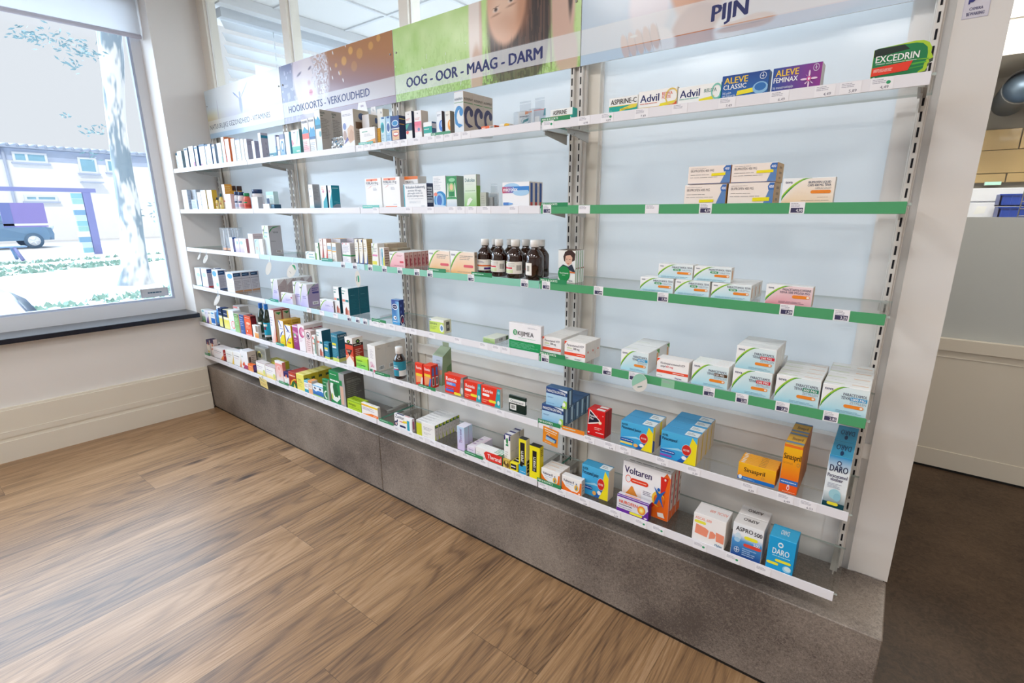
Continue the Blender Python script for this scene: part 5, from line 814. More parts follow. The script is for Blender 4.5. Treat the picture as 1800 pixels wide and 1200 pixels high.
('medicine_carton',-0.5061,-0.2620,1.4700,0.1144,0.0545,0.0500,1,'f6e9e0/d0a05a/f0e6de|r F 0 0 1 .06 243c74;l F .06 .85 .42 .89 1 8a8488;t F .06 .68 .13 .55 IBUPROFEN_400_MG 6a6468;l F .06 .5 .5 .54 1 5a5458;l F .05 .36 .7 .4 1 8a8488;p F 5f86bc .78 .06 1 .06 1 .75 .9 .72;p F 3f6fb8 .88 .66 1 .66 1 .98 .9 .98 .86 .82;T F .885 .74 .14 .1 400 f4f6fa;p F f2e020 .38 .12 .72 .14 .72 .27 .38 .26','beige ibuprofen carton with blue hexagon, lower left of the four on the green shelf'),
('medicine_carton',-0.3869,-0.2620,1.4700,0.1136,0.0554,0.0830,1,'f6e9e0/d8a860/f0e6de|r F 0 0 1 .06 243c74;l F .06 .85 .42 .89 1 8a8488;t F .06 .68 .13 .5 IBUPROFEN_400_MG 6a6468;l F .06 .5 .5 .54 1 5a5458;l F .05 .36 .7 .4 1 8a8488;p F 5f86bc .8 .06 1 .06 1 .75 .9 .72;p F 3f6fb8 .88 .66 1 .66 1 .98 .9 .98 .86 .82;T F .885 .74 .14 .1 400 f4f6fa;p F f2e020 .56 .14 .92 .16 .92 .33 .56 .31;r R .1 .05 .9 .95 dcb070;l R .3 .1 .7 .9 3 a87c40','beige ibuprofen carton with blue hexagon, lower right of the four on the green shelf'),
('medicine_carton',-0.5015,-0.2560,1.5258,0.1154,0.0486,0.0500,1,'f6e9e0/c08a58/f2e8e2|r F 0 0 1 .05 243c74;l F .06 .85 .42 .89 1 8a8488;t F .06 .68 .13 .55 IBUPROFEN_400_MG 6a6468;l F .06 .5 .5 .54 1 5a5458;l F .05 .36 .7 .4 1 8a8488;p F 5f86bc .78 .06 1 .06 1 .75 .9 .72;p F 3f6fb8 .84 .66 1 .66 1 .98 .88 .98 .82 .82;T F .86 .74 .14 .1 400 f4f6fa;p F f2e020 .56 .44 .88 .46 .88 .6 .56 .58','beige ibuprofen carton with blue hexagon, upper left of the four on the green shelf'),
('medicine_carton',-0.3839,-0.2580,1.5258,0.1117,0.0487,0.0828,1,'f6e9e0/d8a860/f2e8e2|r F 0 0 1 .05 243c74;l F .06 .85 .42 .89 1 8a8488;t F .06 .68 .13 .5 IBUPROFEN_400_MG 6a6468;l F .06 .5 .5 .54 1 5a5458;l F .05 .36 .7 .4 1 8a8488;p F 5f86bc .8 .06 1 .06 1 .75 .9 .72;p F 3f6fb8 .86 .66 1 .66 1 .98 .88 .98 .84 .82;T F .87 .74 .14 .1 400 f4f6fa;p F f2e020 .56 .48 .92 .5 .92 .64 .56 .62;r R .1 .05 .9 .95 dcb070;l R .3 .1 .7 .9 3 a87c40','beige ibuprofen carton with blue hexagon, upper right of the four on the green shelf'),
('medicine_carton',-0.2545,-0.2620,1.4700,0.1149,0.0631,0.0261,1,'TEVA f4cfa0 f8ece0|T F .5 .78 .09 .42 IBUPROFEN_LIQUID 5c6478;T F .49 .67 .09 .44 CAPS_400_MG_TEVA 5c6478;t F .64 .56 .07 .3 CAPSULE_ZACHT 98a0a8;P F .56 .4 .94 .52 ef8a30;l F .7 .24 .9 .27 1 b8a8a0;l F .4 .12 .92 .15 1 a89888','white and peach ibuprofen liquid capsules carton with green arc on the green second shelf'),
('syringe_sleeve',-3.5141,-0.2620,1.2105,0.0613,0.1461,0.0300,1,'dfe3e8/c8ccd4/eef0f2','clear syringe sleeve with orange foot, front left of four on the third shelf'),
('syringe_sleeve',-3.4431,-0.2620,1.2105,0.0544,0.1473,0.0300,1,'dfe3e8/c8ccd4/eef0f2','clear syringe sleeve with orange foot, front right of four on the third shelf'),
('syringe_sleeve',-3.5378,-0.1920,1.2105,0.0491,0.1437,0.0300,1,'c8ccd2/b8bcc6/dfe2e6','clear syringe sleeve behind the navy striped carton, rear left of four'),
('syringe_sleeve',-3.4757,-0.1920,1.2105,0.0596,0.1447,0.0300,1,'c8ccd2/b8bcc6/dfe2e6','clear syringe sleeve behind the lilac cartons, rear right of four'),
('medicine_carton',-3.3659,-0.2740,1.2105,0.0396,0.0901,0.0241,1,'f4f5f7/9a9cc4/8fa0b8|r R 0 .88 1 1 2a5f9c;r R 0 0 1 .08 2a5f9c','slim white carton with lilac side and navy ends on the third shelf'),
('medicine_carton',-3.3021,-0.2720,1.2105,0.0568,0.0848,0.0450,1,'ece8f4/c0b4d8/e4dff0|g F 0 0 1 .5 c0b0e0 ece8f4;r F .4 .6 .8 .8 a8cdea','pale lilac carton, left of a pair beside the syringe sleeves'),
('medicine_carton',-3.2419,-0.2720,1.2105,0.0886,0.0861,0.0255,1,'eee8f4/c08a92/e4dff0|g F 0 0 .6 .6 c4b4e0 eee8f4;e F .3 .7 .2 .12 a8cdea;r F .62 0 1 1 f4f2f6','pale lilac and white carton with dusty red side, right of a pair'),
('medicine_carton',-3.1205,-0.2720,1.2105,0.0604,0.1174,0.0646,1,'f6f2f4/c8b8bc/dcd0d2|l F .2 .3 .8 .7 5 ead8dc;l R .1 .1 .9 .9 8 b0a4a8','tall white carton with mauve-grey side left of the large eye drops carton'),
('medicine_carton',-3.0437,-0.2760,1.2105,0.0532,0.0885,0.0150,1,'c8dcdc/eceef0/dfe8e8|p F 8fbcc4 .1 .5 .3 .8 .6 .95 .5 .98 .2 .85;r F .3 .3 .7 .5 d8c8b8','small pale teal carton standing before the mauve-grey sided one'),
('medicine_carton',-2.9868,-0.2760,1.2105,0.0414,0.0902,0.0130,1,'f6f6f8/eef0f2/f2f2f4|g F 0 0 1 .3 ece0f0 f6f6f8','small plain white carton beside the small pale teal one on the third shelf'),
('medicine_carton',-2.9606,-0.2620,1.2105,0.0724,0.1673,0.0768,1,'TEVA dfeaf2 d4e6f0|l F .3 .72 0.840 0.800 1 7fa8b8;r F .15 .6 .7 .66 a8d8cc;r R 0 0 1 1 b4b4ba;p R 2f8a4c .0 .74 .3 .9 .9 .98 .4 .96 .1 .86;T R .3 .74 .06 .6 TEVA 5f6468;l R .1 .45 .6 .5 2 8a8a90;b R .45 .08 .85 .16','large white carton with green arc and broad grey side on the third shelf'),
('medicine_carton',-2.5095,-0.2720,1.2105,0.0914,0.0402,0.0200,1,'eef4f5/c4dcdc/e4ecee|p F 7fbcc4 .05 .3 .1 .6 .3 .85 .45 .95 .25 .9 .08 .65;r F .35 .2 .9 .4 a8d4cc;l F .35 .55 0.800 0.750 1 6fa0ac','small low white carton with pale teal arc beside the second upright'),
('medicine_carton',-2.4113,-0.2720,1.2105,0.0318,0.0884,0.0300,1,'eff4ee/2f8a5c/d8e4d8|r F 0 0 .25 .4 7fc04c;r F .5 .7 .9 .8 b8d8c0','slim white and green carton on the third shelf'),
('medicine_carton',-2.3764,-0.2680,1.2105,0.0296,0.1103,0.0400,1,'f8ece6/b87f7c/eedcd4|p F d85a50 .5 0 1 0 1 .6;r F .1 .7 .7 .72 d8b0a8;r F .45 .88 .6 .94 8a7068','slim salmon carton with red wedge, left of a pair on the third shelf'),
('medicine_carton',-2.3421,-0.2680,1.2105,0.0324,0.1104,0.0305,1,'f8ece6/d8b0a8/e8ccc4|p F d84a44 .5 0 1 0 1 .6;r F .1 .7 .7 .72 d8b0a8;e T .7 .5 .2 .2 9a2a38','slim salmon carton with red wedge, right of a pair on the third shelf'),
('medicine_carton',-2.2977,-0.2740,1.2105,0.0349,0.0924,0.0300,1,'f2f0ea/d4d0c8/ecd8b8|r F .05 .64 .95 .84 a8c4d8;r F .05 .56 .95 .62 f0c060;l F .15 .1 .8 .4 4 c8c8cc','small cream carton with blue and yellow bands, left of a pair'),
('medicine_carton',-2.2586,-0.2740,1.2105,0.0358,0.0928,0.0300,1,'f2f0ea/d4d0c8/e8c488|r F .05 .6 .95 .8 a8c4d8;r F .05 .52 .95 .58 f0c060;l F .15 .1 .8 .4 4 c8c8cc','small cream carton with blue and yellow bands, right of a pair'),
('medicine_carton',-2.3092,-0.2350,1.2105,0.0726,0.1112,0.0600,1,'c8c8d2/b8b8c4/e8bc80|l F .3 .5 .9 .8 6 a0a4b4;r F .7 .1 .98 .32 5f78ac;l R .1 .2 .9 .8 6 a4a4b0','tall grey-lilac carton with blue patch behind the small cream pair'),
('medicine_carton',-2.2358,-0.2000,1.2105,0.0610,0.1139,0.0600,1,'c0bcc8/b4b0bc/d0ccd4|l F .1 .6 .9 .9 4 a09cac','tall mauve-grey carton behind the green banded carton'),
('medicine_carton',-2.1779,-0.2700,1.2105,0.0662,0.0962,0.0309,1,'f3f2f6/d4d2da/ecd8dc|r F 0 .33 1 .41 2f9f5c;r R 0 .33 1 .41 2f9f5c;r F .08 .93 .2 .98 e06a78;r F .5 .93 .62 .98 e06a78;l F .1 .48 .9 .88 6 c4c4d0;l F .1 .05 .9 .28 4 c8c8d4;l R .1 .45 .9 .85 5 b4b4c0;r R .6 .05 .9 .2 5f6470','white carton with green middle band on the third shelf'),
('medicine_carton',-2.0737,-0.2700,1.2105,0.0271,0.1167,0.0500,1,'f5f3ea/c8b898/ece4d0|p F 3f62a8 .6 0 1 0 1 .5;r F 0 0 1 .05 28407c;e F .85 .93 .12 .05 28407c;l F .1 .5 .8 .85 4 d8d0bc;r F .1 .62 .7 .64 a8b8d0','slim cream carton with dark blue wedge, left of three on the third shelf'),
('medicine_carton',-2.0409,-0.2700,1.2105,0.0295,0.1177,0.0500,1,'f5f3ea/c8b898/ece4d0|p F 3f62a8 .6 0 1 0 1 .5;r F 0 0 1 .05 28407c;e F .85 .93 .12 .05 28407c;l F .1 .5 .8 .85 4 d8d0bc;r F .1 .62 .7 .64 a8b8d0','slim cream carton with dark blue wedge, middle of three on the third shelf'),
('medicine_carton',-2.0062,-0.2700,1.2105,0.0276,0.1187,0.0339,1,'f5f3ea/c0a878/d8c8a4|p F 3f62a8 .6 0 1 0 1 .5;r F 0 0 1 .05 28407c;e T .5 .6 .3 .2 28305c;l F .1 .5 .8 .85 4 d8d0bc;r F .1 .62 .7 .64 a8b8d0;l R .1 .1 .9 .9 9 a89060','slim cream carton with dark blue wedge and tan side, right one of three'),
('medicine_carton',-1.9500,-0.2680,1.2105,0.0467,0.1018,0.0400,1,'TEVA f4f4ee f0f2ea|r F .05 .05 .75 .2 e8e04c;r F .1 .42 .9 .5 e08ab4;l F .3 .62 .9 .8 3 a0a4a8','white carton with green arc, pink strip and yellow foot on the third shelf'),
('medicine_carton',-1.9671,-0.2150,1.2105,0.0692,0.0980,0.0600,2,'c4b29a/bca890/d0c0a8|l F .1 .3 .9 .8 6 a89478','tan carton behind the white carton with turquoise stripe'),
('medicine_carton',-1.8858,-0.2740,1.2105,0.0349,0.0854,0.0308,1,'f4f4f0/d4bcae/ece4dc|r F .45 .05 .7 .95 6fc0d8;p F e8e23c .7 0 .95 0 .95 .6 .7 .35;r F .1 .1 .35 .9 cfd4e0;r F .5 .5 .65 .75 2f7fb0;l R .1 .1 .9 .9 6 8f7468','white carton with turquoise stripe and lime wedge on the third shelf'),
('medicine_carton',-1.8972,-0.2000,1.2105,0.0515,0.0777,0.0400,2,'a89c84/9c907a/b8ac94|l F .1 .6 .9 .9 2 8a8068','low khaki carton behind the pink cartons'),
('medicine_carton',-1.8213,-0.2700,1.2105,0.1021,0.0692,0.0244,6,'TEVA ee9aa8 f4c8cc|l F .5 .72 .95 .84 2 d08a94;P F .68 .32 .93 .45 d84a58;l F .3 .1 .9 .2 1 c88a90;r R 0 0 1 1 cc9088;r R .25 .12 .5 .6 a82a3c;l R .55 .1 .8 .9 3 8f4a4c;r R .05 .03 .2 .97 b87c74;r R .2 .8 .9 .94 d8aca0','pink carton with green arc and dusty rose end flaps'),
('medicine_carton',-1.5696,-0.2680,1.2105,0.1251,0.0877,0.0500,1,'TEVA f2b464 f8dcc0|l F .4 .62 .95 .84 3 a89c94;P F .56 .3 .95 .42 e0606c;l F .4 .08 .95 .12 1 c0a890','white and orange carton with green arc, left of a pair beside the brown bottles'),
('medicine_carton',-1.4419,-0.2680,1.2105,0.1314,0.0889,0.0170,1,'TEVA f2b464 f8dcc0|l F .4 .62 .95 .84 3 a89c94;P F .56 .3 .95 .42 e0606c;l F .3 .06 .95 .12 2 c0a890;r R 0 0 1 1 b8a894;r R .2 .75 .8 .85 8f7c6c','white and orange carton with green arc, right of a pair beside the brown bottles'),
('medicine_bottle',-1.3391,-0.1720,1.2105,0.0640,0.1346,0.0640,1,'5a3218/f4f2ee/3','brown glass bottle in the back row, leftmost white cap behind the front four'),
('medicine_bottle',-1.2612,-0.1720,1.2105,0.0640,0.1362,0.0640,1,'5a3218/f4f2ee/3','brown glass bottle, back row, second white cap behind the front four'),
('medicine_bottle',-1.1805,-0.1800,1.2105,0.0640,0.1378,0.0640,1,'5a3218/f4f2ee/3','brown glass bottle, back row, third white cap behind the front four'),
('medicine_bottle',-1.1101,-0.1800,1.2105,0.0640,0.1388,0.0640,1,'5a3218/f4f2ee/4','brown glass bottle, back row, rightmost with its label edge showing'),
('medicine_bottle',-1.3285,-0.2500,1.2105,0.0640,0.1386,0.0640,1,'5a3218/f4f2ee/1','brown glass bottle with white cap and orange-violet label, leftmost of the front four'),
('medicine_bottle',-1.2513,-0.2580,1.2105,0.0640,0.1404,0.0640,1,'5a3218/f4f2ee/2','brown glass bottle with green arc label and barcode, second of the front four'),
('medicine_bottle',-1.1676,-0.2700,1.2105,0.0695,0.1420,0.0695,1,'5a3218/f4f2ee/2','brown glass bottle with green arc label and barcode, third of the front four'),
('medicine_bottle',-1.0770,-0.2700,1.2105,0.0660,0.1432,0.0660,1,'5a3218/f4f2ee/4','brown glass bottle with label turned aside, rightmost of the front four'),
('leaflet',-0.9450,-0.2350,1.2105,0.0709,0.1121,0.0153,4,'f2f2ee/f4f4f2/5a4a3c|g F 0 .25 1 1 e8ecee f2f2ee;p F 3f2a24 .4 .95 .3 .8 .35 .66 .62 .6 .95 .7 .98 .9 .8 1 .55 1;p F e0b49c .4 .8 .42 .62 .6 .52 .78 .6 .82 .78 .7 .86 .5 .84;p F 3a2620 .4 .8 .36 .7 .4 .66 .44 .84;r F .46 .72 .54 .735 4a342c;r F .62 .72 .72 .735 4a342c;p F c4685c .52 .6 .66 .6 .62 .575 .56 .575;p F 2a3444 .05 .42 .3 .56 .6 .5 .8 .58 1 .36 .98 .32 .6 .4 .1 .38;p F e07a3c .55 .36 1 .34 1 .3 .5 .3;e F .38 .28 .32 .23 1f8a48;e F .36 .26 .34 .25 1f8a48;T F .12 .27 .05 .5 Pijn_&_koorts e8f4ea;l F .26 .21 0.440 0.245 1 c8e4cc;T F .64 .04 .06 .3 teva 34506c;r R 0 0 .3 1 3f9a3c;l R .4 .4 .9 .5 1 a84a3c','health leaflet with smiling woman on its cover and green disc'),
('medicine_carton',-0.6254,-0.2580,1.2105,0.1059,0.0443,0.0500,1,'TEVA b4e0ee e4f2f6|T F .4 .74 .13 .58 PARACETAMOL_TEVA 5c6478;P F .44 .56 .66 .7 2f9a5c;T F .48 .58 .1 .14 500_MG f4f8f4;t F .68 .58 .1 .28 TABLETTEN 98a4b0;P F .56 .34 .95 .5 ef8a30;e F .91 .42 .03 .06 f8e8d8;l F .1 .06 .95 .18 2 98c0d0','white and light blue paracetamol 500 carton, lower row left on the green third shelf'),
('medicine_carton',-0.5124,-0.2620,1.2105,0.1010,0.0450,0.0500,1,'TEVA b4e0ee e4f2f6|T F .4 .74 .13 .58 PARACETAMOL_TEVA 5c6478;P F .44 .56 .66 .7 2f9a5c;T F .48 .58 .1 .14 500_MG f4f8f4;t F .68 .58 .1 .28 TABLETTEN 98a4b0;P F .56 .34 .95 .5 ef8a30;e F .91 .42 .03 .06 f8e8d8;l F .1 .06 .95 .18 2 98c0d0','white and light blue paracetamol 500 carton, lower row middle on the green third shelf'),
('medicine_carton',-0.4050,-0.2650,1.2105,0.1063,0.0442,0.0437,3,'TEVA b4e0ee e4f2f6|T F .4 .74 .13 .58 PARACETAMOL_TEVA 5c6478;P F .44 .56 .66 .7 2f9a5c;T F .48 .58 .1 .14 500_MG f4f8f4;t F .68 .58 .1 .28 TABLETTEN 98a4b0;P F .56 .34 .95 .5 ef8a30;e F .91 .42 .03 .06 f8e8d8;l F .1 .06 .95 .18 2 98c0d0;r R .3 .1 .7 .9 f4f2ee;r R .15 .2 .3 .8 f0b070','white and light blue paracetamol 500 carton, lower right stack'),
('medicine_carton',-0.5707,-0.2540,1.2559,0.1047,0.0426,0.0500,1,'TEVA b4e0ee e4f2f6|T F .4 .74 .13 .58 PARACETAMOL_TEVA 5c6478;P F .44 .56 .66 .7 2f9a5c;T F .48 .58 .1 .14 500_MG f4f8f4;t F .68 .58 .1 .28 TABLETTEN 98a4b0;P F .56 .34 .95 .5 ef8a30;e F .91 .42 .03 .06 f8e8d8;l F .1 .06 .95 .18 2 98c0d0','white and light blue paracetamol 500 carton, upper row left on the green third shelf'),
('medicine_carton',-0.4607,-0.2580,1.2559,0.1041,0.0425,0.0287,1,'TEVA b4e0ee e4f2f6|T F .4 .74 .13 .58 PARACETAMOL_TEVA 5c6478;P F .44 .56 .66 .7 2f9a5c;T F .48 .58 .1 .14 500_MG f4f8f4;t F .68 .58 .1 .28 TABLETTEN 98a4b0;P F .56 .34 .95 .5 ef8a30;e F .91 .42 .03 .06 f8e8d8;l F .1 .06 .95 .18 2 98c0d0;r R .2 .2 .5 .8 f0b070','white and light blue paracetamol 500 carton, upper row right on the green third shelf'),
('medicine_carton',-0.2618,-0.2680,1.2105,0.1102,0.0523,0.0338,1,'TEVA e08a94 f2d0d6|T F .36 .74 .12 .6 PARACETAMOL/COFFEINE 6c6478;T F .3 .6 .12 .64 TEVA_500_MG/50_MG 6c6478;P F .58 .38 .95 .54 ef8a30;e F .91 .46 .03 .06 f8e8d8;l F .3 .1 .95 .22 2 a88490;r R .2 .05 .8 .95 eec8a0','white and rose pink paracetamol caffeine carton with green arc on the third shelf'),
('medicine_carton',-4.0100,-0.2620,0.9425,0.0942,0.1262,0.0500,1,'f4f5f7/3f5f94/eef2f4|e F .6 .62 .3 .1 bfe4ea;p F a8dcd4 .2 0 1 0 1 .08;l F .2 .3 .8 .5 3 d4dce6','white carton with aqua foot, nearest the window on the fourth shelf'),
('medicine_carton',-3.9030,-0.2620,0.9425,0.0932,0.1281,0.0474,1,'f4f5f7/b4acb8/eef2f4|e F .5 .65 .3 .12 bfd8ea;r R 0 .78 .85 .96 24407c;l R .1 .84 0.640 0.900 1 8fb0dc;l R .1 .15 .9 .7 8 9a96a8;r R 0 0 1 .06 d8444c;p F e8b8cc .2 0 1 0 1 .05','white carton with navy label and red foot on its grey side, fourth shelf'),
('medicine_carton',-3.8756,-0.1900,0.9425,0.0322,0.1242,0.0392,1,'d8dce4/b0b0bc/e4e8ec|r R 0 .88 1 1 24407c;l R .1 .2 .9 .7 6 9a96a8','carton peeping out behind the two navy labelled cartons on the fourth shelf'),
('medicine_carton',-3.7132,-0.2680,0.9425,0.0918,0.1323,0.0607,1,'f4f5f7/b4b2bc/eef2f4|e F .4 .8 .34 .14 4fa0dc;e F .7 .25 .2 .1 9fdcd0;r R 0 .76 .7 .96 1d4470;l R .08 .83 0.530 0.890 1 a8c8ec;l R .1 .15 .9 .68 9 94929e;r R 0 0 1 .06 2f4f84','white carton with navy label and navy foot on its grey side, fourth shelf'),
('medicine_carton',-3.5073,-0.2680,0.9425,0.1044,0.1294,0.0556,3,'f4f5f7/c4c2ca/eef2f4|e F .55 .82 .34 .13 4fa0dc;l F .3 .1 .9 .5 4 d8e2ec;r R .02 .8 .85 .97 1d3f64;l R .1 .86 0.640 0.920 1 8fb8dc;l R .02 .66 .95 .72 1 8a8892;l R .1 .15 .85 .6 6 9e9ca6;r R 0 0 1 .1 b88a68;r R .94 0 1 1 b4b2ba','white carton with navy label and brown foot on its grey side'),
('medicine_carton',-2.9351,-0.2620,0.9425,0.0764,0.1279,0.0560,4,'TEVA b0a8e0 dcd8f2|l F .35 .35 .9 .5 2 8a84c4;e F .92 .55 .04 .02 3a3060;r R 0 0 1 1 b4a4a4;p R dcd8d8 0 .7 .8 1 1 .9 1 1 0 1;l R .2 .4 .8 .7 6 9c8c90;r R 0 0 .04 1 8a7c84','tall lilac and white carton with green arc and taupe side'),
('medicine_carton',-2.8049,-0.2775,0.9425,0.1211,0.0614,0.0200,1,'TEVA aea6e0 e0dcf4|l F .4 .3 .9 .5 2 8a84c4;r F .86 .6 .97 .72 b03a58','low lilac carton standing before the tall lilac ones on the fourth shelf'),
('medicine_carton',-2.7034,-0.2565,0.9425,0.0813,0.1302,0.0500,1,'TEVA b0a8e0 dcd8f2|l F .35 .35 .9 .5 2 8a84c4;e F .92 .55 .04 .02 3a3060;','tall lilac carton with green arc, left of the front pair on the fourth shelf'),
('medicine_carton',-2.6127,-0.2700,0.9425,0.0765,0.1270,0.0732,1,'TEVA b0a8e0 dcd8f2|l F .35 .35 .9 .5 2 8a84c4;e F .92 .55 .04 .02 3a3060;r R 0 0 1 1 a898b8;p R e4e0e8 0 1 0 .6 .2 .8 .6 .95 1 1;p R 3f9a48 0 .6 .06 .55 .3 .85 .75 .98 .6 .97 .2 .8;l R .4 .6 .95 .85 3 5f5898;P R .4 .58 .95 .66 4f4a8c;r R .35 .1 .85 .24 ece8f0;b R .42 .12 .8 .2','tall lilac carton with barcode on its purple side, right of the front pair'),
('medicine_carton',-2.4184,-0.2720,0.9425,0.1234,0.0614,0.0300,1,'TEVA b4ace2 e2def4|l F .4 .45 .9 .6 2 8a84c4;e F .92 .5 .03 .04 3a3060;r R 0 0 1 1 6a6478','low lilac carton between the tall lilac and dark teal cartons on the fourth shelf'),
('medicine_carton',-2.2943,-0.2650,0.9425,0.0473,0.1372,0.0217,1,'f4f4f4/0d4a5c/eef0f0|p F 2f7f78 .05 .78 .4 .78 .4 .82 .05 .82;r F .05 .5 .45 .58 f0907c;r F .5 .5 .95 .58 1f7f88;p F a8503c .35 .02 .7 .02 .72 .22 .55 .32 .38 .22;r F .72 .02 .95 .2 f0a898;l F .05 .4 .6 .46 2 c4c8cc;l F .1 .86 .6 .94 1 9ac0bc','white and dark teal carton with brown figure, left of the pair on the fourth shelf'),
('medicine_carton',-2.2162,-0.2700,0.9425,0.0569,0.1381,0.0615,2,'f4f4f4/0f5f70/e4ecee|p F 2f7f78 .05 .78 .4 .78 .4 .82 .05 .82;r F .05 .5 .45 .58 f0907c;r F .5 .5 .95 .58 1f7f88;p F a8503c .35 .02 .7 .02 .72 .22 .55 .32 .38 .22;r F .72 .02 .95 .2 f0a898;l F .05 .4 .6 .46 2 c4c8cc;l F .1 .86 .6 .94 1 9ac0bc;l R .2 .72 .6 .76 1 5f98a4;l R .1 .2 .9 .6 7 1a6a7a','white carton with brown figure and wide dark teal side, fourth shelf'),
('medicine_carton',-1.8396,-0.2620,0.9425,0.0540,0.1167,0.0298,1,'2a3f9c/1f2f74/7fa8dc|g F 0 0 1 1 4fa4dc 3a4a9c;h F .5 .1 1 .95 4f7fc4 8fd0f0;e F .45 .72 .38 .12 f2f4fa;e F .45 .72 .32 .09 1c2a68;T F .22 .69 .06 .5 NORIT f2f4fa;e F .4 .27 .2 .08 f0f4fa;e F .45 .27 .1 .03 3a3040;l F .15 .08 0.690 0.150 1 f2f4fa;e R .5 .2 .4 .2 f0f0f4;e R .5 .2 .34 .16 2a2458;p R c0404c .3 .1 .7 .1 .6 .3;l R .2 .4 .6 .9 2 4f68b4','small navy and sky blue carton standing alone near the third upright on the fourth shelf'),
('medicine_carton',-1.5887,-0.2620,0.9425,0.0889,0.0587,0.0463,1,'cfe068/e8e8c8/eef0dc|r F 0 .82 1 1 f2f4ee;g F 0 0 1 .8 d8ea58 c8e074;T F .03 .58 .22 .5 Spectro 5f7f48;l F .05 .2 .6 .48 4 8fb050;e F .85 .4 .14 .3 e8f2f8;e F .85 .4 .08 .18 6f98c4;e F .08 .93 .05 .05 6fa8d8;r R .3 .15 .75 .85 5f5c50;l R .4 .2 .65 .8 1 b8b49c','small lime green carton with white top, standing alone on the fourth shelf'),
('medicine_carton',-1.2789,-0.2620,0.9425,0.0614,0.0202,0.0900,1,'a8c87c/d4d8d0/e4e8d8|g F 0 0 1 1 8fb868 c4d8a4;l F .1 .3 .8 .7 2 7f9c60;b R .25 .2 .6 .85;r R .8 .1 .98 .9 4f7048','flat pale green carton lying with its barcode end showing on the fourth shelf'),
('medicine_carton',-1.1396,-0.2700,0.9425,0.1486,0.1027,0.0205,1,'f6f5f8/e4e2e6/eeedf0|r F 0 0 1 .34 1d9a58;T F .28 .55 .17 .5 KIJIMEA 34343c;e F .2 .64 .065 .11 1d9a58;o F .2 .67 .03 .045 .35 f4f8f6;o F .21 .61 .03 .045 .35 f4f8f6;l F .3 .44 .85 .48 1 a8d4b8;l F .6 .85 .95 .9 2 c4c4cc;l F .05 .06 .95 .28 5 6fc49a;r R .1 .6 .4 .64 a8a8b0','white carton with green lower third and round green emblem on the fourth shelf'),
('medicine_carton',-0.9902,-0.2600,0.9425,0.0804,0.0666,0.0650,3,'f7f5f5/ece6e0/f2eeea|T F .12 .74 .13 .8 Paracetamol_HTP 50485c;t F .12 .6 .11 .24 tabletten a8c858;T F .42 .58 .12 .3 500_mg 50485c;l F .12 .5 .4 .54 1 7a7484;r F 0 .26 1 .42 ee4f34;l F .6 .29 0.924 0.380 1 f8e0d8;p F ee4f34 0 .8 0 1 .12 1;l F .5 .06 .95 .14 2 8a848c;l F .05 .1 .2 .15 1 8a848c','white paracetamol carton with red-orange stripe, left row'),
('medicine_carton',-0.8872,-0.2740,0.9425,0.0849,0.0684,0.0359,3,'f7f5f5/e8e0d8/f2eeea|T F .12 .74 .13 .8 Paracetamol_HTP 50485c;t F .12 .6 .11 .24 tabletten a8c858;T F .42 .58 .12 .3 500_mg 50485c;l F .12 .5 .4 .54 1 7a7484;r F 0 .26 1 .42 ee4f34;l F .6 .29 0.924 0.380 1 f8e0d8;p F ee4f34 0 .8 0 1 .12 1;l F .5 .06 .95 .14 2 8a848c;l F .05 .1 .2 .15 1 8a848c;e R .5 .5 .1 .06 e05a34','white paracetamol carton with red-orange stripe, right row'),
('medicine_carton',-0.6749,-0.2620,0.9425,0.0952,0.0697,0.0919,2,'TEVA a4dcec dcf0f4|T F .46 .68 .11 .5 PARACETAMOL 5c6478;T F .42 .55 .11 .2 TEVA 5c6478;p F 2f9ad0 .62 .53 .97 .53 .97 .66 .62 .66;T F .64 .55 .09 .3 60_MG f6f8f8;t F .62 .42 .09 .34 ZETPILLEN 98a4b0;P F .5 .26 .92 .38 ef8a30;e F .87 .32 .03 .04 f8e8d8;l F .35 .06 .95 .16 2 98c0d0;r R .75 .2 .9 .8 f0b070;p R 6fae4c .7 .95 1 .95 1 .7;r T .0 .3 .5 .32 c8d8a0','white and pale blue paracetamol suppository carton with sky blue badge'),
('medicine_carton',-0.5495,-0.2660,0.9425,0.1011,0.0633,0.0471,1,'f8f6f6/e4dcd6/f2eeec|T F .12 .72 .11 .76 Kinderparacetamol_HTP 50485c;T F .12 .56 .11 .16 zetpil 50485c;T F .3 .56 .11 .22 60_mg e0505c;r F 0 .26 1 .4 ee4f34;p F ee4f34 0 .82 0 1 .1 1;l F .52 .29 0.880 0.370 1 f8e0d8;l F .04 .1 .2 .14 1 8a848c;T F .6 .06 .08 .3 Pharma 4a3a7c',"white children's paracetamol carton with red-orange stripe on the green fourth shelf"),
('medicine_carton',-0.4386,-0.2660,0.9425,0.1054,0.0698,0.0118,6,'TEVA 9fd8ea dcf0f4|T F .46 .68 .11 .5 PARACETAMOL 5c6478;T F .42 .55 .11 .2 TEVA 5c6478;p F 5a4028 .62 .53 .97 .53 .97 .66 .62 .66;T F .64 .55 .09 .3 120_MG f6f8f8;t F .62 .42 .09 .34 ZETPILLEN 98a4b0;P F .5 .26 .92 .38 ef8a30;e F .87 .32 .03 .04 f8e8d8;l F .35 .06 .95 .16 2 98c0d0;r T .0 .35 .45 .4 c0d88c;r T .6 .4 .95 .45 f0b070','white and pale blue paracetamol suppository carton with brown 120 badge'),
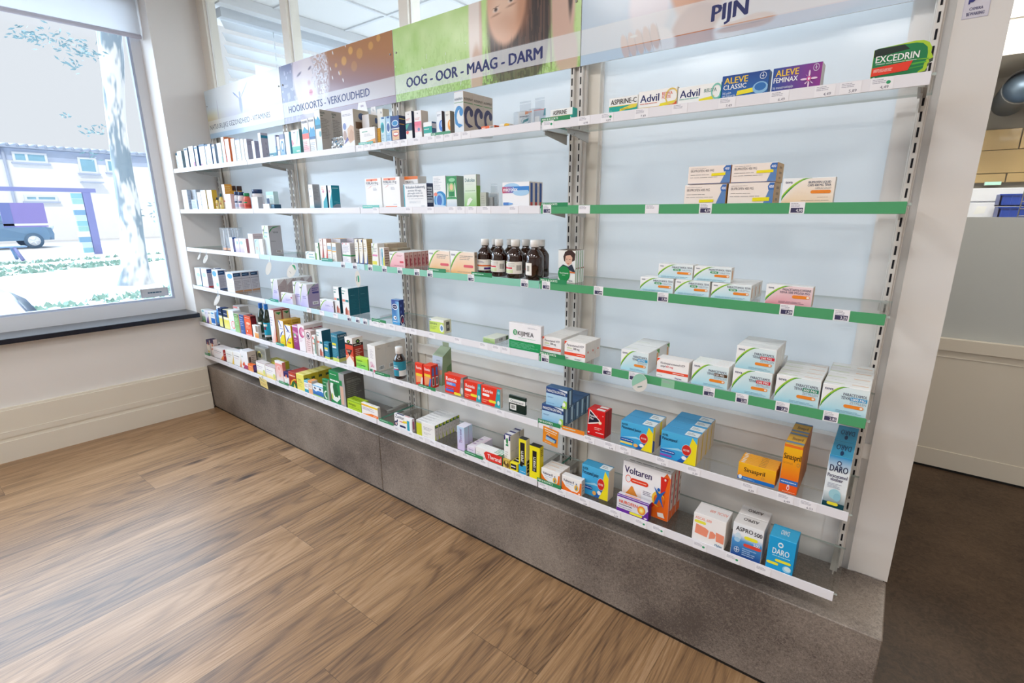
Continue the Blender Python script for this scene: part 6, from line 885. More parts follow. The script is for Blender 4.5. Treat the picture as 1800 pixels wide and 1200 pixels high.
('medicine_carton',-0.3209,-0.2680,0.9425,0.1025,0.0736,0.0575,4,'TEVA 9fd8ea dcf0f4|T F .46 .68 .11 .5 PARACETAMOL 5c6478;T F .42 .55 .11 .2 TEVA 5c6478;p F d03040 .62 .53 .97 .53 .97 .66 .62 .66;T F .64 .55 .09 .3 240_MG f6f8f8;t F .62 .42 .09 .34 ZETPILLEN 98a4b0;P F .5 .26 .92 .38 ef8a30;e F .87 .32 .03 .04 f8e8d8;l F .35 .06 .95 .16 2 98c0d0;r T .0 .35 .45 .4 c0d88c;r T .6 .4 .95 .45 f0b070','pale blue paracetamol suppository carton with red 240 badge, lower row'),
('medicine_carton',-0.3187,-0.2660,1.0165,0.1028,0.0671,0.0447,3,'TEVA 9fd8ea dcf0f4|T F .46 .68 .11 .5 PARACETAMOL 5c6478;T F .42 .55 .11 .2 TEVA 5c6478;p F d03040 .62 .53 .97 .53 .97 .66 .62 .66;T F .64 .55 .09 .3 240_MG f6f8f8;t F .62 .42 .09 .34 ZETPILLEN 98a4b0;P F .5 .26 .92 .38 ef8a30;e F .87 .32 .03 .04 f8e8d8;l F .35 .06 .95 .16 2 98c0d0;r T .6 .4 .95 .45 d8dce0','pale blue paracetamol suppository carton with red 240 badge, upper row'),
('medicine_carton',-0.2077,-0.2700,0.9425,0.1062,0.0769,0.0420,4,'TEVA 9fd8ea dcf0f4|T F .46 .68 .11 .5 PARACETAMOL 5c6478;T F .42 .55 .11 .2 TEVA 5c6478;p F 2f8a6c .62 .53 .97 .53 .97 .66 .62 .66;T F .64 .55 .09 .3 500_MG f6f8f8;t F .62 .42 .09 .34 ZETPILLEN 98a4b0;P F .5 .26 .92 .38 ef8a30;e F .87 .32 .03 .04 f8e8d8;l F .35 .06 .95 .16 2 98c0d0;r T .0 .35 .45 .4 c0d88c;r T .6 .4 .95 .45 f0b070','white and pale blue paracetamol suppository carton with green 500 badge'),
('medicine_carton',-0.0973,-0.2720,0.9425,0.1019,0.0745,0.0585,4,'TEVA 9fd8ea dcf0f4|T F .46 .68 .11 .5 PARACETAMOL 5c6478;T F .42 .55 .11 .2 TEVA 5c6478;p F 3f9ad0 .62 .53 .97 .53 .97 .66 .62 .66;T F .64 .55 .09 .3 1000_MG f6f8f8;t F .62 .42 .09 .34 ZETPILLEN 98a4b0;P F .5 .26 .92 .38 ef8a30;e F .87 .32 .03 .04 f8e8d8;l F .35 .06 .95 .16 2 98c0d0;r T .0 .35 .45 .4 c0d88c;r T .6 .4 .95 .45 f0b070','white and pale blue paracetamol suppository carton with blue 1000 badge'),
('medicine_carton',-4.0120,-0.2620,0.6745,0.0597,0.0906,0.0500,1,'eef2ee/d0d8d4/dfe4e2|g F 0 0 1 .45 3f9a68 b8dcc4;e F .5 .88 .3 .07 6fb8c4;p F d8e06c .2 0 .8 0 .5 .12','white carton fading to green at its foot, nearest the window on the fifth shelf'),
('medicine_carton',-3.9471,-0.2640,0.6745,0.0536,0.0906,0.0500,1,'eae6f2/d0ccd8/dcd8e0|p F 6a4f94 .2 0 1 .0 1 .6 .6 .4;l F .2 .7 .8 .85 2 7f8fc0','white carton with purple diagonal, second from the window on the fifth shelf'),
('medicine_carton',-3.8877,-0.2660,0.6745,0.0381,0.0909,0.0500,1,'f4eedf/d8d0c4/e8e0d4|g F 0 0 1 .6 f4c888 f4eedf;r F .1 .82 .8 .88 8f9fb4','slim white carton with yellow-orange foot, third from the window on the fifth shelf'),
('medicine_carton',-3.8444,-0.2680,0.6745,0.0689,0.0950,0.0500,1,'eff3f8/c8d4e0/dfe6ec|r F .05 .12 .95 .5 1f6fc0;e F .5 .88 .34 .06 4f9fd0;l F .15 .6 .85 .75 2 98b8d8;r F .4 .02 .8 .08 b8c8d8','white carton with bright blue block, fourth from the window on the fifth shelf'),
('medicine_tube',-3.7726,-0.2700,0.6745,0.0628,0.1392,0.0450,1,'2f7fc4','tall white tube with blue and grey foot between the blue and yellow cartons'),
('medicine_carton',-3.7090,-0.2680,0.6745,0.0533,0.1349,0.0500,1,'f2e88c/14345c/24406c|r F 0 .62 1 1 14305c;l F .15 .76 0.780 0.820 1 e8f0f8;g F 0 .05 1 .45 f4ee9c f0e45c;r F 0 .5 1 .6 f4f2e0;r F 0 0 1 .03 2f4f7c','yellow carton with navy top, left of a pair on the fifth shelf'),
('medicine_carton',-3.6322,-0.2700,0.6745,0.0826,0.1333,0.0500,1,'f2e88c/d8c860/d0c8b0|r F 0 .62 .8 1 14305c;r F .84 .6 1 1 f0c83c;l F .15 .76 0.690 0.820 1 e8f0f8;g F 0 .05 1 .45 f4ee9c f0e45c;r F 0 .5 1 .6 f4f2e0','yellow carton with navy top and golden edge, right of a pair on the fifth shelf'),
('medicine_carton',-3.5444,-0.2720,0.6745,0.0750,0.1401,0.0500,1,'f2f6f8/d0d8e0/e8eef0|o F .7 .3 .36 .2 .22 f06a5c;o F .75 .28 .18 .1 .3 f4b0a0;r F .1 .5 .8 .52 c0d4e0;r F 0 0 1 .08 cfe6f4','white carton with coral swirl on the fifth shelf'),
('medicine_carton',-3.6506,-0.1900,0.6745,0.0946,0.1453,0.0629,1,'e8e2e2/c8beb8/dcd4d0|r F .1 .65 .7 .85 34507c;r F .0 .9 .7 .98 f0908c;l R .1 .3 .9 .7 5 aca29c','grey-white carton with navy oval behind the green and blue vitamin cartons'),
('medicine_carton',-3.4689,-0.2720,0.6745,0.0656,0.1268,0.0600,1,'8fc07c/6f9c60/b0a89c|r F .0 .82 1 .96 5f8f54;l F .2 .84 .8 .93 1 dfeccc;l F .2 .4 .85 .75 4 c8e4b8;g F 0 0 1 .35 a8d494 8fc07c','soft green vitamin carton, left of the green, blue and orange trio'),
('medicine_carton',-3.3958,-0.2740,0.6745,0.0712,0.1301,0.0600,1,'3f62a4/2f4a84/a09894|r F 0 0 .12 1 e8965c;r F .1 .82 1 .96 34508c;l F .2 .84 0.830 0.900 1 dfe8f4;l F .25 .4 .9 .78 4 a8bce0;l F .25 .08 .8 .2 2 8fa8d4','blue vitamin carton with orange left edge, middle of the trio'),
('medicine_carton',-3.3171,-0.2760,0.6745,0.0903,0.1331,0.0361,1,'ee6038/5a1820/8a3a34|r F 0 .84 1 .97 d84a28;l F .15 .86 0.780 0.920 1 f8dcd0;e F .55 .62 .3 .06 f8c8b0;l F .2 .35 .9 .56 3 f8b89c;e F .3 .22 .08 .05 f4e8e0;r F .1 .02 .95 .08 f4a8b4;p R 7a2430 .1 .4 .9 .5 .9 .9 .1 .9','orange vitamin carton with dark maroon side, right of the trio'),
('medicine_carton',-3.2131,-0.2775,0.6745,0.0723,0.0826,0.0200,1,'f2f0f0/d8d0c8/eceae8|h F .55 .5 .95 .98 a89888 8a7c70;r F .6 .55 .9 .9 9a8474;g F .3 0 1 .42 e08a34 f0b878','small white and orange carton before the maroon side of the orange carton'),
('syrup_bottle',-3.1907,-0.2565,0.6745,0.0500,0.2198,0.0500,1,'153028/1f6fd0/2a4a3c','dark green syrup bottle with blue cap and red spot label'),
('syrup_bottle',-3.0909,-0.2720,0.6745,0.0500,0.2265,0.0500,1,'152c30/2a7fd8/1fa0c4','dark syrup bottle with blue cap and turquoise label'),
('medicine_carton',-2.9879,-0.2720,0.6745,0.0580,0.2079,0.0517,2,'f0ecf2/d4c4ac/c8848c|l F .1 .5 .6 .8 4 b8b4d0;p F e8703c .7 .0 1 0 1 .4;p F f0c8c0 .0 .0 .7 0 .9 .5;r R 0 0 .1 1 b0382c;r R 0 .96 1 1 9a3038;r R .9 0 1 1 7a2028;p R 2f8a48 .2 .92 .9 .92 .6 .84;r R 0 0 1 .02 c8502c','tall white carton with red-framed cream side'),
('medicine_carton',-2.8905,-0.2720,0.6745,0.0568,0.1539,0.0562,2,'f2f0f6/d8a838/e0b048|p F f0d824 0 0 1 0 1 .45 .5 .42 .1 .25;p F 2f4f9c .05 .3 .35 .5 .9 .62 .6 .5 .3 .36;p F 2f4f9c 0 .98 .2 1 .6 .75 .5 .75;l F .25 .64 .9 .72 1 9aa0d0;l F .3 .1 0.660 0.160 1 e86a3c;l R .1 .8 0.730 0.900 1 8a6a20','white, yellow and blue vitamin carton with golden top'),
('medicine_carton',-2.8121,-0.2775,0.6745,0.0687,0.1366,0.0182,1,'f2f0f6/e8bc1c/f0d060|p F f0d824 0 0 1 0 1 .5 .5 .42 .1 .25;p F 2f4f9c .05 .2 .35 .42 .9 .66 .6 .5 .3 .3;p F 2f4f9c 0 1 .2 1 .7 .75 .5 .72;l F .25 .68 .9 .75 1 9aa0d0;r F .35 .2 .62 .28 d8503c;r F .7 .2 .8 .28 3f8a5c','white, yellow and blue vitamin carton standing foremost beside the purple one'),
('medicine_carton',-2.7350,-0.2720,0.6745,0.0590,0.1439,0.0500,1,'a83c84/7a2a68/c880b0|g F 0 0 1 1 8a2f78 b85090;r F .0 .94 1 1 e4d4ec;p F d890bc .0 .8 1 .7 1 .6 0 .7;r F .2 .5 .6 .58 f0dce8;e F .35 .62 .2 .05 7fc890;l F .2 .3 .9 .44 2 d8a0c8','purple-magenta carton on the fifth shelf'),
('medicine_carton',-2.6759,-0.2720,0.6745,0.0668,0.1559,0.0597,2,'f4eef2/e0d0cc/e8dcd8|e F .6 .72 .42 .2 c85088;e F .75 .74 .36 .16 e090b0;e F .85 .7 .2 .08 f4eef2;r F .5 .76 .9 .8 e8b8cc;l F .15 .35 .7 .5 3 d8b8c8;r R .0 .84 .9 .87 a83850','white carton with large magenta circle and red line on its side'),
('medicine_carton',-2.5950,-0.2775,0.6745,0.0592,0.1361,0.0309,1,'f2dcdc/d8bcb8/e0c8c4|e F .55 .78 .36 .16 5a3048;e F .55 .78 .28 .12 f4ecee;e F .55 .77 .16 .08 4a3850;l F .2 .1 .9 .55 5 c89ca0;r F .2 .58 .9 .6 d8a8ac','pale pink carton with dark round emblem on the fifth shelf'),
('medicine_carton',-2.5271,-0.2775,0.6745,0.0327,0.1163,0.0200,1,'f4f2f0/d8d4d0/ece8e4|e F .35 .85 .18 .08 e0503c;r F .1 .55 .9 .62 f0a08c;r F .7 .1 .95 .85 2f8a78;l F .1 .2 .6 .4 3 b8c4c0','small white carton with red dot and green stripe on the fifth shelf'),
('medicine_carton',-2.4936,-0.2680,0.6745,0.0527,0.1496,0.0562,1,'f4f4f4/0f5468/e4e6e8|p F 2f7f78 .05 .78 .4 .78 .4 .82 .05 .82;r F .05 .5 .45 .58 f0907c;r F .5 .5 .95 .58 1f7f88;p F a8503c .35 .02 .7 .02 .72 .22 .55 .32 .38 .22;r F .72 .02 .95 .2 f0a898;l F .05 .4 .6 .46 2 c4c8cc;l F .1 .86 .6 .94 1 9ac0bc','white carton with brown figure and dark teal side on the fifth shelf'),
('medicine_carton',-2.4145,-0.2775,0.6745,0.0482,0.0945,0.0208,1,'1f7f9c/134f64/2a8aa4|r F 0 0 1 .14 d0e070;r R 0 0 1 .14 a8b848;r F .1 .58 .7 .68 f0e23c;r F .1 .48 .7 .56 e8eef4;l F .15 .8 .85 .9 1 a8d0dc;l F .2 .2 .9 .4 3 5fa4bc','small teal herbal carton with lime foot beside the large one'),
('medicine_carton',-2.3408,-0.2760,0.6745,0.0578,0.1537,0.0592,1,'2a7f98/1f5f78/246a84|r F 0 0 1 .13 d0e070;r R 0 0 1 .13 c8d878;r F .1 .58 .7 .66 f0e23c;r F .1 .48 .7 .55 e8eef4;T F .12 .88 .06 .8 FLUIMUCIL c8e4ec;T R .08 .88 .07 .86 FLUIMUCIL c8e4ec;l R .15 .78 .7 .84 2 7fb0c0;l R .15 .18 .95 .45 7 6fa0b4;l F .2 .2 .9 .42 4 5fa4bc;r F .75 .14 .9 .2 f0a0b0','large teal herbal carton with lime foot on the fifth shelf'),
('medicine_carton',-2.2184,-0.2760,0.6745,0.0666,0.1522,0.0642,1,'f4f0ec/b03428/e8e2dc|g F 0 .35 1 .74 d84a34 e04f34;p F f4f0ec 0 0 1 0 1 .1 .5 .34 0 .1;p F f0906c 0 .16 .5 .36 1 .16 1 .3 .5 .46 0 .3;p F 1c1818 .1 .58 .9 .58 .5 .34;l F .2 .48 .8 .56 2 f0d0c0;r F 0 .74 1 .8 2a2020;e F .5 .86 .22 .06 1c1c1c;e F .5 .86 .08 .03 8fc050;r R 0 .7 1 .8 2a2020;r R 0 .8 1 1 e4dcd4;e R .5 .86 .2 .07 1c1c1c;e R .5 .86 .08 .03 8fc050;l R .2 .3 .9 .62 5 e8a898;l R .1 .72 0.820 0.770 1 e8dcd0','red and white carton with owl eyes and black shield on the fifth shelf'),
('medicine_carton',-2.1322,-0.2775,0.6745,0.0955,0.0600,0.0250,1,'a8dc34/8fc428/c0e858|g F 0 0 1 1 7fd86c b8e030;T F .06 .66 .16 .5 Antigrippin 2f6a30;l F .06 .2 .7 .5 3 4f9030;r F .4 .3 .8 .38 2f7f3c','bright lime green carton low before the red owl carton on the fifth shelf'),
('medicine_carton',-2.0360,-0.2720,0.6745,0.0601,0.1389,0.0648,3,'f3f1f0/d8cfc4/e6e0d8|l F .3 .5 .8 .85 6 c8c0c8;e F .5 .24 .34 .08 ecd8e0;e F .4 .32 .2 .06 e4ccd8;p F d898ac .2 .14 .5 .3 .8 .16 .5 .2;r F .15 0 .5 .1 2f7f5c;r F .62 0 1 .1 d0607c;b R .25 .06 .78 .22;l R .2 .84 .5 .9 2 b0a698','tall cream-white carton with pink blossom drawing and barcode'),
('medicine_bottle',-1.8549,-0.2750,0.6745,0.0585,0.1554,0.0585,1,'4a1c10/f0f0ee/5','small brown medicine bottle with white cap and teal label on the fifth shelf'),
('medicine_carton',-1.6932,-0.2680,0.6745,0.0512,0.1062,0.0154,1,'e83a24/c82a1c/f0502c|T F .15 .74 .14 .7 Rennie f8f0ec;p F f0a06c .1 .1 .9 .2 .9 .55 .1 .48;r F .1 .42 .9 .54 f0d03c;p F e8e0dc .6 0 .9 0 1 .4 .8 .4','small red and yellow antacid carton, left of the two beside the grey-green carton'),
('medicine_carton',-1.6323,-0.2720,0.6745,0.0496,0.1083,0.0229,2,'e83a24/d4301f/f0502c|T F .15 .76 .14 .7 Rennie f8f0ec;p F f0a06c .1 .1 .9 .2 .9 .55 .1 .48;r F .1 .5 .9 .62 f0d03c;p F 3f7fd0 .55 0 .85 0 1 .45 .8 .45;r R .2 .1 .8 .5 e8dcd8;r R .3 .15 .7 .45 5a5450;p R 4f70b8 .2 .55 .8 .55 .7 .9 .3 .9','small red antacid carton with blue streak and grey window on its side'),
('display_carton',-1.6429,-0.2150,0.6745,0.0651,0.1687,0.0708,1,'b8c8d8/8fa078/a8b89c|g F 0 0 1 .45 8fc89c d0d8dc;e F .3 .2 .3 .2 3f9a5c;p F f0c0a0 0 .4 .3 .5 1 .55 1 .4 .4 .3;l F .4 .6 .9 .9 3 98a8bc;p R 5f7f50 .3 .3 1 .2 1 .7 .5 .6','slanted grey-blue and green carton behind the red antacid cartons'),
('medicine_carton',-1.5085,-0.2620,0.6745,0.1112,0.0899,0.0318,1,'e8361f/b8b0ac/e44a34|T F .08 .66 .22 .58 Rennie f8f4f4;r F .1 .44 .6 .6 5f8fe0;T F .12 .46 .12 .4 DUO e8f0fc;p F 8a8280 .78 0 1 0 1 1 .9 1;e F .93 .8 .06 .1 a8a4a0;e F .93 .3 .06 .18 d8d4d0;l F .1 .28 .5 .34 1 5f7fe0;P F .5 .02 .88 .15 f0e03c;P F .06 .12 .5 .24 4f6fd0;r R 0 0 1 1 9a9490','red antacid carton with grey panel and blue DUO patch, left of the three'),
('medicine_carton',-1.3909,-0.2640,0.6745,0.0946,0.0820,0.0250,1,'e8361f/2fa4a8/e44a34|T F .1 .66 .2 .55 Rennie f8f4f4;P F .06 .45 .46 .58 f6f4f4;p F 2fa4b0 .72 0 1 0 1 1 .84 1;e F .9 .26 .06 .12 d8ecec;P F .4 .22 .8 .36 f0e03c;l F .06 .1 .4 .3 2 f8a890;e F .92 .78 .06 .08 7fd0d0','red antacid carton with teal panel, middle of the three'),
('medicine_carton',-1.2914,-0.2660,0.6745,0.1023,0.0825,0.0172,1,'e8361f/d8c8bc/e44a34|T F .1 .66 .2 .52 Rennie f8f4f4;P F .06 .45 .44 .58 f6f4f4;p F 2fa4b0 .7 0 1 0 1 1 .84 1;e F .9 .26 .06 .12 d8ecec;P F .4 .18 .78 .32 f0e03c;l F .06 .1 .4 .3 2 f8a890;e F .92 .8 .06 .08 7fd0d0;r R .2 .05 .5 .95 e8d8c8','red antacid carton with teal panel and cream side, right of the three'),
('medicine_carton',-1.1489,-0.2620,0.6745,0.0813,0.0692,0.0113,1,'10261f/16332a/18342c|r F 0 .55 1 .82 f0efec;T F .1 .6 .15 .84 Omeprazol 55606a;r F .08 .14 .46 .48 e8e8e4;b F .12 .18 .42 .44;r F 0 .82 1 .86 34604c;r R .1 .58 .9 .8 d8d8d4;r T .0 .42 1 .5 f0efec','dark green carton with white band and barcode on the fifth shelf'),
('medicine_carton',-0.9835,-0.2700,0.6745,0.0962,0.0741,0.0401,5,'9accec/3f6284/41648c|g F 0 0 1 .66 8fc4e8 b4d8f0;r F 0 .66 1 1 2a4a84;T F .05 .74 .15 .86 PARACETALGIN_500mg f4f8fa;p F dfe8f0 .55 1 1 .86 1 1;l F .08 .42 .4 .5 2 4f78ac;l F .08 .1 .4 .16 1 6f98c4;p F a8d858 .76 0 1 0 1 .4 .85 .44;e F .86 .22 .07 .12 f2f6f4;e F .74 .08 .03 .06 34507c;r R .35 .05 .7 .95 b4d8ec;e R .5 .12 .1 .06 34507c','light blue and navy paracetamol 500 carton, lower row'),
('medicine_carton',-0.9671,-0.2680,0.7490,0.0933,0.0711,0.0391,1,'9accec/2f4f70/41648c|g F 0 0 1 .66 8fc4e8 b4d8f0;r F 0 .66 1 1 2a4a84;T F .05 .74 .15 .86 PARACETALGIN_500mg f4f8fa;p F dfe8f0 .55 1 1 .86 1 1;l F .08 .42 .4 .5 2 4f78ac;l F .08 .1 .4 .16 1 6f98c4;p F a8d858 .76 0 1 0 1 .4 .85 .44;e F .86 .22 .07 .12 f2f6f4;e F .74 .08 .03 .06 34507c;r R .35 .05 .7 .95 b4d8ec;e R .5 .12 .1 .06 34507c','light blue and navy paracetamol 500 carton standing on the lower row'),
('medicine_carton',-0.7891,-0.2660,0.6745,0.0691,0.1002,0.0258,2,'d8181c/9a1016/c81c1c|p F f0e8e8 .03 .42 .1 .98 .16 .97 .72 .64 .72 .58 .12 .42;p F 181830 .06 .46 .13 .94 .68 .62 .66 .59;T F .14 .72 .09 .4 Panadol f8f4f4;T F .14 .62 .08 .2 Plus f8f4f4;e F .72 .56 .1 .06 f8d0b0;e F .72 .56 .05 .03 fff4e0;p F f0d8d0 .1 .42 .5 .54 .7 .56 .5 .5;l F .42 .26 .95 .38 2 f0c0b8;l F .5 .14 .95 .2 1 f8e8e4;e F .1 .12 .05 .03 f4ecec;r T .45 .2 .9 .8 e8e0dc;e F .88 .84 .03 .02 f4d0d0','red painkiller carton with black arrow emblem on the fifth shelf'),
('medicine_carton',-0.6589,-0.2680,0.6745,0.1147,0.0903,0.0585,2,'3fa8e4/e8ddc8/3f9cd0|g F 0 0 1 1 2f9fe0 4fb4e4;p F f4e024 .66 0 1 0 1 .78 .86 .98;p F 1f5fb0 .48 0 .66 0 .84 .4 .74 .36;p F 9fd8f4 0 .34 .5 .48 .7 .4 .5 .4;o F .73 .5 .13 .2 .12 f4f4f2;e F .73 .5 .125 .19 d02c24;T F .65 .46 .07 .16 ROTER f8f0ec;P F 0 .2 .42 .32 1f4fa4;l F .04 .24 .4 .29 1 d8e8f8;e F .68 .2 .07 .07 f4f6f8;r T .62 .15 .98 .85 e8eef0;l T .66 .3 .94 .7 2 8a949c;T F .04 .84 .08 .18 ROTER 1c3050;T F .04 .7 .12 .6 Paracetamol_Junior 16284c;P F 0 .1 .4 .18 f0d868;e F .5 .14 .07 .07 f0b05c;r R .0 .0 .3 1 f0e030;p R 1f4fa4 0 0 .3 0 .3 .4 0 .5','bright blue and yellow junior paracetamol carton, fifth shelf'),
('medicine_carton',-0.5156,-0.2720,0.6745,0.1156,0.0950,0.0474,4,'3fa8e4/e4d8c0/3f9cd0|g F 0 0 1 1 2f9fe0 4fb4e4;p F f4e024 .66 0 1 0 1 .78 .86 .98;p F 1f5fb0 .48 0 .66 0 .84 .4 .74 .36;p F 9fd8f4 0 .34 .5 .48 .7 .4 .5 .4;o F .73 .5 .13 .2 .12 f4f4f2;e F .73 .5 .125 .19 d02c24;T F .65 .46 .07 .16 ROTER f8f0ec;P F 0 .2 .42 .32 1f4fa4;l F .04 .24 .4 .29 1 d8e8f8;e F .68 .2 .07 .07 f4f6f8;r T .62 .15 .98 .85 e8eef0;l T .66 .3 .94 .7 2 8a949c;T F .04 .82 .08 .16 ROTER 1c3050;T F .04 .68 .12 .42 Paracetamol 16284c;P F 0 .08 .34 .16 8f4fb0;r R .0 .0 .25 1 e8c838','bright blue and yellow paracetamol carton with red disc, fifth shelf'),
('medicine_carton',-0.2779,-0.2640,0.6745,0.1019,0.0543,0.0107,7,'f4b020/d88820/f2a81c|g F 0 0 1 1 f0902c f4b824;T F .16 .52 .26 .56 Sinaspril 3a2412;l F .16 .42 .6 .45 1 d88030;r F 0 .02 1 .22 1f6fc0;e F .08 .16 .05 .12 e8eef4;l F .16 .08 .6 .16 2 a8d0f0;o F .68 .38 .04 .08 .3 b08c50;T T .52 .3 .4 .42 Sinaspril 5f3c14;e T .1 .5 .06 .3 f4ecdc','orange-yellow childrens painkiller carton with blue foot band'),
('medicine_carton',-0.1653,-0.2680,0.6745,0.0463,0.1494,0.0899,2,'f28a1c/c87014/e8b02c|g F 0 .2 1 1 f0641c f4c020;r F 0 .94 1 1 e8742c;T F .05 .7 .12 .92 Sinaspril 3a2412;l F .05 .6 .6 .64 2 c88030;o F .86 .62 .08 .04 .3 b08c50;r F 0 .18 1 .28 2f6fc0;l F .08 .21 .9 .25 1 dce8f4;r F 0 .0 1 .18 ee5a1c;p F f4ecec .5 .06 .58 .1 .56 .16 .5 .19 .44 .16 .42 .1;p F d82c34 .5 .08 .55 .11 .5 .17 .45 .11;l F .2 .02 .9 .05 1 f8b890;T T .25 .42 .24 .6 Sinaspril 5f3c14;r T 0 .12 1 .26 6f8fb0;r T 0 .85 1 1 6f8fb0','tall orange childrens painkiller carton with blue band and red drop'),
('medicine_carton',-0.0574,-0.2740,0.6745,0.0516,0.1511,0.1185,2,'e8f0f4/d0d0c8/3f9cc4|g F 0 .68 1 1 eaf2f6 2090c8;g F 0 .0 1 .3 0f4f5c e0ecf0;r F 0 0 1 .1 0d4450;e F .48 .87 .1 .045 24305c;e F .48 .87 .06 .025 d8e8f0;T F .1 .7 .13 .8 DARO 14244c;T F .06 .59 .07 .86 Paracetamol 4a4468;T F .2 .52 .07 .56 vloeibaar 4a4468;l F .12 .38 .75 .48 4 a8acbc;e F .5 .27 .26 .1 9fd0dc;e F .62 .22 .16 .08 8fc4d4;P F .22 .05 .72 .11 e8dc3c;U T .85 .7 .34 .66 DARO 1c3c64;e T .5 .2 .08 .14 1c3c64','tall blue, white and dark teal liquid paracetamol carton'),
('medicine_carton',-4.0120,-0.2620,0.4235,0.0523,0.1106,0.0500,1,'f2ece4/d8d0c8/3a2a5c|r F 0 .68 1 1 34245c;p F f08a4c .35 .62 .7 .62 .62 .8 .5 .88 .4 .78;e F .5 .68 .1 .05 f8e8d8;p F e8c060 .2 .2 .4 .3 .6 .22 .8 .34 .7 .12 .3 .12;r F .1 .0 .8 .08 2f9a5c','white carton with purple top and orange flame, nearest the window on the bottom shelf'),
('medicine_carton',-3.9514,-0.2580,0.4235,0.0537,0.1247,0.0270,1,'f2e6e4/d8c8c4/3a2a5c|r F 0 .72 1 1 34245c;p F f08a4c .3 .56 .8 .56 .6 .84;p F e09080 .1 .3 .9 .4 .9 .5 .1 .4','slimmer white carton with purple top beside the one nearest the window'),
('medicine_carton',-3.9589,-0.2300,0.4235,0.0560,0.0940,0.0222,1,'f4f2f2/dcd6d4/eceae8|e F .4 .8 .2 .08 c8c0d8;r R .2 .4 .8 .9 6f6a74','small white carton with grey window behind the first multivitamin cartons'),
('medicine_carton',-3.8890,-0.2700,0.4235,0.1637,0.0776,0.0350,2,'f4f0f2/c8484c/f2ecec|l F .1 .64 .8 .74 1 7a7484;l F .1 .5 .7 .56 1 c89ca8;p F f0904c .7 0 1 0 1 .5 .85 .3;p F e8603c .85 0 1 0 1 .3;l R .1 .3 .9 .8 2 e8b0b0','white multivitamin carton with orange flame and red side'),
('medicine_carton',-3.6811,-0.2720,0.4235,0.1126,0.0905,0.0600,1,'f4f2ec/e8d8b0/eeeae4|l F .1 .64 .8 .74 1 7a7484;l F .1 .5 .7 .56 1 c89ca8;p F f0c850 .75 0 1 0 1 .6 .88 .3','white multivitamin carton with yellow flame on the bottom shelf'),
('medicine_carton',-3.5638,-0.2720,0.4235,0.1108,0.1013,0.0600,1,'f4f2f0/e8d0c0/eeeaec|l F .1 .64 .8 .74 1 7a7484;l F .1 .5 .7 .56 1 c89ca8;p F f08a5c .7 0 1 0 1 .35 .85 .25;p F e8b058 .8 .2 1 .3 1 .6','white multivitamin carton with orange foot left of the magenta footed carton'),
('medicine_carton',-3.4518,-0.2720,0.4235,0.0990,0.1261,0.0584,1,'f4f2f4/cfc4bc/e6e2e4|p F b03a6c .2 0 1 0 1 .2 .5 .24;p F e8603c .1 .2 .4 .4 .5 .25 .3 .1;l F .1 .62 .5 .7 2 6f9a8c;r R .1 .4 .35 .7 5a5450;l R .45 .2 .95 .8 6 8f8580','taller white carton with magenta foot and grey side on the bottom shelf'),
('medicine_carton',-3.3519,-0.2775,0.4235,0.0727,0.0489,0.0239,1,'f07a2c/4a2a6c/ee6a24|g F 0 0 1 1 f8a868 ee6a24;l F .1 .6 .8 .8 1 f8d0b0;r R .2 .2 .8 .8 6a4a8c','small orange carton with purple side on the bottom shelf'),
('hanging_carton',-3.3884,-0.2000,0.4235,0.1429,0.1476,0.0300,1,'b8b8b0/a8a8a0/c8c8c4|r F .08 .5 .92 .92 9a9a8c;e F .4 .66 .22 .16 d8d080;e F .4 .62 .16 .12 4a5448;r F .5 .7 .9 .84 8a8a80;r F .08 .1 .92 .4 c8c8c0;l F .6 .15 .85 .35 3 8a8a84','grey windowed hanging carton at the back of the bottom shelf'),
('medicine_carton',-3.3259,-0.1690,0.4235,0.1594,0.0526,0.0800,1,'e4dc4c/c8c03c/e8e068|l F .2 .3 .8 .6 1 b8b02c','flat lime yellow carton lying behind the white cartons with lemon foot'),
('medicine_carton',-3.2395,-0.2740,0.4235,0.1136,0.0863,0.0400,1,'f5f2f0/e8e0d8/d8ccc8|g F 0 0 1 .36 f4d84c f4f0e8;l F .1 .62 .7 .7 1 8f84a8;l F .1 .48 .6 .54 1 b8b0c8;e F .85 .3 .12 .2 c8d88c;e F .85 .3 .06 .1 f0e060;r F 0 .96 1 1 8f4a5c','white carton with lemon yellow foot, left of a pair on the bottom shelf'),
('medicine_carton',-3.1159,-0.2760,0.4235,0.1217,0.0834,0.0400,1,'f5f2f0/e8e0d8/d0c0c0|g F 0 0 1 .36 f4d84c f4f0e8;l F .1 .62 .7 .7 1 8f84a8;l F .1 .48 .6 .54 1 b8b0c8;e F .85 .3 .12 .2 c8d88c;e F .85 .3 .06 .1 f0e060;r F 0 .96 1 1 8f4a5c','white carton with lemon yellow foot, right of a pair on the bottom shelf'),
('medicine_carton',-2.9935,-0.2720,0.4235,0.0870,0.1329,0.0215,1,'f4eceb/e88a7c/ece8e6|g F 0 0 1 .9 f6f0f0 f0948c;o F .5 .66 .26 .14 .2 f8e0dc;e F .5 .66 .12 .06 f0a098;p F f4c0a8 .4 .3 .6 .5 .7 .3 .5 .24','white and salmon carton with round emblem on the bottom shelf'),
('medicine_carton',-2.8919,-0.2775,0.4235,0.0581,0.0829,0.0500,1,'f2f0f0/d8d0cc/2f2460|r F 0 .62 1 1 2f2466;p F f0804c .3 .5 .7 .5 .6 .76 .5 .84 .38 .72;e F .5 .56 .12 .06 f8e0d0;p F 6fb0a8 .4 .0 .7 0 .6 .3','small white carton with navy top and orange flame beside the salmon one'),
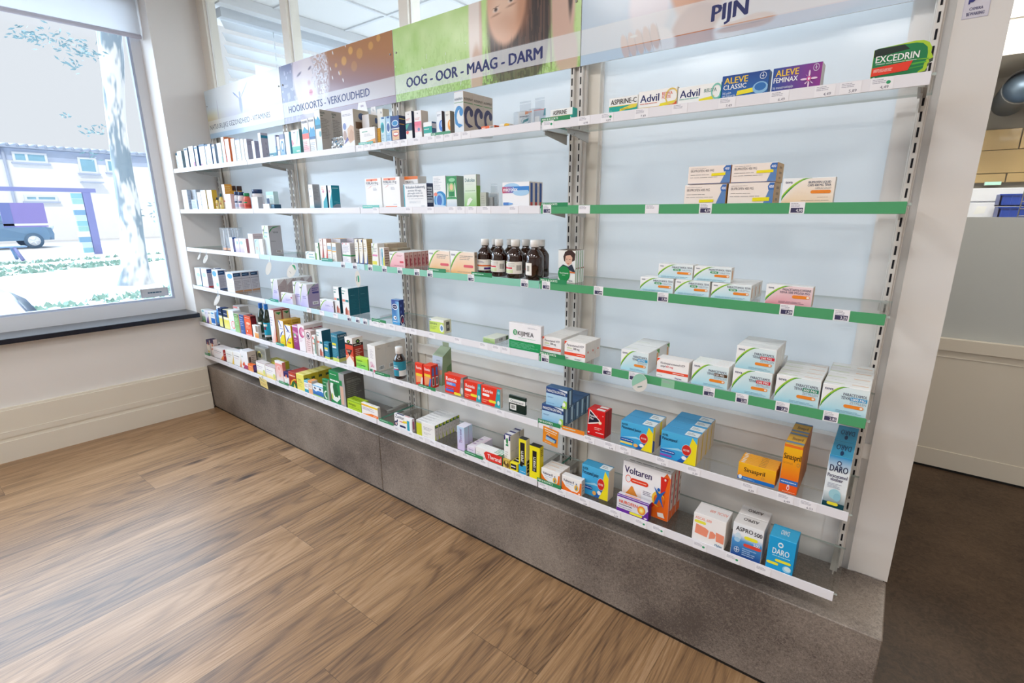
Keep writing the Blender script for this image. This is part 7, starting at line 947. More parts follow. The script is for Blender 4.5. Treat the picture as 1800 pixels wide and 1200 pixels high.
('medicine_carton',-2.8320,-0.2775,0.4235,0.0828,0.0963,0.0342,3,'a83424/5a1c18/a02c24|p F 1f6a34 0 0 1 0 1 .3 .6 .5 .2 .3;p F f0b434 .1 .1 .3 .4 .7 .6 1 .62 1 .54 .7 .5 .4 .35 .2 .08;p F f4e8d8 .6 .05 .75 .05 .7 .3;e F .5 .8 .4 .14 c84a38;l F .1 .7 .9 .85 1 f0d0c0;p F f0d060 .55 0 .85 0 .75 .3 .65 .2','dark red and green cough carton with golden swoosh'),
('medicine_carton',-2.7484,-0.2760,0.4235,0.0831,0.1003,0.0472,4,'f0e46c/c8b42c/ece088|l F .15 .55 .75 .7 2 8f8438;r F .15 .48 .8 .5 6a6028;l F .1 .2 .7 .4 3 c8bc54;e R .15 .72 .08 .1 1f4f38;r R .25 .66 .5 .8 1f4f38;r T .1 .3 .9 .6 d8cc60','yellow throat carton with dark green mark on its side'),
('medicine_carton',-2.6645,-0.2775,0.4235,0.0426,0.0740,0.0317,1,'f2f4f4/8fbcc4/a8d4e0|r F 0 0 1 .28 2f9fb8;r F 0 .85 1 1 5fb4dc;l F .1 .45 .9 .75 3 d09890;r T 0 0 1 1 6fb8c8','small white and teal carton in front of the yellow row'),
('medicine_carton',-2.6210,-0.2775,0.4235,0.0409,0.0813,0.0381,1,'f4ece4/d0c8c0/f0a468|r F 0 0 1 .4 f0b488;r F 0 .85 1 1 f09a58;l F .1 .5 .9 .75 3 c89890','small white and orange carton in front of the yellow row'),
('medicine_carton',-2.5761,-0.2775,0.4235,0.1070,0.0681,0.0350,1,'eef4fa/a0b8d0/f0f4f4|g F 0 .1 1 .55 2a5fb4 3f8fd8;p F eef4fa .0 .6 .3 .42 .6 .62 1 .5 1 1 0 1;e F .24 .72 .1 .1 2a3a5c;e F .72 .74 .1 .1 2a3a5c;e F .26 .74 .04 .04 f4f8fa;r F 0 .9 1 1 5fb0e4;r F 0 0 1 .14 9fc464','small blue and white carton with two eye motifs on the bottom shelf'),
('medicine_carton',-2.4683,-0.2775,0.4235,0.0564,0.1218,0.0184,1,'1f7f4c/d0c4c4/24905a|e F .5 .26 .36 .2 eaf4ee;e F .55 .26 .24 .14 1f7f4c;l F .12 .66 0.804 0.730 1 d8ecdc;l F .2 .82 .8 .9 1 b8dcc4;h F .62 0 1 .9 1f7f4c b8c8b8;r R 0 0 1 1 c8c0bc;r R .3 .1 .7 .8 e0b0a8','medium green and silver cough carton left of the large green one'),
('medicine_carton',-2.3971,-0.2760,0.4235,0.1407,0.1881,0.1238,1,'1f8a50/5c5a58/157a44|g F 0 0 .66 1 1f8a50 1f8a50;r F .66 0 1 1 a8a4a4;r F .7 .05 .88 .6 d8b098;p F eef4ee .1 .1 .4 .05 .64 .2 .6 .3 .3 .2 .2 .5 .3 .75 .1 .7 0 .45;p F 1a6a40 .25 .25 .5 .2 .55 .4 .45 .55 .6 .68 .3 .72 .2 .5;e F .12 .2 .05 .1 d8d060;r F .0 .62 .84 .78 1f8a50;l F .06 .66 0.654 0.770 1 eaf4ee;l F .1 .88 .5 .92 1 dceee0;l R .1 .1 .9 .86 13 7c7a76;l R .1 .72 0.820 0.770 1 8a8884;h T 0 0 .66 1 157a44 1a6a40;r T .66 0 1 1 8a8886','large green and grey cough carton with broad dark grey side'),
('medicine_carton',-2.2432,-0.2775,0.4235,0.1212,0.0551,0.0500,1,'b4d42c/8fae20/a8c828|T F .08 .45 .26 .7 Antigrip 2f5a1c;l F .08 .2 .9 .3 1 5f8f20;r F 0 .84 1 1 8fb428;T T .1 .3 .4 .8 Antigrip 6a8a20','lime green carton with dark lettering standing below the large green carton'),
('medicine_carton',-2.1190,-0.2775,0.4235,0.1351,0.0636,0.0175,1,'f5f1ee/d8d0c4/e8e4dc|h F 0 .78 1 .94 f0b02c f0d844;l F .06 .44 .94 .7 3 9a8cac;p F f0741c 0 0 1 0 1 .22 .6 .26 .3 .14;p F f4a040 .1 .02 .4 .06 .7 .2 .4 .14;l F .7 .06 0.916 0.180 1 f8e0c8;r R .1 .1 .9 .9 ccc4ba','white carton with yellow stripe and orange foot on the bottom shelf'),
('medicine_carton',-1.8556,-0.2775,0.4235,0.1307,0.0680,0.0164,1,'f4f4f5/d8c8cc/ecebee|T F .06 .72 .26 .5 Zantac 1c2450;e F .08 .25 .1 .2 1c2a5c;p F 1c2a5c .1 .4 .16 .6 .2 .6 .2 .4;e F .1 .24 .05 .1 f0e8e8;e F .1 .24 .025 .05 e0505c;l F .3 .44 0.606 0.590 1 e8502c;p F f0d83c .45 .5 .76 .52 .8 .72 .5 .64;P F .3 .1 .64 .26 1c2a5c;r F .72 .0 .86 .78 2fa0b8;r F .86 .0 1 .8 eef2f4;r R .2 .2 .8 .8 b8607c;r T .1 .2 .5 .8 3a3f60;r T .55 .3 .8 .7 e8a0a0','small white stomach remedy carton with navy lettering and teal edge'),
('medicine_carton',-1.6961,-0.2775,0.4235,0.1260,0.0757,0.0237,7,'f1f0ee/d4cfc8/eeedec|r F 0 .02 .3 .84 c8cc2c;g F 0 .84 .3 1 b8bca8 d8d8d0;l F .4 .5 .9 .74 3 b0b0b4;l F .4 .2 .8 .38 2 c0c0c4;l F .4 .05 .6 .08 1 8a8a90;p R c4d02c 0 0 .35 0 0 .45;p R 2f6a34 .1 .8 .9 .8 .9 1 .1 1;p R c4d02c .4 .86 1 .86 1 1 .4 1;r R .92 0 1 1 a8a49c;l R .4 .2 .6 .7 2 b4aea6;l T .05 .3 .9 .7 2 b8b8bc','white carton with lime panel and white top'),
('medicine_carton',-1.4341,-0.2720,0.4235,0.0442,0.1134,0.0537,1,'dcd8f0/c8c0dc/e8e4f0|g F 0 0 1 1 dcc8ec b8d4f0;l F .3 .3 0.750 0.500 1 d0c0e0;V F .28 .3 .34 .6 Theranal 7a68a0;g R 0 0 .48 1 d4b8dc b8d8ee;g R .52 0 1 1 d4b8dc b8d8ee;b R .08 .1 .36 .3;b R .6 .1 .9 .3;r R .48 0 .52 1 a89cc0','lilac and sky blue twin carton standing on the bottom shelf'),
('medicine_carton',-1.3713,-0.2775,0.4235,0.0476,0.0377,0.1186,1,'e4d8ec/d8d0e0/ece4ee|g F 0 0 1 .6 d8c4e4 e8e0f0;l F .2 .5 .8 .8 1 b8a4c8;l T .1 .2 .5 .8 3 c0a8cc;h T .6 .0 1 1 ece4ee e0c8d8','lilac carton lying flat with its long end backward on the bottom shelf'),
('medicine_carton',-1.3205,-0.2775,0.4235,0.1458,0.0506,0.0101,4,'f2f0ee/2f8a54/f0eeec|p F 1f8a54 .5 0 1 0 1 1 .9 1 .62 .6;p F e2322a .32 .62 .4 .1 .6 0 1 .08 1 .86 .6 .86 .4 .84;T F .46 .28 .42 .5 Theranal f8f0ee;l F .05 .3 .25 .6 2 d0d0d0;r F .5 0 1 .08 2f8a54;r R 0 0 1 1 e8e8e4;p R 2f8a54 0 0 .6 0 .6 1 0 1;r T .7 0 1 .5 2f8a54','white carton with red tongue-shaped emblem and green corner'),
('medicine_carton',-1.1739,-0.2645,0.4235,0.0332,0.1418,0.0319,3,'f4f2f0/dcd4ca/e4e2e4|r F 0 .84 1 1 2a2a6c;p F f4f2f0 .2 1 .8 1 .66 .7 .5 .62 .34 .7;e F .5 .82 .16 .1 2f8a4c;r F .3 .66 .7 .72 2f8a5c;l F .2 .3 .7 .5 3 c4c0bc;o F .4 .14 .14 .06 .2 e0b4b0;r T .0 .0 1 .4 34346c;l R .2 .5 .8 .52 1 8a8278','tall white carton with navy top corners and green drop'),
('medicine_carton',-1.1705,-0.2775,0.4235,0.0354,0.0375,0.0120,1,'c0a040/a08030/d0b458|e F .3 .5 .2 .3 5a4420;e F .7 .4 .2 .3 6a5028;e F .5 .7 .14 .2 e0c870;e F .2 .2 .14 .2 e0c870','little nut-brown and gold carton at the foot of the navy topped cartons'),
('medicine_carton',-1.1332,-0.2775,0.4235,0.0389,0.0352,0.0500,1,'f0e01c/d8c818/ece030|r F .1 .2 .85 .85 1c1c2c;l F .16 .36 0.736 0.700 1 f4f4e8;r T .1 .3 .9 .9 1c1c2c;l T .18 .45 0.630 0.750 1 f4f4e8','small yellow carton with black panel lying before the tall yellow ones'),
('medicine_carton',-1.0882,-0.2775,0.4235,0.0373,0.1545,0.0246,1,'f0e32c/e8e0b4/2c2c30|r F .2 .28 .8 .9 16161e;V F .3 .34 .34 .52 SPERTI f4f4f0;r F 0 0 1 .27 2f9fd0;p F 16161e .15 .22 .55 .22 .55 .36 .2 .36;l F .2 .06 .9 .1 1 b8e0f0;r F .8 .3 .95 .5 d8c820;r R .2 .05 .9 .4 16161e;l R .3 .1 .8 .35 3 d8d0a0','tall yellow, black and sky blue carton, left of the yellow pair'),
('medicine_carton',-1.0355,-0.2775,0.4235,0.0498,0.1407,0.0272,1,'f2e41c/e0cc14/2c2818|r F .3 .22 .7 .86 16161e;V F .38 .34 .24 .46 SPERTI f4f4f0;r F .4 .24 .56 .32 8a8aa0;r T .1 .2 .9 .9 1c1814;l R .3 .7 .85 .92 4 3a2a20','tall yellow carton with black upright panel, right of the yellow pair'),
('medicine_carton',-0.9781,-0.2775,0.4235,0.0855,0.0612,0.0250,3,'f5f3f1/e0d4c8/efebe8|p F f07420 0 0 .9 0 .9 .14 .5 .12 .2 .3 0 .62;p F f07420 .7 0 1 0 1 .82 .92 .82 .88 .3;T F .08 .62 .18 .56 Voltaren_K 34345c;l F .2 .5 .6 .56 1 5fa4dc;e F .74 .42 .1 .2 f0b83c;p F 2f7fb0 .7 .3 .78 .3 .74 .62;e F .74 .68 .025 .05 2f5f9c;l F .2 .36 .5 .44 2 c4c8d4;e F .9 .1 .04 .05 f8f0e8;r T .1 .4 .7 .5 f0c090','low white and orange carton with little blue figure, left row'),
('medicine_carton',-0.8834,-0.2775,0.4235,0.0859,0.0631,0.0265,1,'f5f3f1/d8ccc0/efebe8|p F f07420 0 0 .9 0 .9 .14 .5 .12 .2 .3 0 .62;p F f07420 .7 0 1 0 1 .82 .92 .82 .88 .3;T F .08 .62 .18 .56 Voltaren_K 34345c;l F .2 .5 .6 .56 1 5fa4dc;e F .74 .42 .1 .2 f0b83c;p F 2f7fb0 .7 .3 .78 .3 .74 .62;e F .74 .68 .025 .05 2f5f9c;l F .2 .36 .5 .44 2 c4c8d4;e F .9 .1 .04 .05 f8f0e8;l R .2 .2 .8 .8 3 a89c90','low white and orange carton with little blue figure, standing to the right'),
('medicine_carton',-0.8135,-0.2500,0.4235,0.1104,0.1198,0.0465,1,'2f94cc/e4d8c4/3f9cc8|g F 0 0 1 1 2f9fe0 4fb4e4;p F f4e024 .66 0 1 0 1 .78 .86 .98;p F 1f5fb0 .48 0 .66 0 .84 .4 .74 .36;p F 9fd8f4 0 .34 .5 .48 .7 .4 .5 .4;o F .73 .5 .13 .2 .12 f4f4f2;e F .73 .5 .125 .19 d02c24;T F .65 .46 .07 .16 ROTER f8f0ec;P F 0 .2 .42 .32 1f4fa4;l F .04 .24 .4 .29 1 d8e8f8;e F .68 .2 .07 .07 f4f6f8;r T .62 .15 .98 .85 e8eef0;l T .66 .3 .94 .7 2 8a949c;T F .04 .84 .09 .2 ROTER 1c3050;T F .04 .7 .13 .6 Paracetamol_Junior 16284c;e F .5 .14 .07 .07 f0b05c','single bright blue and yellow junior paracetamol carton on the bottom shelf'),
('medicine_carton',-0.6549,-0.2400,0.4235,0.1722,0.1801,0.0363,3,'f5f4f6/e0d4c8/ece8e6|p F f06a1c 0 0 1 0 1 .9 .92 1 .86 .9 .88 .5 .7 .28 .4 .2 0 .26;p F d82c24 .0 .26 .4 .14 .66 .2 .86 .4 .96 .9 .8 .9 .82 .5 .66 .3 .4 .22;p F f5f4f6 0 .27 .4 .24 .64 .33 .78 .54 .78 .6 .4 .6 0 .6;T F .04 .76 .15 .58 Voltaren 34245c;o F .13 .64 .06 .08 .16 ee5a24;P F .18 .58 .56 .68 e84024;l F .22 .61 .52 .65 1 f8c8b8;g F .02 .02 .42 .5 f4b070 f5f4f6;p F e8903c .1 .06 .32 .06 .36 .3 .28 .42 .24 .5 .2 .5 .16 .42 .08 .3;p F d06c24 .14 .08 .2 .3 .22 .3 .2 .08;e F .24 .14 .03 .03 f8e8d8;l F .46 .4 .7 .5 3 8a8494;e F .78 .42 .13 .16 f0c03c;e F .8 .4 .11 .13 d8641c;p F 1f5fb0 .7 .3 .76 .3 .8 .42 .9 .26 .84 .48 .92 .64 .8 .54 .68 .66 .76 .48;e F .78 .62 .03 .035 1f5fb0;p F f4f0ec .8 .06 .94 .06 .9 .16 .78 .14;e F .9 .86 .02 .025 f0e0dc;r R 0 0 1 .2 ee6a24;p R d83428 .0 .2 .3 .2 .3 1 0 .9;l R .5 .3 .8 .8 3 8a7c74;l T .1 .3 .95 .6 1 8a8488','large white and orange pain patch carton with blue figure'),
('medicine_carton',-0.6551,-0.2775,0.4235,0.1184,0.0642,0.0244,1,'e4e4ec/4a2474/dcdce4|r F 0 0 1 .22 6a2f9c;r F 0 .9 1 1 6a2f9c;p F 6a2f9c .84 .2 1 .2 1 .9 .95 .9 .98 .6;T F .08 .56 .2 .58 NUROFEN e8502c;l F .08 .42 0.494 0.510 1 3a3054;e F .78 .52 .12 .26 f09034;e F .78 .52 .08 .17 f8d860;e F .78 .52 .04 .08 fff0b0;P F .42 .08 .82 .22 f0e83c;e F .92 .12 .05 .05 f0ecf4;l F .06 .3 .5 .36 1 8a84a0;r T 0 0 1 .3 6a2f9c;P T .2 .4 .7 .7 f0b0a0','purple and silver ibuprofen carton with glowing orange disc on the bottom shelf'),
('medicine_carton',-0.3883,-0.2775,0.4235,0.0999,0.0983,0.0739,1,'f6f3f2/e0d8d0/f0eceb|T F .06 .8 .1 .5 ASCAL_600 f0907c;P F .04 .66 .4 .76 f0ea4c;p F f09478 .08 .28 .46 .24 .5 .5 .4 .56 .1 .62;p F f09478 .52 .22 .7 .3 .72 .44 .62 .52 .54 .5;p F f09478 .74 .22 .97 .2 .97 .5 .72 .54;T F .72 .05 .08 .22 Mylan 3f7fa4;U T .95 .6 .22 .55 ASCAL_600 f0a090','white effervescent carton with coral arrow shapes on the bottom shelf'),
('medicine_carton',-0.2693,-0.2775,0.4235,0.0859,0.1125,0.0579,2,'eef1f6/e4e0dc/e8e4e2|g F 0 0 1 .5 12408c 4f9cdc;g F 0 .5 1 .66 4f9cdc eef1f6;T F .1 .78 .13 .56 ASPRO 1c1c2c;T F .7 .76 .13 .26 500 1c1c2c;P F .4 .58 .84 .68 f0e83c;e F .2 .6 .1 .12 cfe4f2;e F .18 .5 .1 .07 a8d0ec;P F .4 .36 .98 .46 e04a3c;T F .72 .46 .09 .2 500 f0f4f8;o F .2 .2 .09 .09 .14 dce8f4;r F .13 .19 .27 .21 dce8f4;r F .19 .13 .21 .27 dce8f4;l F .38 .08 .85 .32 4 9fc0e4;U T .75 .7 .3 .5 ASPRO 3a3438','white and deep blue effervescent carton reading ASPRO on the bottom shelf'),
('medicine_carton',-0.1692,-0.2775,0.4235,0.0717,0.1085,0.0704,1,'1fa0dc/1f80b4/3fb0e0|T F .18 .5 .18 .62 DARO eaf4fa;e F .45 .8 .1 .08 eaf4fa;e F .45 .8 .06 .04 1fa0dc;l F .2 .42 .85 .48 1 9fd8f0;P F .32 .28 .9 .36 f0e83c;P F .02 .16 .46 .24 f0e83c;e F .78 .14 .16 .1 8fd0f0;e F .8 .16 .12 .07 d8f0fa;U T .65 .7 .4 .3 DARO eaf4fa','sky blue headache powder carton with two yellow strips, last on the bottom shelf'),
]

NUMW = ['', '', 'two', 'three', 'four', 'five', 'six', 'seven']; ORD = ['front', 'second', 'third', 'fourth', 'fifth', 'sixth', 'seventh']
for (name, x, y, z, w, h, d, n, des, lab) in ITEMS:
    o = None
    for k in range(n):
        l = lab if n == 1 else lab+', frontmost of '+NUMW[n] if k == 0 else lab+', rearmost of '+NUMW[n] if k == n-1 else lab+', %s from the front' % ORD[k]
        if k == 0:
            o = make(name, x, y, z, w, h, d-.0006, des, l); tag(o, l, CAT[name], None)
            if n > 1: o['group'] = 'row of '+NUMW[n]+': '+lab[:60]
        else: dup(o, (((k*37) % 5-2)*.0004, k*d, 0), l)
# ================================================================== clip-on headers, wobblers and cards on the rails
HEAD = [(1, -1.5074, -1.4031, 'OOR', '2f8a5a', 0.009, 'small green OOR header clip before the blue and orange swirl cartons on the top shelf'),
(1, -0.9912, -0.8805, 'PIJN & KOORTS', '2f8a5a', 0.009, 'green PIJN & KOORTS header clip on the top shelf rail'),
(1, -1.9648, -1.8651, '', '2f9a88', 0.009, 'teal header clip under the white and orange balm carton on the top shelf'),
(2, -1.9707, -1.8527, '', '4fb4a8', 0.009, 'turquoise header clip before the left white laxative carton on the second shelf'),
(2, -0.9879, -0.8815, 'PIJN & KOORTS', '2f8a5a', 0.009, 'green PIJN & KOORTS header clip right of the microenema cartons on the second shelf'),
(3, -1.5587, -1.4548, '', '2f8a5a', 0.012, 'green header clip below the white and orange cartons on the third shelf'),
(3, -1.3144, -1.2099, '', '2f8a5a', 0.012, 'green header clip left of the brown bottles on the third shelf'),
(3, -0.9896, -0.8789, 'PIJN & KOORTS', '2f8a5a', 0.012, 'green PIJN & KOORTS header clip beside the leaflets on the third shelf'),
(3, -2.344, -2.2489, '', '2f9a88', 0.012, 'teal header clip below the salmon cartons on the third shelf'),
(4, -1.9678, -1.8615, '', '2f8a5a', 0.012, 'green header clip left of the navy and sky blue carton on the fourth shelf'),
(4, -0.9891, -0.8788, 'PIJN & KOORTS', '2f8a5a', 0.012, 'green PIJN & KOORTS header clip before the white paracetamol cartons on the fourth shelf'),
(4, -2.9247, -2.8336, '', '2f9a88', 0.012, 'small teal header clip left of the lilac cartons on the fourth shelf'),
(5, -1.9728, -1.8599, '', '2f8a5a', 0.012, 'green header clip left of the teal labelled bottle on the fifth shelf'),
(5, -1.6587, -1.5472, '', '2f8a5a', 0.012, 'green header clip below the small red antacid cartons on the fifth shelf'),
(5, -0.9913, -0.8916, 'PIJN & KOORTS', '2f8a5a', 0.012, 'green PIJN & KOORTS header clip below the paracetamol 500 stack on the fifth shelf'),
(5, -0.8841, -0.7907, '', 'ee8a2c', 0.012, 'orange header clip beside the red painkiller cartons on the fifth shelf'),
(5, -2.9232, -2.8313, '', '2f9a88', 0.012, 'teal header clip below the yellow vitamin cartons on the fifth shelf'),
(6, -1.9699, -1.8593, '', '2f8a5a', 0.012, 'green header clip left of the stomach remedy carton on the bottom shelf'),
(6, -1.381, -1.2754, '', '2f8a5a', 0.012, 'green header clip before the red tongue emblem cartons on the bottom shelf'),
(6, -0.9942, -0.8831, 'PIJN & KOORTS', '2f8a5a', 0.012, 'green PIJN & KOORTS header clip before the low orange cartons on the bottom shelf'),
(6, -2.9488, -2.8355, '', '2f8a5a', 0.012, 'green header clip below the salmon carton on the bottom shelf'),
(6, -4.0109, -3.9239, '', '2f8a5a', 0.012, 'small green header clip at the window end of the bottom shelf')]
for (lv, x0, x1, txt, col, h, lab) in HEAD:
    z = ZG[lv]+.0031; b = MB(); b.box(x0, x1, -.2832, -.2826, z-.004, z+h, col, 'plastic'); b.box(x0+.004, x1-.004, -.2826, -.2800, z, z+.001, col, 'plastic')
    f = Face(b, (x0, -.2832, z-.004), (1, 0, 0), (0, 0, 1), x1-x0, h+.004, (0, -1, 0))
    if txt: f.text(.04, .34, .5, .62, txt, 'eef6f0', True)
    else: f.lines(.05, .35, .6, .8, 1, 'bfe4d4')
    tag(b.build('rail_header', None, ((x0+x1)/2, -.283, z)), lab, 'header clip', 'header clips on the price rails')
def wobbler(lv, x, w, h, ang, face, label, drop=.012):
    z = ZG[lv]+.003-.027; t = empty('shelf_wobbler', (x, -.288, z), label, 'wobbler', 'round hanging tags'); l0 = Vector((x, -.288, z))
    c, s = math.cos(ang), math.sin(ang); R = lambda a, bb: (x+(a*c-bb*s)*.72, -.2868-.012+(a*c-bb*s)*.30-.0, z-drop-.5*max(h, w*abs(s))+(a*s+bb*c))
    b = MB(); n = 28; P_ = [R(w/2*math.cos(2*math.pi*i/n), h/2*math.sin(2*math.pi*i/n)) for i in range(n)]; Q_ = [(p[0], p[1]+.0006, p[2]) for p in P_]
    b.mesh(P_, [tuple(range(n))], 'eef0ee', 'card'); b.mesh(Q_, [tuple(range(n-1, -1, -1))], 'eef0ee', 'card'); b.mesh(P_+Q_, [(i, n+i, n+(i+1) % n, (i+1) % n) for i in range(n)], 'eef0ee', 'card')
    def dq(pts, col, off=.0003): b.poly([(p[0], p[1]-off, p[2]) for p in [R(a*w/2, q*h/2) for a, q in pts]], col)
    for q in face: dq(*q)
    b.build('tag_disc', t, l0)
    b = MB(); b.box(x-.004, x+.004, -.2865, -.2858, z-.002, z+.022, 'dfe8ea', 'clear_plastic'); b.mesh([(x-.004, -.2865, z-.002), (x+.004, -.2865, z-.002), (x+.004, -.297, z-drop-.012), (x-.004, -.297, z-drop-.012)], [(0, 1, 2, 3)], 'ffffff', 'clear_plastic'); b.build('clear_stem', t, l0)
gd = lambda a0, a1, r0=.9, n=10: [(r0*math.cos(a0+(a1-a0)*i/n), r0*math.sin(a0+(a1-a0)*i/n)) for i in range(n+1)]
wobbler(3, -3.80, .05, .018, .8, [], 'small blank oval tag hanging below the third shelf, leftmost')
wobbler(3, -3.70, .078, .03, .75, [([(.1, .1), (.5, .1), (.5, .5), (.1, .5)], 'bfe0dc')], 'pale oval tag with faint aqua patch below the third shelf near the window')
wobbler(3, -2.87, .085, .042, 1.0, [], 'blank white oval tag hanging below the third shelf under the large eye drops carton')
wobbler(3, -2.62, .10, .055, .7, [(gd(-.9, .9, .85), '3fae7c'), ([(.3, -.4), (.36, -.4), (.36, .4), (.3, .4)], 'e8f2ec', .0006), ([(.5, -.4), (.56, -.4), (.56, .4), (.5, .4)], 'e8f2ec', .0006), ([(-.3, -.3), (-.26, -.3), (-.26, .3), (-.3, .3)], '6a7a74', .0006)], 'white oval tag with green striped half below the third shelf beside the second upright')
wobbler(3, -2.03, .036, .078, 0, [([(0, -.4), (.5, -.4), (.6, 0), (.5, .4), (0, .4)], '3fae8c'), ([(-.5, -.3), (-.3, -.3), (-.3, .3), (-.5, .3)], '6a7a78', .0006)], 'white oval tag with green centre hanging from the aqua rail of the third shelf', .004)
wobbler(4, -3.62, .105, .036, .75, [(gd(.3, 1.2, .95), '2f8fd0'), ([(-.7, -.3), (.4, -.3), (.4, .4), (-.6, .4)], 'f2f6f8', .0006)], 'white oval tag with blue rim hanging from the fourth shelf by the window', .006)
wobbler(4, -.59, .062, .062, .2, [(gd(.3, 3.4, .97), '9fdcc8'), ([(-.3, -.5), (.3, -.5), (.3, -.38), (-.3, -.38)], '7a9a98', .0006)], 'round white tag with mint upper half hanging from the green fourth shelf rail', -.034)
def card_sign(lv, x, z1, w, h, ang, cmds, base, label):
    t = empty('promotion_card', (x, -.29, ZG[lv]), label, 'promotion card'); b = MB(); l0 = t.location.copy(); c, s = math.cos(ang), math.sin(ang)
    O = Vector((x, -.2866, z1)); U = Vector((c, 0, s)); V = Vector((-s*.6, -.12, c)); V = (V-U*V.dot(U)).normalized(); N = U.cross(V)
    P0 = O-V*h; p = [P0, P0+U*w, P0+U*w+V*h, P0+V*h]; q = [k-N*.0006 for k in p]
    b.mesh(p+q, [(0, 1, 2, 3), (7, 6, 5, 4), (0, 4, 5, 1), (1, 5, 6, 2), (2, 6, 7, 3), (3, 7, 4, 0)], base)
    f = Face(b, P0, U, V, w, h, N)
    for k in cmds: f.draw(k)
    b.build('card', t, l0)
    b = MB(); b.box(x+w*.4, x+w*.4+.012, -.2862, -.2835, ZG[lv]-.02, ZG[lv]+.004, 'dfe6e8', 'clear_plastic'); b.build('clip', t, l0)
card_sign(5, -.965, .668, .068, .072, -.12, ['l F .1 .8 .92 .95 1 f8ecd8', 'l F .14 .7 .86 .79 1 f8ecd8', 'o F .35 .55 .1 .1 .3 f8e8d0', 'p F 9cc8e8 .2 .24 .8 .2 .84 .46 .24 .52', 'p F 2a4a84 .24 .44 .84 .38 .84 .48 .24 .53', 'p F 3f6a9a .8 .2 .9 .28 .92 .5 .84 .46', 'e F .7 .28 .05 .04 c8dc78', 'l F .15 .06 .6 .14 1 f8dcb0'], 'f0901e', 'orange promotion card with a light blue pack picture hanging from the fifth shelf rail')
card_sign(6, -3.20, .415, .098, .066, -.10, ['l F .12 .62 .9 .85 2 7a8a6c', 'l F .1 .2 .9 .52 3 c09a58', 'r F .08 .86 .24 .95 5f7f9c'], 'efd88c', 'pale yellow printed card hanging from the bottom shelf rail at the left')
# ================================================================== outside the shop window
b = MB(); b.box(-70, -8.4, -50, 70, -.6, 0, 'ffffff', 'paving'); b.box(-8.2, -4.36, -50, 70, -.7, -.45, 'ffffff', 'paving')
b.mesh([(-8.4, -50, 0), (-8.2, -50, -.45), (-8.2, 70, -.45), (-8.4, 70, 0)], [(0, 1, 2, 3)], 'ffffff', 'paving'); struct(b.build('ground'))
b = MB(); r = random.Random(4)
for i in range(9000):
    x = r.uniform(-21.5, -9); y = r.uniform(-3, 9)
    if (math.sin(x*1.7+y*.25)+math.sin(y*.5+x*.6)) < .3 or abs(y-1.8) < .5 and abs(x+12.6) < .5 or x < -21: continue
    h = r.uniform(.03, .09); a = r.uniform(0, 6.28); dx, dy = .06*math.cos(a), .06*math.sin(a)
    b.mesh([(x-dx, y-dy, .001), (x+dx, y+dy, .001), (x+dy*.5, y-dx*.5, h)], [(0, 1, 2)], 'ffffff', 'grass_blade')
tag(b.build('lawn_grass', None, (-16, 2, 0)), 'sunlit pale green grass strip outside between the parked cars and the houses', 'grass', None, 'stuff')
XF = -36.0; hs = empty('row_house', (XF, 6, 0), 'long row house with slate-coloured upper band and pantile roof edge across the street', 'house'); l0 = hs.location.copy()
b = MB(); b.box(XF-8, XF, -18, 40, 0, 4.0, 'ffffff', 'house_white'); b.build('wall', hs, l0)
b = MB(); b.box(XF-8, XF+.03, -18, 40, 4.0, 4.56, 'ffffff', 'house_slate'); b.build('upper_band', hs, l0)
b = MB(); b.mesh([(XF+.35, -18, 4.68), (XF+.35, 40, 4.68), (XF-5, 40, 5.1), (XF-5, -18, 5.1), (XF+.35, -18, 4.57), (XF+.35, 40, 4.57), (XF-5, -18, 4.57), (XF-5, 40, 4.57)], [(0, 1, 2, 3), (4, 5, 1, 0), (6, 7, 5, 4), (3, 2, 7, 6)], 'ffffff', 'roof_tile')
y = -6
while y < 22: b.tube((XF+.4, y, 4.70), (XF-1.5, y, 4.86), .07, 8, 'ffffff', 'roof_tile'); y += .36
b.build('roof', hs, l0)
b = MB(); b.tube((XF+.1, 3.9, 0), (XF+.1, 3.9, 4.5), .06, 8, 'ffffff', 'house_slate'); b.build('drainpipe', hs, l0)
def house_window(y0, y1, z0, z1, mull, shade=False):
    b = MB(); fr_ = .1
    b.box(XF+.02, XF+.09, y0, y1, z0, z0+fr_, 'ffffff', 'window_white'); b.box(XF+.02, XF+.09, y0, y1, z1-fr_, z1, 'ffffff', 'window_white')
    ys = [y0]+[y0+(y1-y0)*m for m in mull]+[y1-fr_]
    for q in ys: b.box(XF+.02, XF+.09, q, q+fr_, z0+fr_+.001, z1-fr_-.001, 'ffffff', 'window_white')
    b.box(XF+.02, XF+.16, y0-.08, y1+.08, z0-.08, z0-.002, 'ffffff', 'house_slate'); w_ = b.build('window', hs, l0)
    b = MB(); b.box(XF+.03, XF+.05, y0+.02, y1-.02, z0+.02, z1-.02, 'ffffff', 'win_dark'); b.build('pane', w_, l0)
house_window(4.22, 5.55, 3.9, 4.4, [.36]); house_window(6.78, 7.6, 3.5, 4.33, []); house_window(8.0, 8.75, 3.6, 4.3, []); house_window(4.3, 5.6, 2.0, 2.32, [.34]); house_window(.3, 1.7, 3.9, 4.4, [.5]); house_window(10.4, 12, 3.9, 4.4, [.5])
b = MB(); b.box(XF+.02, XF+.5, 6.7, 7.65, 3.0, 3.06, 'ffffff', 'house_slate'); b.build('door_canopy', hs, l0)
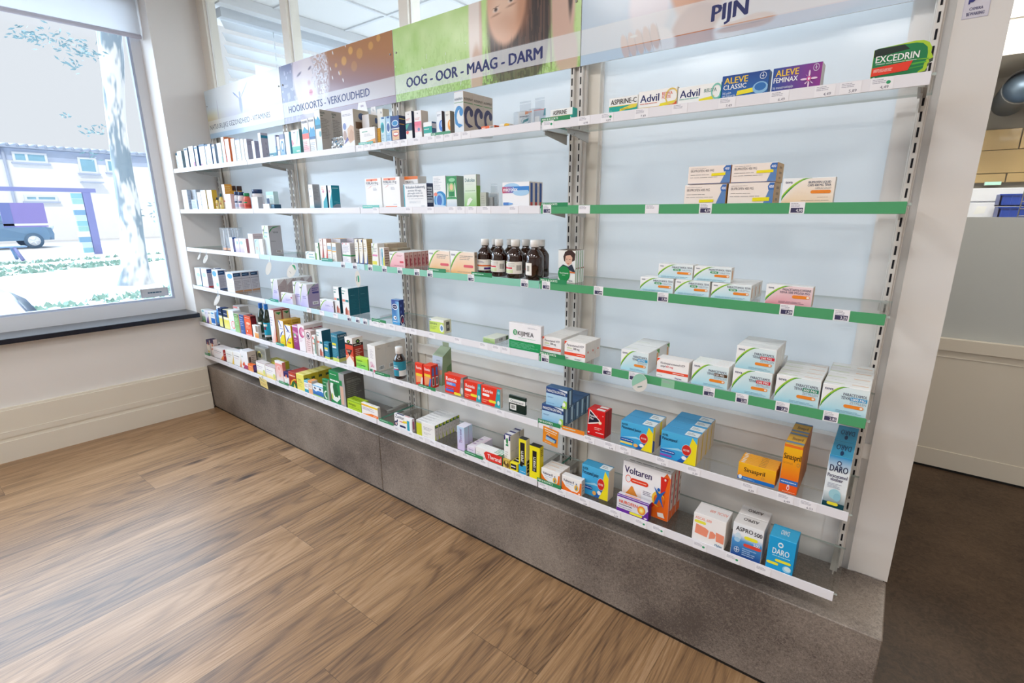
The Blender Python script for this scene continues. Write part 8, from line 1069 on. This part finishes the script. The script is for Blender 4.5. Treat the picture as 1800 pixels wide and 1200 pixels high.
# timber shelter with purple beam
XS = -23; st = empty('street_shelter', (XS, 2, 0), 'purple-beamed timber shelter with banner and weathered post on the lawn outside', 'shelter'); l0 = st.location.copy()
b = MB(); b.box(XS, XS+.16, -4, 4.0, 2.12, 2.25, 'ffffff', 'beam_purple'); b.build('beam', st, l0)
b = MB(); b.box(XS+.01, XS+.15, 3.62, 3.84, 0, 2.119, 'ffffff', 'beam_purple'); b.build('post', st, l0)
b = MB(); r = random.Random(2)
for q in range(11): b.box(XS+.02, XS+.12, 3.30+r.uniform(-.03, .03), 3.60, .06+q*.185, .235+q*.185, ['8fc4d0', 'c4dce4', '7fa8c8', 'e4ecf0', '9fccc8'][q % 5], 'card')
b.build('notice_panel', st, l0)
b = MB(); b.box(XS+.02, XS+.05, 1.46, 2.55, .985, 1.755, '8a80bc', 'card'); b.box(XS+.052, XS+.056, 1.46, 1.72, .985, 1.755, '6f7ab0', 'card'); b.box(XS+.052, XS+.056, 1.46, 2.55, 1.03, 1.1, 'dfe0ee', 'card'); b.build('banner', st, l0)
for y in (-3.9, .9):
    b = MB(); b.box(XS+.01, XS+.15, y, y+.16, 0, 2.119, 'ffffff', 'beam_purple'); b.build('post', st, l0)
bn = empty('picnic_bench', (-21.9, .9, 0), 'blue-grey picnic bench outside the window at the left frame edge', 'bench'); l0 = bn.location.copy()
b = MB()
for q in range(3): b.box(-22.2+q*.17, -22.05+q*.17, -.2, 1.7, .40, .44, 'ffffff', 'beam_blue')
b.build('table_top', bn, l0)
for y in (0, 1.4):
    b = MB(); b.tube((-22.15, y, .40), (-22.4, y+.1, .03), .05, 8, 'ffffff', 'beam_blue'); b.tube((-21.75, y, .40), (-21.5, y+.1, .03), .05, 8, 'ffffff', 'beam_purple'); b.build('leg', bn, l0)
# birch
tr = empty('birch_tree', (-12.6, 1.8, 0), 'mottled white birch trunk with sparse leaves standing close outside the shop window', 'tree'); l0 = tr.location.copy()
b = MB(); n = 72; segs = 260; pts = []; bl = np.random.default_rng(6).random((3, 60, 90))
cen = lambda z: (-12.6, 1.79+.066*z+.025*math.sin(z*1.7)); rad = lambda z: .178+.13*math.exp(-z*3.2)+.022*math.sin(z*1.4+.6)
def bn_(o, u, v, per):
    i, j = int(u), int(v); fx, fy = u-i, v-j; fx = fx*fx*(3-2*fx); fy = fy*fy*(3-2*fy); g = lambda p, q: bl[o][(p % per) % 60, q % 90]
    return (g(i, j)*(1-fx)+g(i+1, j)*fx)*(1-fy)+(g(i, j+1)*(1-fx)+g(i+1, j+1)*fx)*fy
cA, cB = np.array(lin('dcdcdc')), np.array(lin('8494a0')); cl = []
for k in range(segs+1):
    z = 6.2*k/segs; cx, cy = cen(z)
    for i in range(n):
        a = 2*math.pi*i/n; rr = rad(z)*(1+.05*math.sin(3*a+z*2)+.03*math.sin(7*a-z*5)); pts.append((cx+rr*math.cos(a), cy+rr*math.sin(a), z))
        v = .5*bn_(0, i/n*6+z*.2*0, z*1.7, 6)+.3*bn_(1, i/n*14, z*4.5+a*.6, 14)+.2*bn_(2, i/n*36, z*9, 36); t = min(1, max(0, (v-.46)/.12)); cl.append(tuple(cA*(1-t)+cB*t))
v0 = len(b.v); b.v += pts; mi_ = b.mi('card')
for k in range(segs):
    for i in range(n):
        q = (k*n+i, k*n+(i+1) % n, (k+1)*n+(i+1) % n, (k+1)*n+i); b.f.append(tuple(v0+j for j in q)); b.c.append([cl[j] for j in q]); b.m.append(mi_); b.sm.append(True)
b.build('trunk', tr, l0)
b = MB(); r = random.Random(8)
def leaves(c, sp, n, s=.055):
    for _ in range(n):
        p = Vector((c[0]+r.gauss(0, sp), c[1]+r.gauss(0, sp), c[2]+r.gauss(0, sp*.55))); a, t = r.uniform(0, 6.28), r.uniform(-.7, .7); d = Vector((math.cos(a)*math.cos(t), math.sin(a)*math.cos(t), math.sin(t)))*s*r.uniform(.6, 1.3); e = d.orthogonal().normalized()*s*.34
        b.mesh([p-d, p+e, p+d, p-e], [(0, 1, 2, 3)], 'ffffff', 'leaf')
for c, sp, n_ in (((-12.5, 1.25, 4.4), .16, 70), ((-12.5, 1.65, 4.35), .14, 60), ((-12.5, .9, 4.45), .12, 30), ((-12.5, 1.45, 4.05), .1, 22), ((-12.5, .3, 4.75), .1, 14), ((-12.5, .75, 4.35), .08, 10), ((-12.5, 1.55, 2.98), .1, 22), ((-12.5, 1.2, 3.15), .06, 9), ((-12.5, 1.45, 2.5), .07, 10), ((-12.5, 2.5, 1.5), .22, 34), ((-12.5, 2.7, 1.0), .2, 30), ((-12.6, 1.9, 6.4), .8, 400)): leaves(c, sp, n_)
b.build('leaves', tr, l0)
# cars
def car(name, x, y, zg, L_, Wd, H_, body, label, sgn):
    t = empty(name, (x, y, zg), label, 'car'); l0 = t.location.copy()
    prof = [(-.5, .26), (-.5, .50), (-.49, .60), (-.475, .66), (-.435, .92), (-.36, .985), (-.05, 1.0), (.10, .98), (.235, .70), (.40, .62), (.485, .54), (.5, .38), (.49, .22), (-.49, .22)]
    secs = [(-.5, .90), (-.46, .98), (-.3, 1.0), (.3, 1.0), (.46, .98), (.5, .90)]
    b = MB(); P_ = [[(x+sx*Wd*(.82 if q[1] > .75 else 1.0), y+sgn*q[0]*L_*k_, zg+q[1]*H_) for q in prof] for sx, k_ in secs]; n = len(prof)
    for k in range(len(secs)-1): b.mesh(P_[k]+P_[k+1], [(i, (i+1) % n, n+(i+1) % n, n+i) for i in range(n)], 'ffffff', body, True)
    b.mesh(P_[0], [tuple(range(n-1, -1, -1))], 'ffffff', body); b.mesh(P_[-1], [tuple(range(n))], 'ffffff', body); b.build('car_body', t, l0)
    b = MB()
    for sx in (-.506, .506): b.mesh([(x+sx*Wd*(.835 if v > .75 else .965), y+sgn*u*L_, zg+v*H_) for u, v in ((-.41, .68), (.18, .70), (.08, .92), (-.37, .92))], [(0, 1, 2, 3)], 'ffffff', 'car_glass')
    for (u0, v0_, u1, v1) in ((.246, .70, .121, .962), (-.483, .68, -.448, .90)): b.mesh([(x-.40*Wd, y+sgn*u0*L_, zg+v0_*H_), (x+.40*Wd, y+sgn*u0*L_, zg+v0_*H_), (x+.36*Wd, y+sgn*u1*L_, zg+v1*H_), (x-.36*Wd, y+sgn*u1*L_, zg+v1*H_)], [(0, 1, 2, 3)], 'ffffff', 'car_glass')
    b.build('car_glazing', t, l0)
    for fx in (-.32, .32):
        for sx in (-1, 1):
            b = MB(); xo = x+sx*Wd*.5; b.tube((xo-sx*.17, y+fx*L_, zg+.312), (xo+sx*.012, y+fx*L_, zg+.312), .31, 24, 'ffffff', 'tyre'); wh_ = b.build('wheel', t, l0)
            b = MB(); b.tube((xo+sx*.0125, y+fx*L_, zg+.312), (xo+sx*.02, y+fx*L_, zg+.312), .2, 20, 'ffffff', 'hub')
            for q in range(5): a = q*1.2566; b.tube((xo+sx*.022, y+fx*L_, zg+.312), (xo+sx*.024, y+fx*L_+.19*math.cos(a), zg+.312+.19*math.sin(a)), .03, 6, 'ffffff', 'hub')
            b.build('hub_cap', wh_, l0)
    for sx in (-.40, .40):
        b = MB(); b.tube((x+sx*Wd, y+sgn*.475*L_, zg+.56*H_), (x+sx*Wd, y+sgn*.494*L_, zg+.54*H_), .085, 14, 'ffffff', 'head_lamp'); b.build('headlamp', t, l0)
        b = MB(); b.box(x+sx*Wd*1.12-.06, x+sx*Wd*1.12+.06, y-sgn*.478*L_-.03, y-sgn*.478*L_+.03, zg+.56*H_, zg+.74*H_, 'ffffff', 'head_lamp'); b.build('tail_lamp', t, l0)
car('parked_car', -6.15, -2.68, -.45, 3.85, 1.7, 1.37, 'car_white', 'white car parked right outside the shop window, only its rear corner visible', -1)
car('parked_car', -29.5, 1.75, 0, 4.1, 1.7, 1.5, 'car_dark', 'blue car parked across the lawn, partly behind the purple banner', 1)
